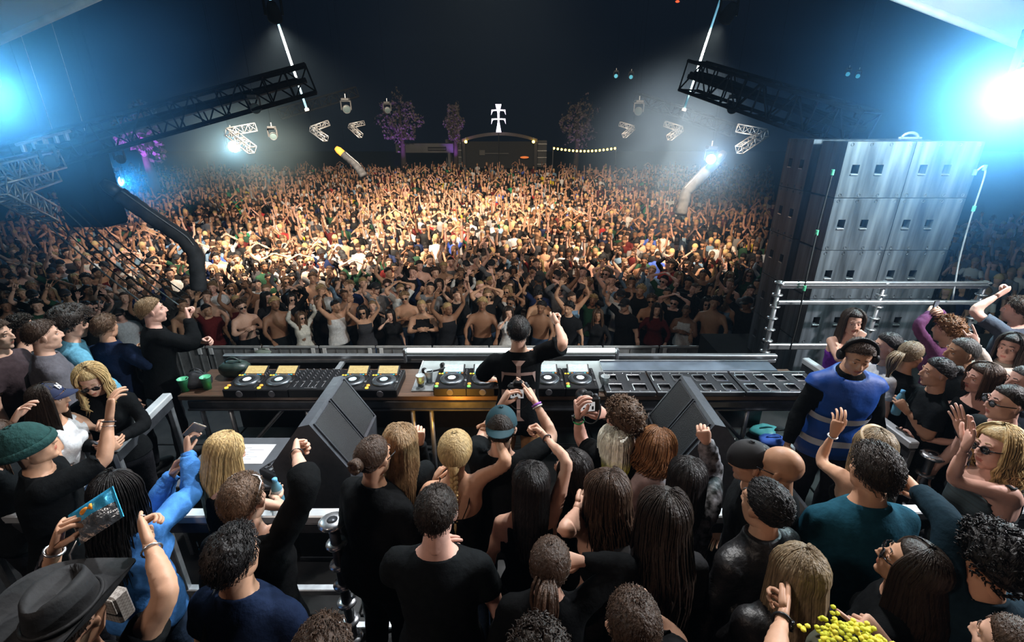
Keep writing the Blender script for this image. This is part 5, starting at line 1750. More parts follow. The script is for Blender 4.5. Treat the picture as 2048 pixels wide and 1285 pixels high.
for pa, pb, lab in (((893, 335), (922, 279), 'tall pale scaffold tower left of the far stage'), ((1066, 335), (1094, 281), 'tall dim scaffold tower right of the far stage')):
    o, w, h = far_box('tower', lab, 'tower', pa, pb, FY + 6.2, 1.8, FG)
    for k in range(4):
        g = G(); bx(g, (0, -.93, h * (.12 + .25 * k)), (w, .05, .08)); ob('ledger', g, STEEL, o)
a, b = at_y(922, 285, FY), at_y(1076, 285, FY)
o = thing('far_stage', 'small far stage with curved roof under the glowing cross', 'stage', ((a[0] + b[0]) / 2, FY + 3, 0))
w = b[0] - a[0]; zr = a[2]
th = np.linspace(-1, 1, 15); P = np.stack([th * w / 2, 0 * th - 2.0, zr + .75 * (1 - th ** 2)], -1)
g = G(); rows = [P + (0, d, z) for d, z in ((0, 0), (0, .35), (4.5, .35), (4.5, 0))]
g.add(np.array(rows).reshape(-1, 3), ringfaces(4, 15)[[i for i in range(45) if i % 15 != 14]]); ob('roof', g, mat('far_roof', (.13, .115, .11), rough=.6), o, smooth=False)
for s in (-1, 1):
    g = G(); bx(g, (s * (w / 2 - .2), -1.8, zr / 2), (.35, .35, zr)); ob('column', g, BLACK_METAL, o)
    lp = thing('roof_lamp', 'yellow lamp on the %s corner of the far stage roof' % ('left' if s < 0 else 'right'), 'lamp', (o.location[0] + s * (w / 2 - .5), FY + .75, zr + .05))
    g = G(); ball(g, (0, 0, 0), (.17, .12, .17), 10, 7); ob('bulb', g, BULBY, lp, smooth=True)
    g = G(); bar(g, (0, 0, .1), (0, 0, .45), .05, 6); ob('hook', g, STEEL, lp)
g = G(); bx(g, (0, 1.2, zr / 2), (w, .2, zr)); ob('backdrop_board', g, mat('far_back', (.02, .022, .025)), o)
g = G(); bx(g, (-.25 * w, .6, 1.9), (.7, .5, .6)); bx(g, (-.05 * w, .6, 1.8), (3.0, .3, .12)); ob('stage_riser', g, FG, o)
lp = thing('stage_lamp', 'dim orange lamp glowing low inside the far stage', 'lamp', at_y(1049, 315, FY + 2.5))
g = G(); ball(g, (0, 0, 0), (.55, .2, .14), 10, 6); ob('bulb', g, mat('dim_orange_lamp', (.6, .15, .03), emit=(.75, .18, .04), estr=.9), lp, smooth=True)
# double-barred cross sign
def cross_polys():
    return [[(-.07, -1.35), (-.30, -1.5), (.30, -1.5), (.07, -1.35), (.10, -.4), (.13, .3), (.10, 1.1), (.12, 1.42), (.34, 1.5), (-.34, 1.5), (-.12, 1.42), (-.10, 1.1), (-.13, .3), (-.10, -.4)][::-1],
            [(-.84, .35), (-.70, .78), (0, .80), (.70, .78), (.84, .35), (.80, .92), (.3, .95), (0, .93), (-.3, .95), (-.80, .92)],
            [(-.84, -.62), (-.70, -.16), (0, -.14), (.70, -.16), (.84, -.62), (.80, -.02), (.3, .01), (0, -.01), (-.3, .01), (-.80, -.02)]]
SIGNM = mat('glowing_sign', (.9, .85, .95), emit=(.86, .78, .95), estr=1.6)
c = at_y(997, 237, FY)
o = thing('cross_sign', 'glowing white double-barred cross above the far stage', 'sign', c)
def strip_geo(poly, y0_, y1_, M=None, s=1.0):
    """vertical bar prism or arm prism: arms are split in two halves so that the caps stay inside the outline"""
    g = G()
    if len(poly) == 14: prism(g, np.array(poly) * s, y0_, y1_, 0, M)
    else:
        up = poly[5:]; lo = poly[:5]
        lo = [np.array(p) * s for p in lo]; up = [np.array(p) * s for p in up][::-1]
        for i in range(4):
            prism(g, [lo[i], lo[i + 1], up[i + 1], up[i]], y0_, y1_, 0, M)
    return g
for i, poly in enumerate(cross_polys()): ob(['upright', 'upper_arm', 'lower_arm'][i], strip_geo(poly, -.08, .08), SIGNM, o)
g = G(); bar(g, (0, .2, -c[2]), (0, .2, 1.2), .05, 8); ob('mast', g, DARK_STEEL, o)
# string of amber bulbs
P = np.array([at_y(px, 297 + 7 * math.sin(PI * (px - 1108) / 122.0) * .8, 52) for px in np.linspace(1108, 1230, 17)])
o = thing('light_string', 'string of amber bulbs at the far right of the field', 'string lights', P[0])
g = G(); tube(g, P - P[0] + (0, 0, .12), .02, 5); ob('wire', g, RUBBER, o)
g = G(); ball(g, (0, 0, 0), (.10, .10, .11), 8, 6); bmz = g.mesh('bulb', BULBY, True)
for p in P: obj('bulb', bmz, o, p - P[0])
for k, px in enumerate((1106, 1232)):
    q_ = at_y(px, 297, 52); g = G(); bar(g, (q_[0] - P[0][0], 0, .2), (q_[0] - P[0][0], 0, -P[0][2]), .05, 6); ob('pole', g, DARK_STEEL, o)
# purple-lit trees
def tree(label, px, py, y, h, r, seed, light=90):
    rng = np.random.RandomState(seed)
    c = at_y(px, py, y)
    o = thing('tree', label, 'tree', (c[0], y, 0))
    g = G(); tube(g, [(0, 0, 0), (.1, 0, c[2] * .5), (0, 0, c[2] + h * .3)], [.35, .25, .08], 8)
    for k in range(7):
        a = rng.uniform(0, 6.28); tube(g, [(.05, 0, c[2] - h * .4), (math.cos(a) * r * .5, math.sin(a) * r * .4, c[2]), (math.cos(a) * r * .8, math.sin(a) * r * .6, c[2] + rng.uniform(-.2, .5) * h)], [.13, .08, .02], 5)
    ob('trunk', g, mat('bark', (.10, .08, .07), rough=.9), o, smooth=True)
    n = 900
    d = nrm_rows(rng.normal(0, 1, (n, 3))) * rng.uniform(.35, 1, (n, 1)) ** .5 * (r, r * .7, h * .5)
    d *= (1 + .35 * np.sin(d[:, :1] * 3.1 + seed) * np.cos(d[:, 2:] * 2.7))
    ctr = d + (0, 0, c[2]); u = nrm_rows(rng.normal(0, 1, (n, 3))) * .16; v = nrm_rows(np.cross(u, rng.normal(0, 1, (n, 3)))) * .10
    V = np.stack([ctr - u, ctr - v, ctr + u, ctr + v], 1).reshape(-1, 3)
    g = G(); g.add(V, np.arange(4 * n).reshape(-1, 4))
    tag(ob('foliage', g, mat('tree_leaf', (.22, .20, .19), rough=.6), o), kind='stuff')
    if light:
        lamp('tree_uplight', 'SPOT', (c[0], y - r * 1.6, c[2] - h * .9), (.42, .10, .95), light, aim=(c[0], y, c[2]), spot_size=math.radians(80), spot_blend=.7, shadow_soft_size=.2)
tree('purple-lit tree left of the far stage', 800, 242, 56, 5.2, 2.3, 2, 800)
tree('narrow violet-lit tree just left of the far stage roof', 908, 246, 60, 5.0, 1.0, 5, 450)
tree('purple-lit tree behind the long left truss', 276, 262, 26, 2.6, 1.1, 9, 1100)
tree('dim violet tree right of the far stage', 1155, 246, 58, 5.0, 2.0, 12, 160)
# ---------------------------------------------------------------- haze over the whole site and smoke round the right-hand lamps
def volume(name, lo, hi, dens, col=(1, 1, 1), an=.2):
    m = bpy.data.materials.new(name); m.use_nodes = True; nt = m.node_tree
    nt.nodes.remove(nt.nodes['Principled BSDF'])
    v = nt.nodes.new('ShaderNodeVolumeScatter'); v.inputs['Density'].default_value = dens; v.inputs['Anisotropy'].default_value = an; v.inputs['Color'].default_value = (*col, 1)
    nt.links.new(v.outputs['Volume'], nt.nodes['Material Output'].inputs['Volume'])
    lo, hi = np.array(lo, float), np.array(hi, float)
    g = G(); bx(g, (lo + hi) / 2, hi - lo)
    return tag(ob(name, g, m), kind='stuff')
volume('haze', (-45, -4, .02), (45, 75, 16), .0007, (.45, .70, 1.0))
def smoke(name, c, r, dens, col, p=2.0):  # col puts the blue of the lamp light into the smoke itself
    """a puff that thins out towards its rim, with wisps"""
    o = volume(name, (-1, -1, -1), (1, 1, 1), dens, col, .1)
    m = o.data.materials[0]; nt = m.node_tree
    v = next(n for n in nt.nodes if n.type == 'VOLUME_SCATTER')
    tc = nt.nodes.new('ShaderNodeTexCoord'); gr = nt.nodes.new('ShaderNodeTexGradient'); gr.gradient_type = 'SPHERICAL'
    nt.links.new(tc.outputs['Object'], gr.inputs['Vector'])
    pw = nt.nodes.new('ShaderNodeMath'); pw.operation = 'POWER'; pw.inputs[1].default_value = p
    nt.links.new(gr.outputs['Fac'], pw.inputs[0])
    nz = nt.nodes.new('ShaderNodeTexNoise'); nz.inputs['Scale'].default_value = 2.2; nz.inputs['Detail'].default_value = 2
    nt.links.new(tc.outputs['Object'], nz.inputs['Vector'])
    ml = nt.nodes.new('ShaderNodeMath'); ml.operation = 'MULTIPLY'; nt.links.new(pw.outputs[0], ml.inputs[0]); nt.links.new(nz.outputs['Fac'], ml.inputs[1])
    m2 = nt.nodes.new('ShaderNodeMath'); m2.operation = 'MULTIPLY'; nt.links.new(ml.outputs[0], m2.inputs[0]); m2.inputs[1].default_value = dens * 2
    nt.links.new(m2.outputs[0], v.inputs['Density'])
    g = G(); ball(g, (0, 0, 0), 1.0, 24, 14)
    o.data = g.mesh(name, m, True); o.location = c; o.scale = r
    return o
smoke('smoke', at_y(2066, 150, 5.0), (4.2, 2.2, 3.6), 1.1, (.15, .46, 1.0), 5.5)
smoke('smoke', at_y(-70, 140, 4.6), (2.7, 1.7, 2.2), 1.0, (.12, .44, 1.0), 2.8)
smoke('smoke', at_y(462, 296, 15.0), (3.4, 2.2, 2.0), .20, (.62, .88, 1.0))
smoke('smoke', at_y(1392, 325, 13.0), (3.8, 2.4, 2.8), .24, (.38, .62, 1.0), 1.8)
smoke('smoke', at_y(250, 368, 13.3), (2.4, 1.6, 1.3), .40, (.15, .55, 1.0))
# ================================================================ THE GUESTS ON THE DECK
BLK = cloth((.0055, .0062, .0068)); BLK2 = cloth((.008, .0095, .0105)); CHAR = cloth((.030, .031, .034))
NAVY = cloth((.010, .018, .045)); TEAL = cloth((.010, .055, .085)); WHITE = cloth((.62, .63, .64)); LBLUE = cloth((.13, .36, .50))
DENIM = cloth((.07, .24, .62)); GREYJ = cloth((.11, .105, .12)); MAROON = cloth((.055, .038, .042)); PINK = cloth((.55, .44, .45)); PURPLE = cloth((.10, .02, .20)); PLUM = cloth((.10, .035, .085))
BEIGE = cloth((.50, .42, .36)); SLATE = cloth((.07, .085, .11)); JEANS = cloth((.03, .05, .09)); GREYT = cloth((.22, .22, .23)); TAN = cloth((.42, .22, .10))
LEATH = mat('black_leather', (.010, .010, .011), rough=.46, scale=18, bump=.6, var=.3, spec=.4)
STRIPE = mat('dark_striped_knit', (.007, .014, .016), rough=.7, scale=2, stretch=(0, 0, 30), var=1.2)
PATT = mat('black_white_patterned_jacket', (.10, .10, .11), rough=.6, scale=26, var=1.6, spec=.3)
VESTB = mat('blue_safety_vest', (.004, .048, .25), rough=.55, scale=12, bump=.3, var=.12)
SUN = [DARKGLASS]
GLF = [mat('clear_lens', (.5, .55, .6), rough=.1, trans=.8, ior=1.1), BLACK_PLASTIC]
LONG = dict(sleeve=1.93, off=.012, neck=(1.482, .25, .12)); TEE = dict(sleeve=.62); TEEL = dict(sleeve=.85, flare=.02)
def TANK(z=1.405, s=-.12, r=.16, wide=.118, hem=.92): return dict(sleeve=.1, neck=(z, s, r), wide=wide, hem=hem, off=.007, loose=.004)
JACK = dict(sleeve=1.95, off=.019, neck=(1.492, .20, .11), fold=.008, hem=.84, loose=.018)
CAPN = mat('navy_cap', (.008, .014, .05), rough=.7); CAPT = mat('teal_cap', (.006, .04, .055), rough=.75); CAPK = mat('black_cap', (.010, .010, .012), rough=.75)
BEAN = mat('dark_green_knit', (.008, .045, .042), rough=.9, scale=40, bump=.5); HATK = mat('black_felt', (.010, .010, .011), rough=.75, scale=30, bump=.2)
GOLDH = mat('satin_headband', (.40, .30, .18), rough=.45)
FL = [mat('black_hat_cotton', (.03, .03, .015), rough=.8), mat('yellow_petal', (.80, .70, .06), rough=.7), mat('lime_petal', (.55, .55, .03), rough=.7)]
BEAD = mat('bead_dark', (.03, .03, .035), rough=.4); WBAND = mat('white_band', (.7, .7, .72), rough=.5); PBAND = mat('purple_band', (.35, .12, .6), rough=.5); GBAND = mat('green_band', (.05, .45, .15), rough=.5); REDB = mat('red_band', (.5, .02, .02), rough=.5)
def gl_dark(g): glasses_geo(g, 0, .025, 0, 0, .78)
def gl_up(g): glasses_geo(g, .085, .026, 0, 0, .8)
def gl_clear(g): glasses_geo(g, 0, .023, 0, 1, .85)
def headband(g):
    a = np.linspace(-2.0, 2.0, 24); P = scalp(a * .92, np.full(24, 1.0) - .55 * np.cos(a * .9), np.full(24, .022))
    tube(g, P, .017, 8, 0, sq=.4)
def nolens(g): pass

def person_specs():
    S = []
    def p(px, py, label, **k):
        k['px'] = (px, py); k['label'] = label; k['seed'] = len(S) + 1
        S.append(k)
    # ---------------- left group
    p(-6, 672, 'man at the left edge in a maroon-brown t-shirt, in profile', yaw=75, hair=('short', 'brown'), top=TEE, top_mat=MAROON, h=1.80, bulk=1.08, face=True)
    p(46, 655, 'woman with dark curly hair and bare shoulders behind the buzz-cut man', sex='f', yaw=55, hair=('curly', 'dark'), top=TANK(), h=1.66)
    p(88, 672, 'man with brown buzz cut in a grey jacket with a black shoulder strap', yaw=42, hair=('crop', 'brown'), top=JACK, top_name='jacket', top_mat=GREYJ, h=1.84, face=True)
    p(148, 652, 'man with big dark afro in a light blue shirt', yaw=42, lean=14, hair=('afro', 'dark'), top=dict(JACK, off=.022, hem=.80), top_name='shirt', top_mat=LBLUE, h=1.74, bulk=1.06, R=dict(p=(272, 815, .10), pole=(1, -.6, .2), pose='relax'))
    p(213, 655, 'man with short brown curls in a dark blue jacket with white collar', yaw=8, hair=('short', 'mid'), top=JACK, top_name='jacket', top_mat=NAVY, h=1.66, skin='tan', R=dict(w=(.24, .16, 1.36), pole=(1, -.3, -.6), pose='fist'))
    p(305, 622, 'blond man in a black sweater with fist raised at the end of the table', yaw=52, lean=6, head=(0, -6, 0), hair=('crop', 'light', dict(flow='side')), top=dict(LONG, off=.018), top_name='sweater', top_mat=BLK, h=1.80, face=True, skin='pink', R=dict(p=(377, 637, .12), pose='fist', pole=(.6, -.2, -1)), L=dict(w=(-.06, .38, 1.22), pole=(-.6, -.5, -.6), pose='grip'))
    p(183, 762, 'blonde woman in sunglasses and black top looking down at her phone', sex='f', yaw=150, head=(0, 22, 0), hair=('long', 'blond', dict(length=.26, wave=.012)), top=LONG, top_mat=BLK, h=1.68, face=True, wear=[('sunglasses', SUN, gl_dark)], L=dict(w=(-.08, .33, 1.20), pole=(-.7, -.4, -.6), pose='grip'), R=dict(w=(.03, .36, 1.18), pole=(.7, -.4, -.6), pose='grip'))
    p(101, 800, 'woman in a navy baseball cap and white top, in profile', sex='f', yaw=68, hair=('long', 'dark', dict(length=.33)), top=TANK(1.43, -.05, .15, .13), top_name='tank_top', top_mat=WHITE, h=1.66, face=True, legs_mat=JEANS, skin='tan', wear=[('cap', [CAPN], lambda g: cap_hat(g))], R=dict(w=(.12, .30, 1.20), pose='relax', pole=(.7, -.5, -.7)), L=dict(w=(-.02, .30, 1.36), pose='pinch', pole=(-.7, -.2, -.7)))
    p(58, 893, 'man in a dark green beanie with one hand raised, seen in profile', yaw=58, head=(0, -14, 0), hair=('under', 'dark'), top=dict(TEEL, sleeve=.95), top_mat=BLK, h=1.78, bulk=1.08, face=True, skin='tan', wear=[('beanie', [BEAN], lambda g: beanie(g))], R=dict(p=(219, 832, .30), e=(212, 925, .22), pose='relax', pn=(-.4, .8, -.2)), bands=[('bracelet', 'R', .03, .004, BEAD), ('bracelet', 'R', .055, .002, SILVER)])
    p(-4, 880, 'woman cut off by the left edge, pale face above the green beanie', sex='f', yaw=70, hair=('long', 'brown', dict(length=.3)), top=TEE, top_mat=BLK2, h=1.64, face=True, R=dict(p=(30, 838, .15), pose='relax'))
    p(243, 985, 'woman with long black hair in a blue denim jacket', sex='f', yaw=16, hair=('long', 'black', dict(length=.45, wave=.014)), top=dict(JACK, off=.018, flare=.018, fold=.012), top_name='denim_jacket', top_mat=DENIM, legs_mat=JEANS, h=1.70, R=dict(p=(376, 905, .42), e=(386, 990, .22), pose='grip'), L=dict(p=(345, 950, .36), pole=(-.3, .3, -1), pose='grip'))
    p(146, 1238, 'person in a black cowboy hat with both arms raised', yaw=0, lean=2, hair=('under', 'dark'), top=dict(TEE, sleeve=.45), top_mat=BLK, h=1.80, skin='tan', wear=[('cowboy_hat', [HATK], lambda g: cowboy(g))], L=dict(p=(112, 1090, .34), e=(84, 1195, .16), pose='grip', pn=(.9, .4, 0), wpn=1), R=dict(p=(296, 1082, .34), e=(338, 1190, .16), pose='point', pn=(-.1, 1, .1), wpn=1), bands=[('watch', 'L', .03, .0055, SILVER), ('bracelet', 'R', .05, .004, SILVER)])
    p(455, 905, 'woman with very long straight blond hair looking down beside the white paper', sex='f', yaw=42, head=(0, 24, 0), hair=('long', 'blond', dict(length=.50)), top=TANK(), top_mat=BLK, h=1.66, face=True, R=dict(p=(552, 998, .22), e=(588, 1020, .02), pose='grip', pn=(-.8, .4, 0)))
    p(490, 1000, 'man with short brown hair and white-framed sunglasses on his head, arm raised', yaw=6, hair=('crop', 'mid'), top=dict(TEEL, sleeve=1.35, flare=.022), top_mat=BLK, h=1.80, bulk=1.05, R=dict(p=(592, 905, .30), e=(612, 975, .12), pose='thumb', pn=(-.3, .9, -.3), bend=(18, -8)), bands=[('bracelet', 'R', .015, .0035, BEAD)], wear=[('sunglasses', [DARKGLASS, WBAND], lambda g: glasses_geo(g, .088, .026, 0, 1, .8))])
    p(472, 1112, 'man with thick black hair in a navy t-shirt with a black strap', yaw=8, hair=('short', 'black'), top=TEE, top_mat=NAVY, h=1.76, bulk=1.05, skin='tan')
    # ---------------- centre
    p(750, 915, 'woman with dark hair tied in a low bun and black top', sex='f', yaw=28, hair=('bun', 'brown'), top=dict(LONG, off=.018), top_mat=BLK, h=1.74, bulk=1.22, skin='tan', wear=[('glasses', GLF, gl_clear)])
    p(802, 885, 'woman with long straight light brown hair and raised fist', sex='f', yaw=-2, hair=('long', 'light', dict(length=.40)), top=LONG, top_mat=BLK2, h=1.70, R=dict(p=(840, 885, .12), e=(848, 940, .02), pose='fist'))
    p(912, 905, 'woman with a blonde braid and open-backed black top, both hands raised', sex='f', yaw=2, hair=('braid', 'blond', dict(thick=.030)), top=TANK(1.30, -.35, .25, .105, .95), top_mat=BLK, h=1.70, skin='tan', legs_mat=JEANS, R=dict(p=(990, 872, -.02), e=(1018, 930, -.08), pose='pinch', pn=(-.9, .5, -.2)), L=dict(p=(866, 965, .06), pole=(-.6, -.1, -.9), pose='relax', pn=(.8, .5, 0)))
    p(873, 1028, 'man with short dark hair in a black t-shirt, hand on his cheek', yaw=0, head=(0, 10, 0), hair=('crop', 'dark'), top=dict(TEE, neck=(1.462, .2, .13)), top_mat=BLK2, h=1.80, bulk=1.06, skin='pink', L=dict(p=(834, 1110, .02), pole=(-.5, .3, -1), pose='relax', pn=(.9, .2, 0)))
    p(1037, 664, 'DJ in a black t-shirt with a cross emblem, one arm raised to the crowd', yaw=0, hair=('crop', 'black'), top=dict(TEEL, sleeve=.85, hem=.78, loose=.03, flare=.025), top_mat=BLK, h=1.84, legs_mat=TAN, skin='fair', R=dict(p=(1113, 645, .12), e=(1130, 692, -.02), pose='peace', pn=(.2, 1, .1), bend=(5, -14)), L=dict(w=(-.20, .34, 1.06), pole=(-.7, -.4, 0), pose='flat', pn=(0, 0, -1)))
    p(1002, 858, 'photographer in a teal cap worn backwards, holding a camera up', yaw=4, hair=('under', 'dark'), top=TEE, top_mat=BLK2, h=1.76, wear=[('cap', [CAPT], lambda g: cap_hat(g, True))], L=dict(p=(1003, 808, .34), pole=(-.5, -.1, -.9), pose='grip', pn=(.9, .3, .1)), R=dict(p=(1070, 804, .34), pole=(.7, -.1, -.7), pose='flat', pn=(-.9, .3, 0)), bands=[('bracelet', 'L', .03, .003, BEAD), ('wristband', 'R', .02, .006, PBAND), ('wristband', 'R', .035, .005, WBAND)])
    p(1062, 965, 'woman with sleek black hair raising her bare right arm behind the photographer', sex='f', yaw=2, hair=('long', 'black', dict(length=.36)), top=TANK(), top_mat=BLK, h=1.68, R=dict(p=(1088, 872, .26), e=(1138, 925, .10), pose='fist', pn=(-.6, .7, 0)), bands=[('bracelet', 'R', .03, .004, BEAD)])
    p(1142, 940, 'woman with black hair turning her face left beside the raised bare arm', sex='f', yaw=-58, hair=('long', 'black', dict(length=.30)), top=TEE, top_mat=BLK, h=1.64, face=True)
    p(1212, 985, 'woman with long wavy brown hair, sunglasses on top, cheek in her hand', sex='f', yaw=-16, hair=('long', 'brown', dict(length=.42, wave=.02, thick=.022)), top=TANK(1.36, -.2, .2, .125, 1.14), top_name='crop_top', top_mat=BLK, legs_mat=GREYT, h=1.70, wear=[('sunglasses', SUN, gl_up)], L=dict(p=(1156, 1015, -.10), e=(1122, 1066, -.12), pose='flat', pn=(.8, .5, 0)))
    p(1230, 888, 'person with short white hair tipped neon yellow', sex='f', yaw=6, hair=('bob', 'white', dict(length=.13, thick=.020)), tip=(.95, 1.0, .10), top=TEE, top_mat=GREYT, h=1.66)
    p(1244, 840, 'curly-haired photographer aiming a black camera, turned left', yaw=-34, hair=('curly', 'mid'), top=TEE, top_mat=BLK, h=1.80, face=True, skin='pink', L=dict(p=(1156, 830, .22), e=(1162, 885, .06), pose='grip', pn=(.9, .2, 0), wpn=1), R=dict(p=(1208, 828, .20), pole=(.8, 0, -.6), pose='grip', pn=(-.9, .3, 0), wpn=1), bands=[('wristband', 'L', .05, .005, GBAND), ('watch', 'L', .02, .007, BEAD, 1), ('watch', 'R', .03, .007, BEAD, 1)])
    p(1312, 900, 'woman with a wavy ginger bob in a pale pink top', sex='f', yaw=30, head=(0, 12, 0), hair=('bob', 'ginger', dict(length=.11, wave=.02, thick=.024)), top=dict(TEE, sleeve=.35), top_mat=PINK, h=1.68, face=True)
    p(1374, 955, 'woman with black hair in a black and white patterned jacket, fist up', sex='f', yaw=16, hair=('long', 'black', dict(length=.25)), top=JACK, top_name='jacket', top_mat=PATT, h=1.68, R=dict(p=(1412, 885, .22), e=(1428, 945, .06), pose='fist'))
    p(1326, 1030, 'woman with very long wavy dark brown hair in a charcoal top', sex='f', yaw=4, hair=('long', 'dark', dict(length=.56, wave=.022, thick=.024)), top=LONG, top_mat=CHAR, h=1.76, bulk=1.12)
    p(1100, 1128, 'woman with a brown ponytail shading her forehead with one hand', sex='f', yaw=8, hair=('pony', 'brown', dict(length=.30)), top=LONG, top_mat=BLK, h=1.70, bulk=1.08, R=dict(w=(.13, .12, 1.60), pole=(1, .1, -.6), pose='flat', pn=(-.6, .3, -.7)))
    p(1264, 1248, 'man with short brown hair at the bottom edge, bare arm bent up', yaw=0, hair=('crop', 'brown'), top=dict(TEE, sleeve=.3), top_mat=BLK, h=1.78, R=dict(p=(1300, 1228, .14), e=(1362, 1288, .04), pose='fist'))
    p(1078, 1320, 'person with dark curls just inside the bottom edge', yaw=0, hair=('curly', 'dark'), top=TEE, top_mat=BLK2, h=1.76)
    p(648, 1312, 'person with brown hair and clear glasses pushed up, at the bottom edge', yaw=0, hair=('short', 'brown'), top=TEE, top_mat=BLK, h=1.74, wear=[('glasses', [GLF[0], SILVER], lambda g: glasses_geo(g, .088, .026, 0, 1, .8))])
    # ---------------- right, rows behind the railing
    p(1526, 1012, 'man with slick black hair in a black leather jacket', yaw=-24, hair=('slick', 'black'), top=dict(JACK, neck=(1.505, .12, .105)), top_name='leather_jacket', top_mat=LEATH, h=1.78, skin='tan')
    p(1556, 936, 'bald man with dark glasses in a black t-shirt', yaw=-52, hair=None, top=TEE, top_mat=BLK, h=1.76, face=True, skin='olive', wear=[('glasses', SUN, gl_dark)])
    p(1504, 926, 'man in a black cap facing left in front of the bald man', yaw=-72, hair=('under', 'black'), top=TEE, top_mat=BLK2, h=1.72, face=True, skin='tan', wear=[('cap', [CAPK], lambda g: cap_hat(g, True))])
    p(1744, 942, 'man with thick dark hair in a teal long-sleeved top', yaw=0, hair=('short', 'dark'), top=LONG, top_mat=TEAL, h=1.86, bulk=1.14, skin='tan')
    p(1744, 896, 'woman with ash blond hair and satin headband raising her bare left arm', sex='f', yaw=-4, hair=('long', 'ash', dict(length=.30)), top=TANK(1.38), top_mat=BLK, h=1.70, skin='tan', wear=[('headband', [GOLDH], headband)], L=dict(p=(1668, 868, .28), e=(1636, 925, .10), pose='relax', pn=(.3, .9, -.4), bend=(14, 0)), bands=[('bracelet', 'L', .02, .006, SILVER)])
    p(1592, 1142, 'woman with long ash brown hair in a leather jacket, finger raised', sex='f', yaw=-4, hair=('long', 'ash', dict(length=.50)), top=JACK, top_name='leather_jacket', top_mat=LEATH, h=1.72, L=dict(p=(1482, 1186, .20), pole=(-.6, -.6, -.6), pose='wide', pn=(0, 1, -.2)))
    p(1520, 1440, 'person below the frame, only a raised finger and black watch showing', yaw=-4, hair=('crop', 'brown'), top=dict(TEE, sleeve=.4), top_mat=BLK, h=1.70, skin='tan', R=dict(p=(1566, 1232, .26), e=(1545, 1330, .10), pose='point', pn=(-.2, 1, -.1)), bands=[('watch', 'R', .03, .006, BLACK_METAL, 1)])
    p(1816, 1132, 'woman with long dark hair and sunglasses looking up to the left', sex='f', yaw=-48, head=(0, -16, 0), hair=('long', 'dark', dict(length=.44)), top=TEE, top_mat=BLK, h=1.72, face=True, skin='tan', wear=[('sunglasses', SUN, gl_dark)])
    p(1976, 1118, 'person with tight black curls reaching a dark sleeve and fist to the left', yaw=-6, hair=('bigcurl', 'black'), top=LONG, top_mat=cloth((.008, .02, .03)), h=1.80, skin='tan', L=dict(p=(1838, 985, .34), e=(1905, 1030, .22), pose='fist', pn=(.1, .9, -.3)))
    p(1992, 898, 'laughing blonde woman in round sunglasses and black striped top, tattooed arm', sex='f', yaw=-100, head=(8, -4, 10), hair=('long', 'blond', dict(length=.30, wave=.018)), top=TANK(1.445, .1, .13, .135), top_mat=STRIPE, h=1.78, bulk=1.05, face=True, skin='pink', wear=[('sunglasses', SUN, gl_dark)], L=dict(p=(1932, 892, -.06), e=(1902, 962, -.12), pose='open', pn=(.3, .6, .2)), R=dict(p=(1990, 1075, -.12), e=(2012, 1010, -.10), pose='relax'))
    p(1716, 1345, 'person in a yellow flowered hat at the bottom edge, finger pointing', yaw=-10, hair=('under', 'dark'), top=TEE, top_mat=BLK, h=1.74, wear=[('bucket_hat', FL, lambda g: bucket_hat(g))], R=dict(p=(1768, 1286, .18), pole=(.9, -.2, -.4), pose='point', pn=(-.3, .9, -.2)))
    p(2022, 1300, 'man with shaved head cut off by the bottom right corner', yaw=-20, hair=('buzz', 'brown'), top=TEE, top_mat=BLK, h=1.76)
    # ---------------- right, across from the table
    p(1716, 714, 'security man in a blue safety vest and black ear defenders', yaw=186, head=(14, 16, 0), hair=('crop', 'brown'), top=dict(LONG, off=.008, fold=.003, neck=(1.497, .2, .11)), top_mat=BLK, h=1.86, bulk=1.12, face=True, skin='tan', vest=dict(sleeve=.17, hem=.80, neck=(1.468, .35, .12), off=.028, loose=.02, flare=.004), vest_mat=VESTB, vest_name='safety_vest', wear=[('ear_defenders', [BLACK_PLASTIC], lambda g: headphones_geo(g))])
    p(1706, 645, 'woman with long dark hair and purple sparkly top, hand before her face', sex='f', yaw=-160, hair=('long', 'dark', dict(length=.42)), top=TANK(1.37, .2, .2, .12), top_mat=PURPLE, h=1.70, face=True, R=dict(w=(-.02, .22, 1.52), pole=(.5, .3, -.9), pose='fist', pn=(0, -1, 0)), L=dict(w=(-.42, .28, 1.16), pole=(-.3, -.9, 0), pose='relax'))
    p(1772, 694, 'woman with dark hair in a white t-shirt looking left behind the security man', sex='f', yaw=-78, hair=('pony', 'black', dict(length=.2)), top=TEE, top_mat=WHITE, h=1.70, face=True)
    p(1822, 712, 'woman with a blond ponytail in a black t-shirt looking right', sex='f', yaw=72, hair=('pony', 'ash', dict(length=.26)), top=TEE, top_mat=BLK, h=1.68, face=True, skin='tan', R=dict(w=(.12, .32, 1.08), pole=(.8, -.5, -.5), pose='relax'))
    p(1872, 746, 'woman with dark hair in a bun facing left, holding a water bottle', sex='f', yaw=-74, hair=('bun', 'black'), top=TEE, top_mat=BLK2, h=1.68, face=True, skin='tan', L=dict(p=(1812, 822, -.02), pole=(-.4, -.6, -.6), pose='grip', pn=(.6, .3, .3)), R=dict(w=(.14, .36, 1.08), pole=(.8, -.4, -.4), pose='relax'))
    p(1892, 662, 'person with curly auburn hair in a plum long sleeve, filming with both arms up', sex='f', yaw=-30, hair=('bigcurl', 'ginger'), top=dict(LONG, hem=1.02), top_mat=PLUM, h=1.68, L=dict(p=(1860, 626, .12), pole=(-.9, 0, -.3), pose='grip', pn=(.9, .2, 0)), R=dict(p=(1880, 624, .12), pole=(.6, 0, -.6), pose='grip', pn=(-.9, .2, 0)), bands=[('wristband', 'L', .03, .006, GBAND)])
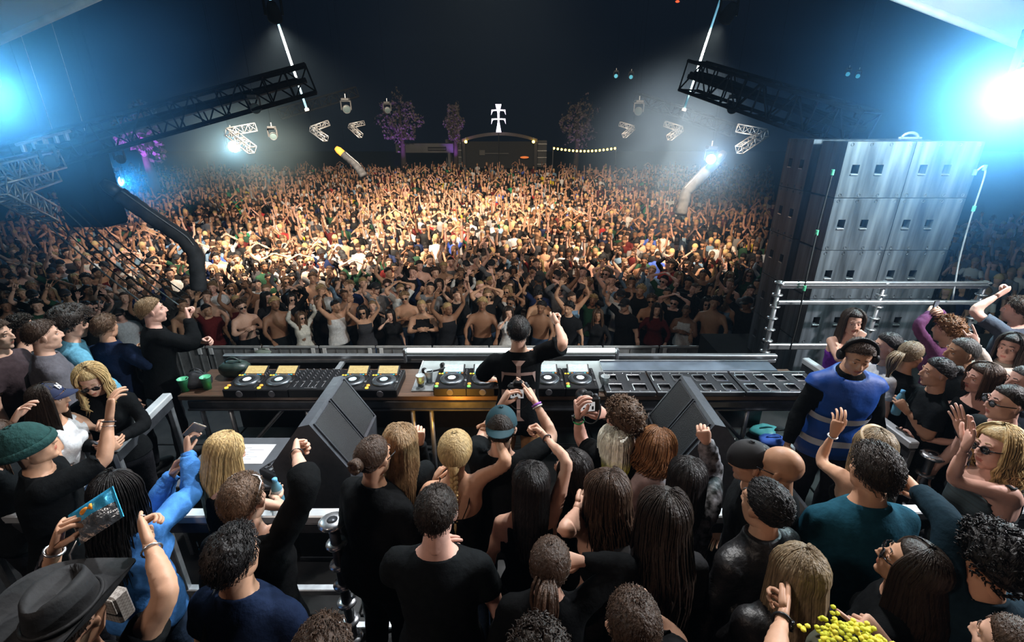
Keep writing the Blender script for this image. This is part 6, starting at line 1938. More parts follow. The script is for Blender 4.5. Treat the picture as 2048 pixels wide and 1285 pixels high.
    p(1922, 706, 'man with greying buzz cut and black t-shirt looking left', yaw=-76, hair=('buzz', 'grey'), top=TEE, top_mat=BLK, h=1.76, bulk=1.06, face=True, skin='olive')
    p(1962, 758, 'woman with brown bob in a black tank top, eyes on the stage', sex='f', yaw=-82, hair=('bob', 'brown', dict(length=.15, thick=.018)), top=TANK(1.41), top_mat=BLK, h=1.68, face=True, skin='pink', L=dict(w=(-.02, .36, 1.08), pole=(-.7, -.4, -.5), pose='pinch'), R=dict(w=(.10, .36, 1.06), pole=(.8, -.4, -.4), pose='relax'))
    p(2012, 806, 'man with grey buzz cut and glasses looking left at the right edge', yaw=-80, hair=('buzz', 'dark'), top=TEE, top_mat=BLK2, h=1.76, face=True, skin='pink', wear=[('glasses', GLF, gl_clear)], L=dict(p=(1925, 868, -.02), pole=(-.4, -.6, -.7), pose='open'))
    p(2020, 696, 'smiling woman with dark hair in beige, making a horn sign with raised hand', sex='f', yaw=-118, hair=('long', 'dark', dict(length=.3)), top=dict(LONG, neck=(1.50, .1, .1)), top_mat=BEIGE, h=1.70, face=True, skin='pink', R=dict(w=(-.02, .30, 1.36), pole=(.8, 0, -.5), pose='relax'), L=dict(p=(1952, 690, -.10), e=(1980, 748, -.08), pose='horns', pn=(.2, 1, .2), wpn=1))
    p(2034, 622, 'man in a slate blue t-shirt holding a straight arm out at the right edge', yaw=-28, hair=('short', 'brown'), top=TEE, top_mat=SLATE, h=1.80, skin='pink', L=dict(p=(1998, 590, .10), pole=(-.4, -.2, -.8), pose='fist'))
    p(2046, 765, 'older man half cut off by the right edge, behind the glasses man', yaw=-85, hair=('buzz', 'grey'), top=TEE, top_mat=SLATE, h=1.74, face=True, skin='pink')
    return S

CAST = [stage1(s) for s in person_specs()]
_res = run_jobs()
byl = {}
for P in CAST:
    build(P, _res[P.job]); put_person(P, P.sp['label']); byl[P.sp['label'].split()[0] + str(P.sp['px'][0])] = P
def who(px, py=None): return min(CAST, key=lambda P: abs(P.sp['px'][0] - px) + (abs(P.sp['px'][1] - py) if py else 0))
def hand_pt(P, side, along=.08, palm=.03):
    A = P.f.arms[side]; M = P.f.handM(side)
    l = (M @ np.array((0, along, -palm, 1)))[:3]
    return P.R @ l + P.loc
# straps, prints and other worn details
strap_on(who(88), [(-.10, .10, 1.30), (-.13, .0, 1.475), (-.08, -.135, 1.30), (.06, -.150, 1.05)], .022, BAGM)
strap_on(who(148), [(-.02, .13, 1.25), (-.12, .02, 1.47), (-.04, -.155, 1.33), (.12, -.150, 1.05)], .024, BAGM)
strap_on(who(472), [(-.08, .12, 1.3), (-.10, .0, 1.478), (-.09, -.138, 1.32), (-.09, -.140, 1.0)], .026, BAGM)
for s_ in (-1, 1):
    strap_on(who(912), [(s_ * .085, .085, 1.36), (s_ * .10, .01, 1.458), (s_ * .075, -.108, 1.36), (s_ * .03, -.128, 1.25)], .012, BLK)
# emblem on the DJ's back
def on_back(P, name, g, m, zc, scale, y=-.165):
    V, q, t, mq, mt = g.arr()
    V = V * scale + (0, 0, zc)
    bv, bq, bn, cl = P.surf
    tv = P.top.arr()[0]
    U = P.f.pose(V * (1, 0, 1) + (0, y, 0))
    for i, p in enumerate(U):
        d = np.hypot(tv[:, 0] - p[0], tv[:, 2] - p[2]); k = np.where((d < .05) & (tv[:, 1] < 0))[0]
        if len(k): 
            w = np.exp(-(d[k] / .02) ** 2) + 1e-9
            U[i, 1] = min((tv[k, 1] * w).sum() / w.sum(), tv[k[np.argsort(d[k])[:3]], 1].min() + .004) - .006
    g2 = G(); g2.add(U, q, t, mq)
    ob(name, g2, m, P.o)
def dense(poly):
    """flat printed shape cut into strips so that it follows the back"""
    g = G()
    if len(poly) == 14:
        zs = np.linspace(-1.5, 1.5, 15)
        w = np.interp(zs, [-1.5, -1.4, -1.2, -.4, .3, 1.1, 1.4, 1.5], [.30, .12, .08, .10, .13, .10, .12, .34])
        V = [(s * ww, 0, z) for z, ww in zip(zs, w) for s in (-1, 1)]
        q = [(2 * i, 2 * i + 1, 2 * i + 3, 2 * i + 2) for i in range(14)]
    else:
        up = poly[5:][::-1]; lo = poly[:5]
        xs = np.linspace(-.84, .84, 13)
        zl = np.interp(xs, [p[0] for p in lo], [p[1] for p in lo]); zu = np.interp(xs, sorted(p[0] for p in up), [p[1] for p in sorted(up)])
        V = [(x, 0, z) for x, a, b in zip(xs, zl, zu) for z in (a, b)]
        q = [(2 * i, 2 * i + 2, 2 * i + 3, 2 * i + 1) for i in range(12)]
    g.add(V, q); return g
PRNT = mat('salmon_grey_print', (.34, .23, .20), rough=.8)
for nm, poly in zip(('emblem_upright', 'emblem_upper_arm', 'emblem_lower_arm'), cross_polys()):
    on_back(who(1037), nm, dense(poly), PRNT, 1.20, .155)
# reflective stripes on the vest
def belt(P, name, z, m, src, h=.024):
    tv = src.arr()[0]; rows = []
    U0 = P.f.unpose(tv)
    a = np.linspace(0, 2 * PI, 40, endpoint=False)
    ang = np.arctan2(U0[:, 0], U0[:, 1]); rad = np.hypot(U0[:, 0], U0[:, 1])
    for dz in (-h, h):
        r = []
        for t in a:
            k = (np.abs(U0[:, 2] - z - dz) < .03) & (np.abs((ang - t + PI) % (2 * PI) - PI) < .25) & (rad < .3)
            r.append(rad[k].max() if k.any() else .17)
        r = np.array(r); r = (r + np.roll(r, 1) + np.roll(r, -1)) / 3 + .006
        rows.append(P.f.pose(np.stack([np.sin(a) * r, np.cos(a) * r, np.full(40, z + dz)], -1)))
    g = G(); g.add(np.array(rows).reshape(-1, 3), ringfaces(2, 40)); ob(name, g, m, P.o, smooth=True)
REFL = mat('reflective_grey', (.42, .43, .47), rough=.45, metal=.2)
_sec = who(1716, 714)
for z in (1.15, .96): belt(_sec, 'reflective_stripe', z, REFL, _sec.vest)
def text_geo(s, size, M, ext=.002, bold=.0):
    c = bpy.data.curves.new('txt', 'FONT'); c.body = s; c.size = size; c.extrude = ext; c.align_x = 'CENTER'; c.align_y = 'CENTER'; c.offset = bold
    o = bpy.data.objects.new('txt', c); COL.objects.link(o)
    dg = bpy.context.evaluated_depsgraph_get(); me = bpy.data.meshes.new_from_object(o.evaluated_get(dg)); bpy.data.objects.remove(o)
    me.transform(Matrix(M.tolist()))
    return me
def letters(P, name, s, size, M, m, bold=0.0):
    me = text_geo(s, size, M, bold=bold); me.materials.append(m); me.name = name; return obj(name, me, P.o)
# monogram on the navy cap (front of the dome), in head space
_cw = who(101)
for s_, dx, dz in (('N', .004, .004), ('Y', -.003, -.003)):
    R3 = rotm('Z', PI) @ rotm('X', math.radians(55)); M = np.eye(4); M[:3, :3] = R3; M[:3, 3] = scalp(np.array(0.0), np.array(math.radians(46)), np.array(.0165)) + (dx, 0, dz)
    letters(_cw, 'monogram', s_, .058, _cw.f.HM @ M, WBAND, .0015)
# dark print across the white t-shirt of the woman behind the security man
_wt = who(1772)
M = np.eye(4); M[:3, :3] = rotm('Z', PI) @ rotm('X', PI / 2 - .12); M[:3, 3] = _wt.f.pose(np.array([(0, .172, 1.30)]))[0]
letters(_wt, 'print', 'STAZ', .075, M, BLK2)
# tattoos as dark inked patches lifted a hair off the forearm
def tattoo(P, side, blobs, r0, seed=0):
    A = P.f.arms[side]; g = G(); rng = np.random.RandomState(seed)
    d = A['fd']; n = -nrm(A['pn'] - d * np.dot(A['pn'], d)); b = np.cross(d, n)
    for (t, ang, w, l) in blobs:
        r = np.interp(t, [0, .06, .14, .2], [.0285, .034, .0425, .0435]) * P.f.s * r0
        c = A['W'] - d * t
        th = np.linspace(-w, w, 6) + ang
        rows = [[c - d * dl + (n * math.cos(a) + b * math.sin(a)) * (r + .0012) for a in th + rng.uniform(-.1, .1)] for dl in np.linspace(-l, l, 4)]
        V = np.array(rows).reshape(-1, 3); g.add(V, [(i * 6 + j, i * 6 + j + 1, i * 6 + 6 + j + 1, i * 6 + 6 + j) for i in range(3) for j in range(5)])
    ob('tattoo', g, mat('tattoo_ink', (.035, .035, .045), rough=.55), P.o, smooth=True)
tattoo(who(146), 'L', [(.075, 0, .55, .02), (.10, .3, .35, .018), (.10, -.5, .2, .025), (.125, -.1, .2, .012), (.18, .3, .08, .006), (.19, -.1, .1, .006), (.17, -.4, .07, .008), (.2, .5, .1, .005)], 1.0, 2)
tattoo(who(1992), 'L', [(.05, 0, .9, .014), (.085, .5, .5, .016), (.09, -.7, .4, .016), (.125, 0, .8, .012)], .93, 4)
# ------------------------------------------------ things they hold
def dslr(label, p, yaw, pitch, hood=True):
    o = thing('camera', label, 'camera', p, 0); o.rotation_euler = (pitch, 0, yaw)
    g = G(); bx(g, (0, 0, 0), (.140, .055, .095), b=.012); bx(g, (0, .002, .058), (.060, .055, .034), b=.012); bx(g, (.055, .03, -.005), (.03, .03, .085), b=.01); ob('camera_body', g, BLACK_PLASTIC, o)
    g = G(); lathe(g, [(.036, 0), (.038, .03), (.036, .07), (.042, .085), (.042, .12), (.034, .12), (.030, .10), (0, .095)], 18, 0, (0, .028, 0), rotm('X', -PI / 2)); ob('lens', g, BLACK_METAL, o, smooth=True)
    g = G(); bx(g, (-.01, -.029, -.008), (.085, .004, .058), b=.001); s = ob('screen', g, mat('camera_screen', (.5, .5, .5), emit=(.55, .58, .6), estr=.55), o)
    g = G()
    for k in range(4): bx(g, (-.035 + .018 * k, -.0315, -.016 + .010 * (k % 3)), (.012, .001, .010 + .012 * (k % 2)))
    ob('picture', g, BLACK_PLASTIC, s)
    g = G(); lathe(g, [(.012, 0), (.012, .012), (0, .012)], 12, 0, (.045, 0, .047)); lathe(g, [(.010, 0), (.010, .010), (0, .010)], 12, 0, (-.045, 0, .047)); ob('dial', g, DARK_STEEL, o, smooth=True)
    g = G(); th = np.linspace(0, PI, 12); tube(g, np.stack([.07 * np.cos(th), -.02 - .05 * np.sin(th), -.10 * np.sin(th)], -1), .006, 5, sq=.4); ob('strap', g, RUBBER, o, smooth=True)
def mid(P): return (hand_pt(P, 'L', .07, .035) + hand_pt(P, 'R', .07, .035)) / 2
pc = who(1002); m_ = mid(pc); dslr('black camera held overhead by the photographer in the teal cap', m_ + (-.0, .02, .02), 0, math.radians(-12))
pc = who(1244); m_ = mid(pc); dslr('black camera held up by the curly-haired photographer', m_ + (0, .02, .02), math.radians(8), math.radians(-8))
def phone(label, p, rot, scr=False):
    o = thing('phone', label, 'phone', p); o.rotation_euler = rot
    g = G(); bx(g, (0, 0, 0), (.074, .009, .150), b=.004); ob('phone_body', g, SILVER if not scr else BLACK_PLASTIC, o)
    g = G(); bx(g, (0, -.0048, 0), (.068, .001, .142)); ob('screen', g, mat('phone_screen', (.1, .12, .15), rough=.1, emit=(.3, .4, .5), estr=.25 if scr else .05), o)
    g = G(); bx(g, (.018, .0055, .052), (.024, .003, .03), b=.001); ob('camera_bump', g, DARKGLASS, o)
P = who(243); phone('pale phone held up by the woman in the denim jacket', hand_pt(P, 'R', .10, .03) + (.01, .02, .03), (.5, .7, .5))
P = who(183); phone('black phone in the hands of the blonde woman looking down', (hand_pt(P, 'L', .08, .03) + hand_pt(P, 'R', .08, .03)) / 2 + (0, -.01, .02), (-.9, 0, 2.6), True)
P = who(1892); phone('phone filming above the curly auburn hair', mid(P) + (0, .0, .03), (0, 0, .4), True)
P = who(455); bottle('blue plastic water bottle held by the long blond woman', hand_pt(P, 'R', .07, .045) - (0, 0, .12))
P = who(1872); bottle('clear blue water bottle held by the woman with the bun', hand_pt(P, 'L', .07, .045) - (0, 0, .10))
q_ = at_z(400, 1085, DECK + .10); bottle('blue water bottle standing on the deck behind the pale railing', (q_[0], q_[1], DECK))
# snack packet in the hat wearer's hand
P = who(146); c_ = hand_pt(P, 'L', .10, .055) + (.06, .01, .03)
o = thing('snack_packet', 'blue and silver snack packet with an orange mark, held up beside the cowboy hat', 'packet', c_); o.rotation_euler = (math.radians(-35), math.radians(-32), math.radians(8))
n = 14; u = np.linspace(-1, 1, n); Xg, Zg = np.meshgrid(u, u)
bulge = .030 * np.sqrt(np.clip((1 - Xg ** 2) * (1 - Zg ** 2), 0, 1)) * (1 + .12 * np.sin(7 * Xg + 3 * Zg))
g = G()
for s_ in (-1, 1):
    V = np.stack([Xg * .105, s_ * bulge, Zg * .065], -1).reshape(-1, 3)
    q = np.array([(i * n + j, i * n + j + 1, (i + 1) * n + j + 1, (i + 1) * n + j) for i in range(n - 1) for j in range(n - 1)])
    mm = np.array([0 if i >= 7 else 1 for i in range(n - 1) for j in range(n - 1)])
    g.add(V, q if s_ < 0 else q[:, ::-1], None, mm)
ob('foil', g, [mat('blue_foil', (.05, .42, .75), rough=.3, metal=.3, scale=14, var=.25, bump=.4), mat('silver_foil', (.45, .50, .55), rough=.25, metal=.8, scale=30, var=.4, bump=.7)], o, smooth=True)
g = G()
for s_ in (-1, 1):
    g = G(); bx(g, (s_ * .108, 0, 0), (.012, .003, .128)); ob('crimped_edge', g, mat('blue_foil', (.05, .42, .75)), o)
g = G(); ball(g, (-.01, -.024, .032), (.024, .008, .013), 10, 7); prism(g, [(.010, .032), (.030, .044), (.030, .020)], -.031, -.024); ob('orange_mark', g, mat('orange_print', (.85, .30, .03), rough=.5), o, smooth=True)
# shoulder bag of the woman in denim
P = who(243); bp = P.R @ P.f.pose(np.array([(.05, -.215, 1.19)]))[0] + P.loc
o = thing('handbag', 'beige-grey chequered handbag with silver horseshoe clasp on a chain', 'handbag', bp, -P.yaw + math.radians(4))
BAGC = mat('chequered_canvas', (.30, .27, .24), rough=.7)
nt = BAGC.node_tree; ck = nt.nodes.new('ShaderNodeTexChecker'); tc = nt.nodes.new('ShaderNodeTexCoord'); mp = nt.nodes.new('ShaderNodeMapping'); mp.inputs['Rotation'].default_value = (0, math.radians(45), 0); mp.inputs['Location'].default_value = (.003, .011, .003)
ck.inputs['Scale'].default_value = 75; ck.inputs['Color1'].default_value = (.36, .33, .30, 1); ck.inputs['Color2'].default_value = (.23, .205, .185, 1)
nt.links.new(tc.outputs['Object'], mp.inputs['Vector']); nt.links.new(mp.outputs['Vector'], ck.inputs['Vector']); nt.links.new(ck.outputs['Color'], nt.nodes['Principled BSDF'].inputs['Base Color'])
g = G(); bx(g, (0, 0, 0), (.27, .075, .165), b=.012); ob('bag_body', g, BAGC, o)
g = G(); bx(g, (0, -.042, .040), (.272, .010, .09), b=.004); fl = ob('flap', g, BAGC, o)
g = G(); bx(g, (0, -.0405, -.012), (.26, .004, .014), b=.001); ob('flap_edge', g, BLACK_PLASTIC, fl)
g = G(); th = np.linspace(-.6, PI + .6, 16); tube(g, np.stack([.035 * np.cos(th), np.full(16, -.052), .0 + .035 * np.sin(th)], -1), .007, 8)
for s_ in (-1, 1): ball(g, (s_ * .030, -.054, -.022), .011, 8, 6)
ob('horseshoe_clasp', g, SILVER, o, smooth=True)
g = G(); tube(g, [(-.125, 0, .08), (-.17, .05, .20), (-.16, .15, .295), (-.10, .30, .24)], .006, 6); ob('chain_strap', g, SILVER, o, smooth=True)
# rings on the middle-finger hand
P = who(146); M = P.f.handM('R'); g = G()
for x, y in ((-.030, .105), (.010, .108)): 
    th = np.linspace(0, 2 * PI, 13); V = np.stack([x + .0115 * np.cos(th), np.full(13, y), -.006 + .0115 * np.sin(th)], -1); V = V @ M[:3, :3].T + M[:3, 3]; tube(g, V, .003, 6, cap=False)
ob('finger_ring', g, SILVER, P.o, smooth=True)
# ================================================================ THE AUDIENCE
def A_(w, pole=None, pose='relax', pn=None):
    d = dict(w=w, pose=pose)
    if pole is not None: d['pole'] = pole
    if pn is not None: d['pn'] = pn
    return d
def mir(a):
    d = dict(a); d['w'] = (-a['w'][0], *a['w'][1:])
    if 'pole' in a: d['pole'] = (-a['pole'][0], *a['pole'][1:])
    if 'pn' in a: d['pn'] = (-a['pn'][0], *a['pn'][1:])
    return d
UP = A_((.24, .16, 1.92), None, 'open'); FISTUP = A_((.22, .25, 1.88), None, 'fist'); POINT = A_((.20, .42, 1.72), (.6, -.2, -.8), 'point'); HORN = A_((.26, .2, 1.86), None, 'horns')
HEADH = A_((.10, .02, 1.76), (1, .2, .1), 'flat', (-.3, 0, -1)); CLAP = A_((.05, .30, 1.80), (.9, .1, -.4), 'flat', (-1, 0, 0)); PHONE = A_((.06, .36, 1.58), (.8, 0, -.6), 'grip', (-1, .2, 0)); MOUTH = A_((.09, .17, 1.52), (.8, .1, -.8), 'flat', (-.9, .2, 0)); RAIL = A_((.26, .40, 1.08), (.6, -.7, 0), 'grip', (0, 0, -1)); CHEST = A_((.06, .26, 1.24), (.8, -.2, -.6), 'relax')
ARMS = [('arms down', None, None), ('one fist raised', FISTUP, None), ('both arms raised', UP, mir(UP)), ('one arm pointing up', POINT, None), ('hands on the head', HEADH, mir(HEADH)), ('hands clapping overhead', CLAP, mir(CLAP)), ('hand at the mouth', MOUTH, None), ('hand raised open', UP, None), ('horn sign raised', HORN, None), ('hands leaning forward', RAIL, mir(RAIL)), ('arms at the chest', CHEST, mir(CHEST)), ('hands lifted up filming', PHONE, mir(PHONE))]
HAIRS_M = [('crop', 'short dark hair'), ('short', 'tousled hair'), ('curly', 'curly hair'), ('buzz', 'buzz-cut hair'), ('under', 'cap')]
HAIRS_F = [('long', 'long straight hair', dict(length=.36)), ('long', 'long wavy hair', dict(length=.36, wave=.02)), ('pony', 'a ponytail', dict(length=.3)), ('bob', 'a short bob', dict(length=.16)), ('bun', 'a hair bun')]
VAR = []
_r = np.random.RandomState(21)
for i in range(26):
    arm = ARMS[[0, 2, 1, 7, 3, 4, 9, 5, 10, 8, 6, 11, 0, 2, 1, 7, 9, 10, 0, 11, 3, 5, 1, 2, 8, 7][i]]
    fem = i % 3 == 1
    hs = (HAIRS_F if fem else HAIRS_M)[i % 5]
    tops = [('t-shirt', dict(sleeve=.6)), ('tank top', dict(sleeve=.1, neck=(1.42, .25, .15), wide=.125)), ('long sleeve', dict(sleeve=1.9)), ('t-shirt', dict(sleeve=.65)), ('t-shirt', dict(sleeve=.55))] 
    tp = tops[(i * 7) % 5]
    bare = (not fem) and i in (6, 17)
    sp = dict(sex='f' if fem else 'm', h=1.66 if fem else 1.78, lean=_r.uniform(0, 8), head=(_r.uniform(-18, 18), _r.uniform(-6, 6), _r.uniform(-8, 8)), xy=(0, 0), base=0, seed=i + 3, face=False, hair=(hs[0], 'dark', *(hs[2:] if len(hs) > 2 else ())), top=None if bare else tp[1], R=arm[1], L=arm[2], bulk=_r.uniform(.94, 1.12))
    sp = {k: v for k, v in sp.items() if v is not None or k in ('top',)}
    P = stage1(sp, .030, 2)
    P.info = (arm[0], 'bare chest' if bare else tp[0], hs[1]); VAR.append(P)
_res = run_jobs()
for P in VAR:
    build(P, _res[P.job], lo=True)
    cls_m = [skin(SK['fair']), mat('brow_dark', (.02, .015, .012)), mat('lips_fair', (.45, .16, .12)), EYE_WHITE, IRIS]
    P.me_body = P.body.mesh('crowd_person', cls_m)
    P.me_top = P.top.mesh('crowd_top', cloth((.02, .02, .02))) if P.top is not None else None
    P.me_legs = P.legs.mesh('crowd_trousers', cloth((.02, .02, .025)))
    P.me_hair = P.hair[0].mesh('crowd_hair', hairm(HAIRC['dark']), True, P.hair[1])
    P.extra = None
    if P.info[2] == 'cap':
        g = G(); cap_hat(g); g2 = G(); g2.merge(g, M=P.f.HM); P.extra = ('cap', g2.mesh('crowd_cap', CAPK))
    elif P.sp['seed'] % 4 == 0:
        g = G(); gl_dark(g); g2 = G(); g2.merge(g, M=P.f.HM); P.extra = ('sunglasses', g2.mesh('crowd_sunglasses', DARKGLASS))
TOPC = [('black', (.012, .012, .013)), ('black', (.012, .012, .013)), ('black', (.014, .014, .016)), ('charcoal', (.04, .04, .045)), ('white', (.60, .60, .60)), ('grey', (.20, .20, .21)), ('navy', (.012, .02, .06)), ('black', (.01, .01, .011)), ('grey', (.13, .13, .14)), ('dark-green', (.02, .06, .035)), ('sky-blue', (.16, .26, .38)), ('dark-red', (.09, .012, .012)), ('black', (.012, .012, .013)), ('white', (.55, .56, .58)), ('black', (.011, .011, .012)), ('black', (.012, .012, .013)), ('black', (.013, .013, .014))]
SKC = ['fair', 'tan', 'fair', 'pink', 'olive', 'tan', 'brown']
HRC = [('dark brown', 'dark'), ('black', 'black'), ('brown', 'brown'), ('black', 'black'), ('light brown', 'light'), ('blond', 'blond'), ('brown', 'mid')]
ORD = ['first', 'second', 'third', 'fourth', 'fifth', 'sixth', 'seventh', 'eighth', 'ninth', 'tenth', 'eleventh', 'twelfth', '13th', '14th', '15th', '16th', '17th', '18th', '19th', '20th', '21st', '22nd', '23rd', '24th', '25th', '26th', '27th', '28th', '29th', '30th', '31st', '32nd'] + ['%dth' % i for i in range(33, 60)]
_r = np.random.RandomState(5)
NEAR = 0; TAKEN = []
ROWN = ['at the barrier'] + [w + ' crowd row' for w in ('second', 'third', 'fourth', 'fifth', 'sixth', 'seventh', 'eighth', 'ninth', 'tenth', 'eleventh')]
LIMIT = 300 - len(CAST)
for r in range(11):
    Y = 8.60 + .58 * r
    zc = Y * math.cos(PITCH) + 3.2 * math.sin(PITCH)
    x0, x1 = -1.08 * zc, .535 * zc
    n = int((x1 - x0) / .555)
    for k in range(n):
        if NEAR >= LIMIT: break
        x = x0 + (k + .5 + (.22 if r % 2 else -.22) + _r.uniform(-.13, .13)) * (x1 - x0) / n
        y = Y + _r.uniform(-.13, .13)
        vi = _r.randint(len(VAR))
        if r == 0 and _r.rand() < .45: vi = [6, 16, 9, 17][_r.randint(4)] if _r.rand() < .7 else vi
        P = VAR[vi]
        tcn, tcc = TOPC[_r.randint(len(TOPC))]; sk = SKC[_r.randint(len(SKC))]; hn, hc = HRC[_r.randint(len(HRC))]
        if r == 0 and abs(x + 4.05) < .32: tcn, tcc = 'white', (.6, .58, .52)
        o = obj('person', P.me_body, None, (x, y, 0))
        yaw = math.atan2(-x, -(y - 3)) 
        o.rotation_euler = (0, 0, PI - math.atan2(x, y - 2.5) + _r.uniform(-.35, .35))
        sc = _r.uniform(.94, 1.05); o.scale = (sc, sc, sc)
        def slot(ob_, i, m):
            ob_.material_slots[i].link = 'OBJECT'; ob_.material_slots[i].material = m
        slot(o, 0, skin(SK[sk]))
        if P.me_top is not None: slot(obj('top', P.me_top, o), 0, cloth(tcc))
        slot(obj('trousers', P.me_legs, o), 0, JEANS if _r.rand() < .4 else BLK2)
        h = obj('hair', P.me_hair, o); slot(h, 0, hairm(HAIRC[hc]))
        ex = ''
        if P.extra:
            obj(P.extra[0], P.extra[1], o)
            ex = ' and black cap' if P.extra[0] == 'cap' else ' and sunglasses'
        hd = (hn + ' ' + P.info[2].replace('short dark', 'short').replace('a ', '')) if P.info[2] != 'cap' else hn + ' hair'
        top = 'bare-chested person' if P.me_top is None else 'person in %s %s' % (tcn, P.info[1])
        lab = '%s, %s, %s, %s from left' % (top, P.info[0], ROWN[r], ORD[k]) 
        tag(o, lab, 'person', 'audience at the front of the crowd')
        TAKEN.append((x, y)); NEAR += 1
    if NEAR < LIMIT: YL = Y
# everyone further back: past 300 people, one object; each figure is a posed low-detail body with torso, limbs, head, hair and hands
def simple_figure(arm, fem, hair, tier):
    """(V, Q, class) classes: 0 skin 1 top 2 trousers 3 hair"""
    k = 6 if tier == 2 else 5 if tier == 0 else 4
    parts = []
    def T(P, R, c, kk=k, sq=1.0):
        g = G(); tube(g, P, R, kk, cap=False, sq=sq); V, q, t, _, _2 = g.arr(); parts.append((V, q, c))
    w = 1.0 if not fem else .88
    T([(0, 0, .92), (0, 0, 1.12), (0, 0, 1.30), (0, 0, 1.42), (0, 0, 1.48)], np.array((.15, .135, .165, .165, .06)) * w, 1, 8 if tier != 1 else 6, .68)
    T([(0, 0, 1.44), (0, .01, 1.54)], [.055, .05], 0)
    g = G(); ball(g, (0, .02, 1.63), (.074, .090, .112), 8 if tier != 1 else 6, 6 if tier != 1 else 5); V, q, t, _, _2 = g.arr(); parts.append((V, np.concatenate([q, np.stack([t[:, 0], t[:, 1], t[:, 2], t[:, 2]], -1)]), 0))
    g = G(); ball(g, (0, .105, 1.615), (.013, .02, .02), 4, 3); V, q, t, _, _2 = g.arr()
    if tier != 1: parts.append((V, np.concatenate([q, np.stack([t[:, 0], t[:, 1], t[:, 2], t[:, 2]], -1)]), 0))
    th = np.arange(8) / 8 * 2 * PI
    rings = [[(.088 * math.sin(p) * math.cos(a) * (1 + .06 * math.sin(3 * a)), .005 + .102 * math.sin(p) * math.sin(a), 1.655 + .110 * math.cos(p) - (.04 * max(0, -math.sin(a)) if p > 1.2 else 0)) for a in th] for p in (.25, .8, 1.25, 1.55)]
    if hair: rings += [[(.085 * math.cos(a), min(.005 + .10 * math.sin(a), .045 if abs(math.cos(a)) > .3 else .0), z) for a in th] for z in (1.52, 1.36)]
    R = np.array(rings)
    V = np.concatenate([R.reshape(-1, 3), [(0, 0, 1.768)]]); q = ringfaces(len(R), 8); tt = np.array([(len(V) - 1, j, (j + 1) % 8, (j + 1) % 8) for j in range(8)])
    if hair:      # open at the face
        q = q[[i for i in range(len(q)) if not (i // 8 >= 3 and (i % 8) in (1, 2))]]
    parts.append((V, np.concatenate([q, tt]), 3))
    if tier == 2:
        for s in (-1, 1): T([(s * .09, 0, .95), (s * .10, .01, .5), (s * .11, 0, .05)], [.085, .06, .045], 2, 5)
    for sg, a in ((1, arm[1]), (-1, arm[2])):
        S = np.array((sg * .165 * w, 0, 1.40))
        if a is None: W = np.array((sg * .25, .08, .88)); pole = np.array((sg * .4, -1, 0))
        else: W = np.array(a['w']); pole = np.array(a.get('pole', (sg * .7, -.25, -.75)))
        d = W - S; L = np.linalg.norm(d); L2 = min(L, .535); d = d / L; W = S + d * L2
        x = L2 / 2; hh = math.sqrt(max(.27 ** 2 - x * x, 1e-5)); pp = nrm(pole - d * pole.dot(d)); E = S + d * x + pp * hh
        M1 = S + (E - S) * .62
        T([S * .8 + np.array((0, 0, .27)), S, M1], [.05, .058, .055], 1)
        fd = nrm(W - E)
        T([S + (E - S) * .4, E, (E * .6 + W * .4), W], [.044, .038, .038, .025], 0)
        T([W, W + fd * .05, W + fd * .09], [.026, .040, .034], 0, k, .45)
        sd = nrm(np.cross(fd, (0, 1, .1)))
        for f in range(4 if tier != 1 else 2):
            o_ = sd * ((f - (1.5 if tier != 1 else .5)) * (.020 if tier != 1 else .04))
            T([W + fd * .08 + o_, W + fd * .16 + o_ * 1.3], [.010 if tier != 1 else .016, .006], 0, 3)
        T([W + fd * .02, W + fd * .06 - sd * sg * .05], [.014, .008], 0, 3)
    V = np.concatenate([p[0] for p in parts]); off = np.cumsum([0] + [len(p[0]) for p in parts[:-1]])
    Q = np.concatenate([p[1] + o_ for p, o_ in zip(parts, off)]); C = np.concatenate([np.full(len(p[0]), p[2]) for p in parts])
    return V, Q, C
FARM = [0, 10, 0, 6, 0, 1, 0, 7, 0, 11, 0, 2, 10, 0, 3, 0, 8, 0, 5, 0, 4, 0, 1, 2]
FIG = {t: [simple_figure(ARMS[FARM[i]], i % 3 == 1, i % 3 == 1, t) for i in range(24)] for t in (0, 1, 2)}
pts = []
_r = np.random.RandomState(11)
y = YL + .55
while y < 47:
    zc = y * math.cos(PITCH) + 3.2 * math.sin(PITCH)
    left = max(-1.08 * zc, -.70 * zc - 6.5); right = .545 * zc
    step = .53 if y < 25 else .68
    xs = np.arange(left, right, step)
    fade = np.clip((47 - y) / 12, 0.25, 1)
    for x in xs:
        if _r.rand() > .94 * (fade if y > 35 else 1): continue
        if x > 3.0 and y < 8.0: continue
        pts.append((x + _r.uniform(-.2, .2), y + _r.uniform(-.24, .24)))
    y += .56 if y < 25 else .85
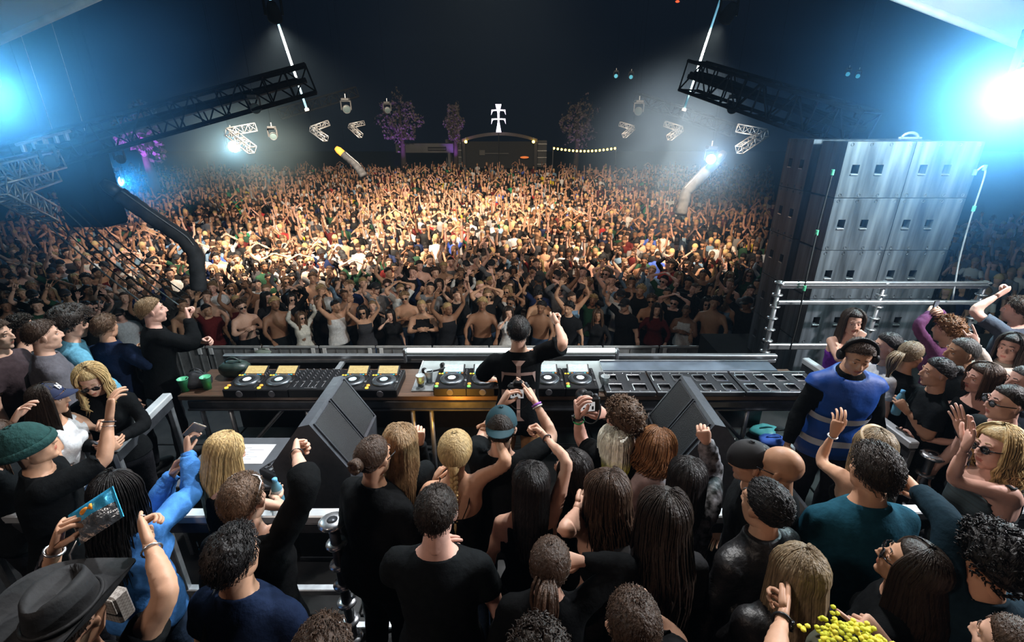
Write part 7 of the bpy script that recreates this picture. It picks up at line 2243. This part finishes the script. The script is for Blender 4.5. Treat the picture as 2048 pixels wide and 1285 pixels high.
for yy in np.arange(9.6, 19, .8):           # the wing on the right, past the speaker stack
    zc = yy * math.cos(PITCH) + 3.2 * math.sin(PITCH)
    for x in np.arange(max(9.0 if yy < 9.9 else .93 * zc, 7.5), 1.12 * zc, .62):
        if _r.rand() < .85: pts.append((x + _r.uniform(-.2, .2), yy + _r.uniform(-.2, .2)))
ALLV, ALLQ, ALLC = [], [], []; nv = 0
skl = [np.array(SK[s]) for s in SKC]; hrl = [np.array(HAIRC[h[1]]) for h in HRC]
bright = [np.array(c[1]) for c in TOPC] * 3 + [np.array(c) for c in ((.62, .60, .58), (.55, .45, .02), (.03, .25, .12), (.35, .03, .03), (.06, .12, .5), (.5, .5, .52))]
TK = np.array(TAKEN)
for (x, y) in pts:
    if y < 20 and (np.hypot(TK[:, 0] - x, TK[:, 1] - y) < .40).any(): continue
    if abs(x - at_y(276, 262, 26)[0]) < .5 and abs(y - 26) < .5: continue
    t = 2 if y < 12.5 or x > 7 and y < 17 else 0 if y < 18 else 1
    V, Q, C = FIG[t][_r.randint(24)]
    a = PI - math.atan2(x, y - 2.5) + _r.uniform(-.4, .4); s = _r.uniform(.93, 1.06)
    c_, s_ = math.cos(a) * s, math.sin(a) * s
    W = np.stack([V[:, 0] * c_ - V[:, 1] * s_ + x, V[:, 0] * s_ + V[:, 1] * c_ + y, V[:, 2] * s], -1)
    sk = skl[_r.randint(len(skl))]; tp = bright[_r.randint(len(bright))]
    if _r.rand() < .08: tp = sk
    pal = np.stack([sk, tp, np.array((.016, .017, .022)), hrl[_r.randint(len(hrl))]])
    ALLV.append(W); ALLQ.append(Q + nv); ALLC.append(pal[C]); nv += len(V)
g = G(); g.add(np.concatenate(ALLV), np.concatenate(ALLQ))
CM = mat('audience', (1, 1, 1), rough=.7, var=.06, scale=9, spec=.2, attr='tint')
tag(ob('crowd', g, CM, smooth=True, tint=np.concatenate(ALLC)), kind='stuff')
print('CROWD', len(pts), 'NEAR', NEAR, 'CAST', len(CAST))
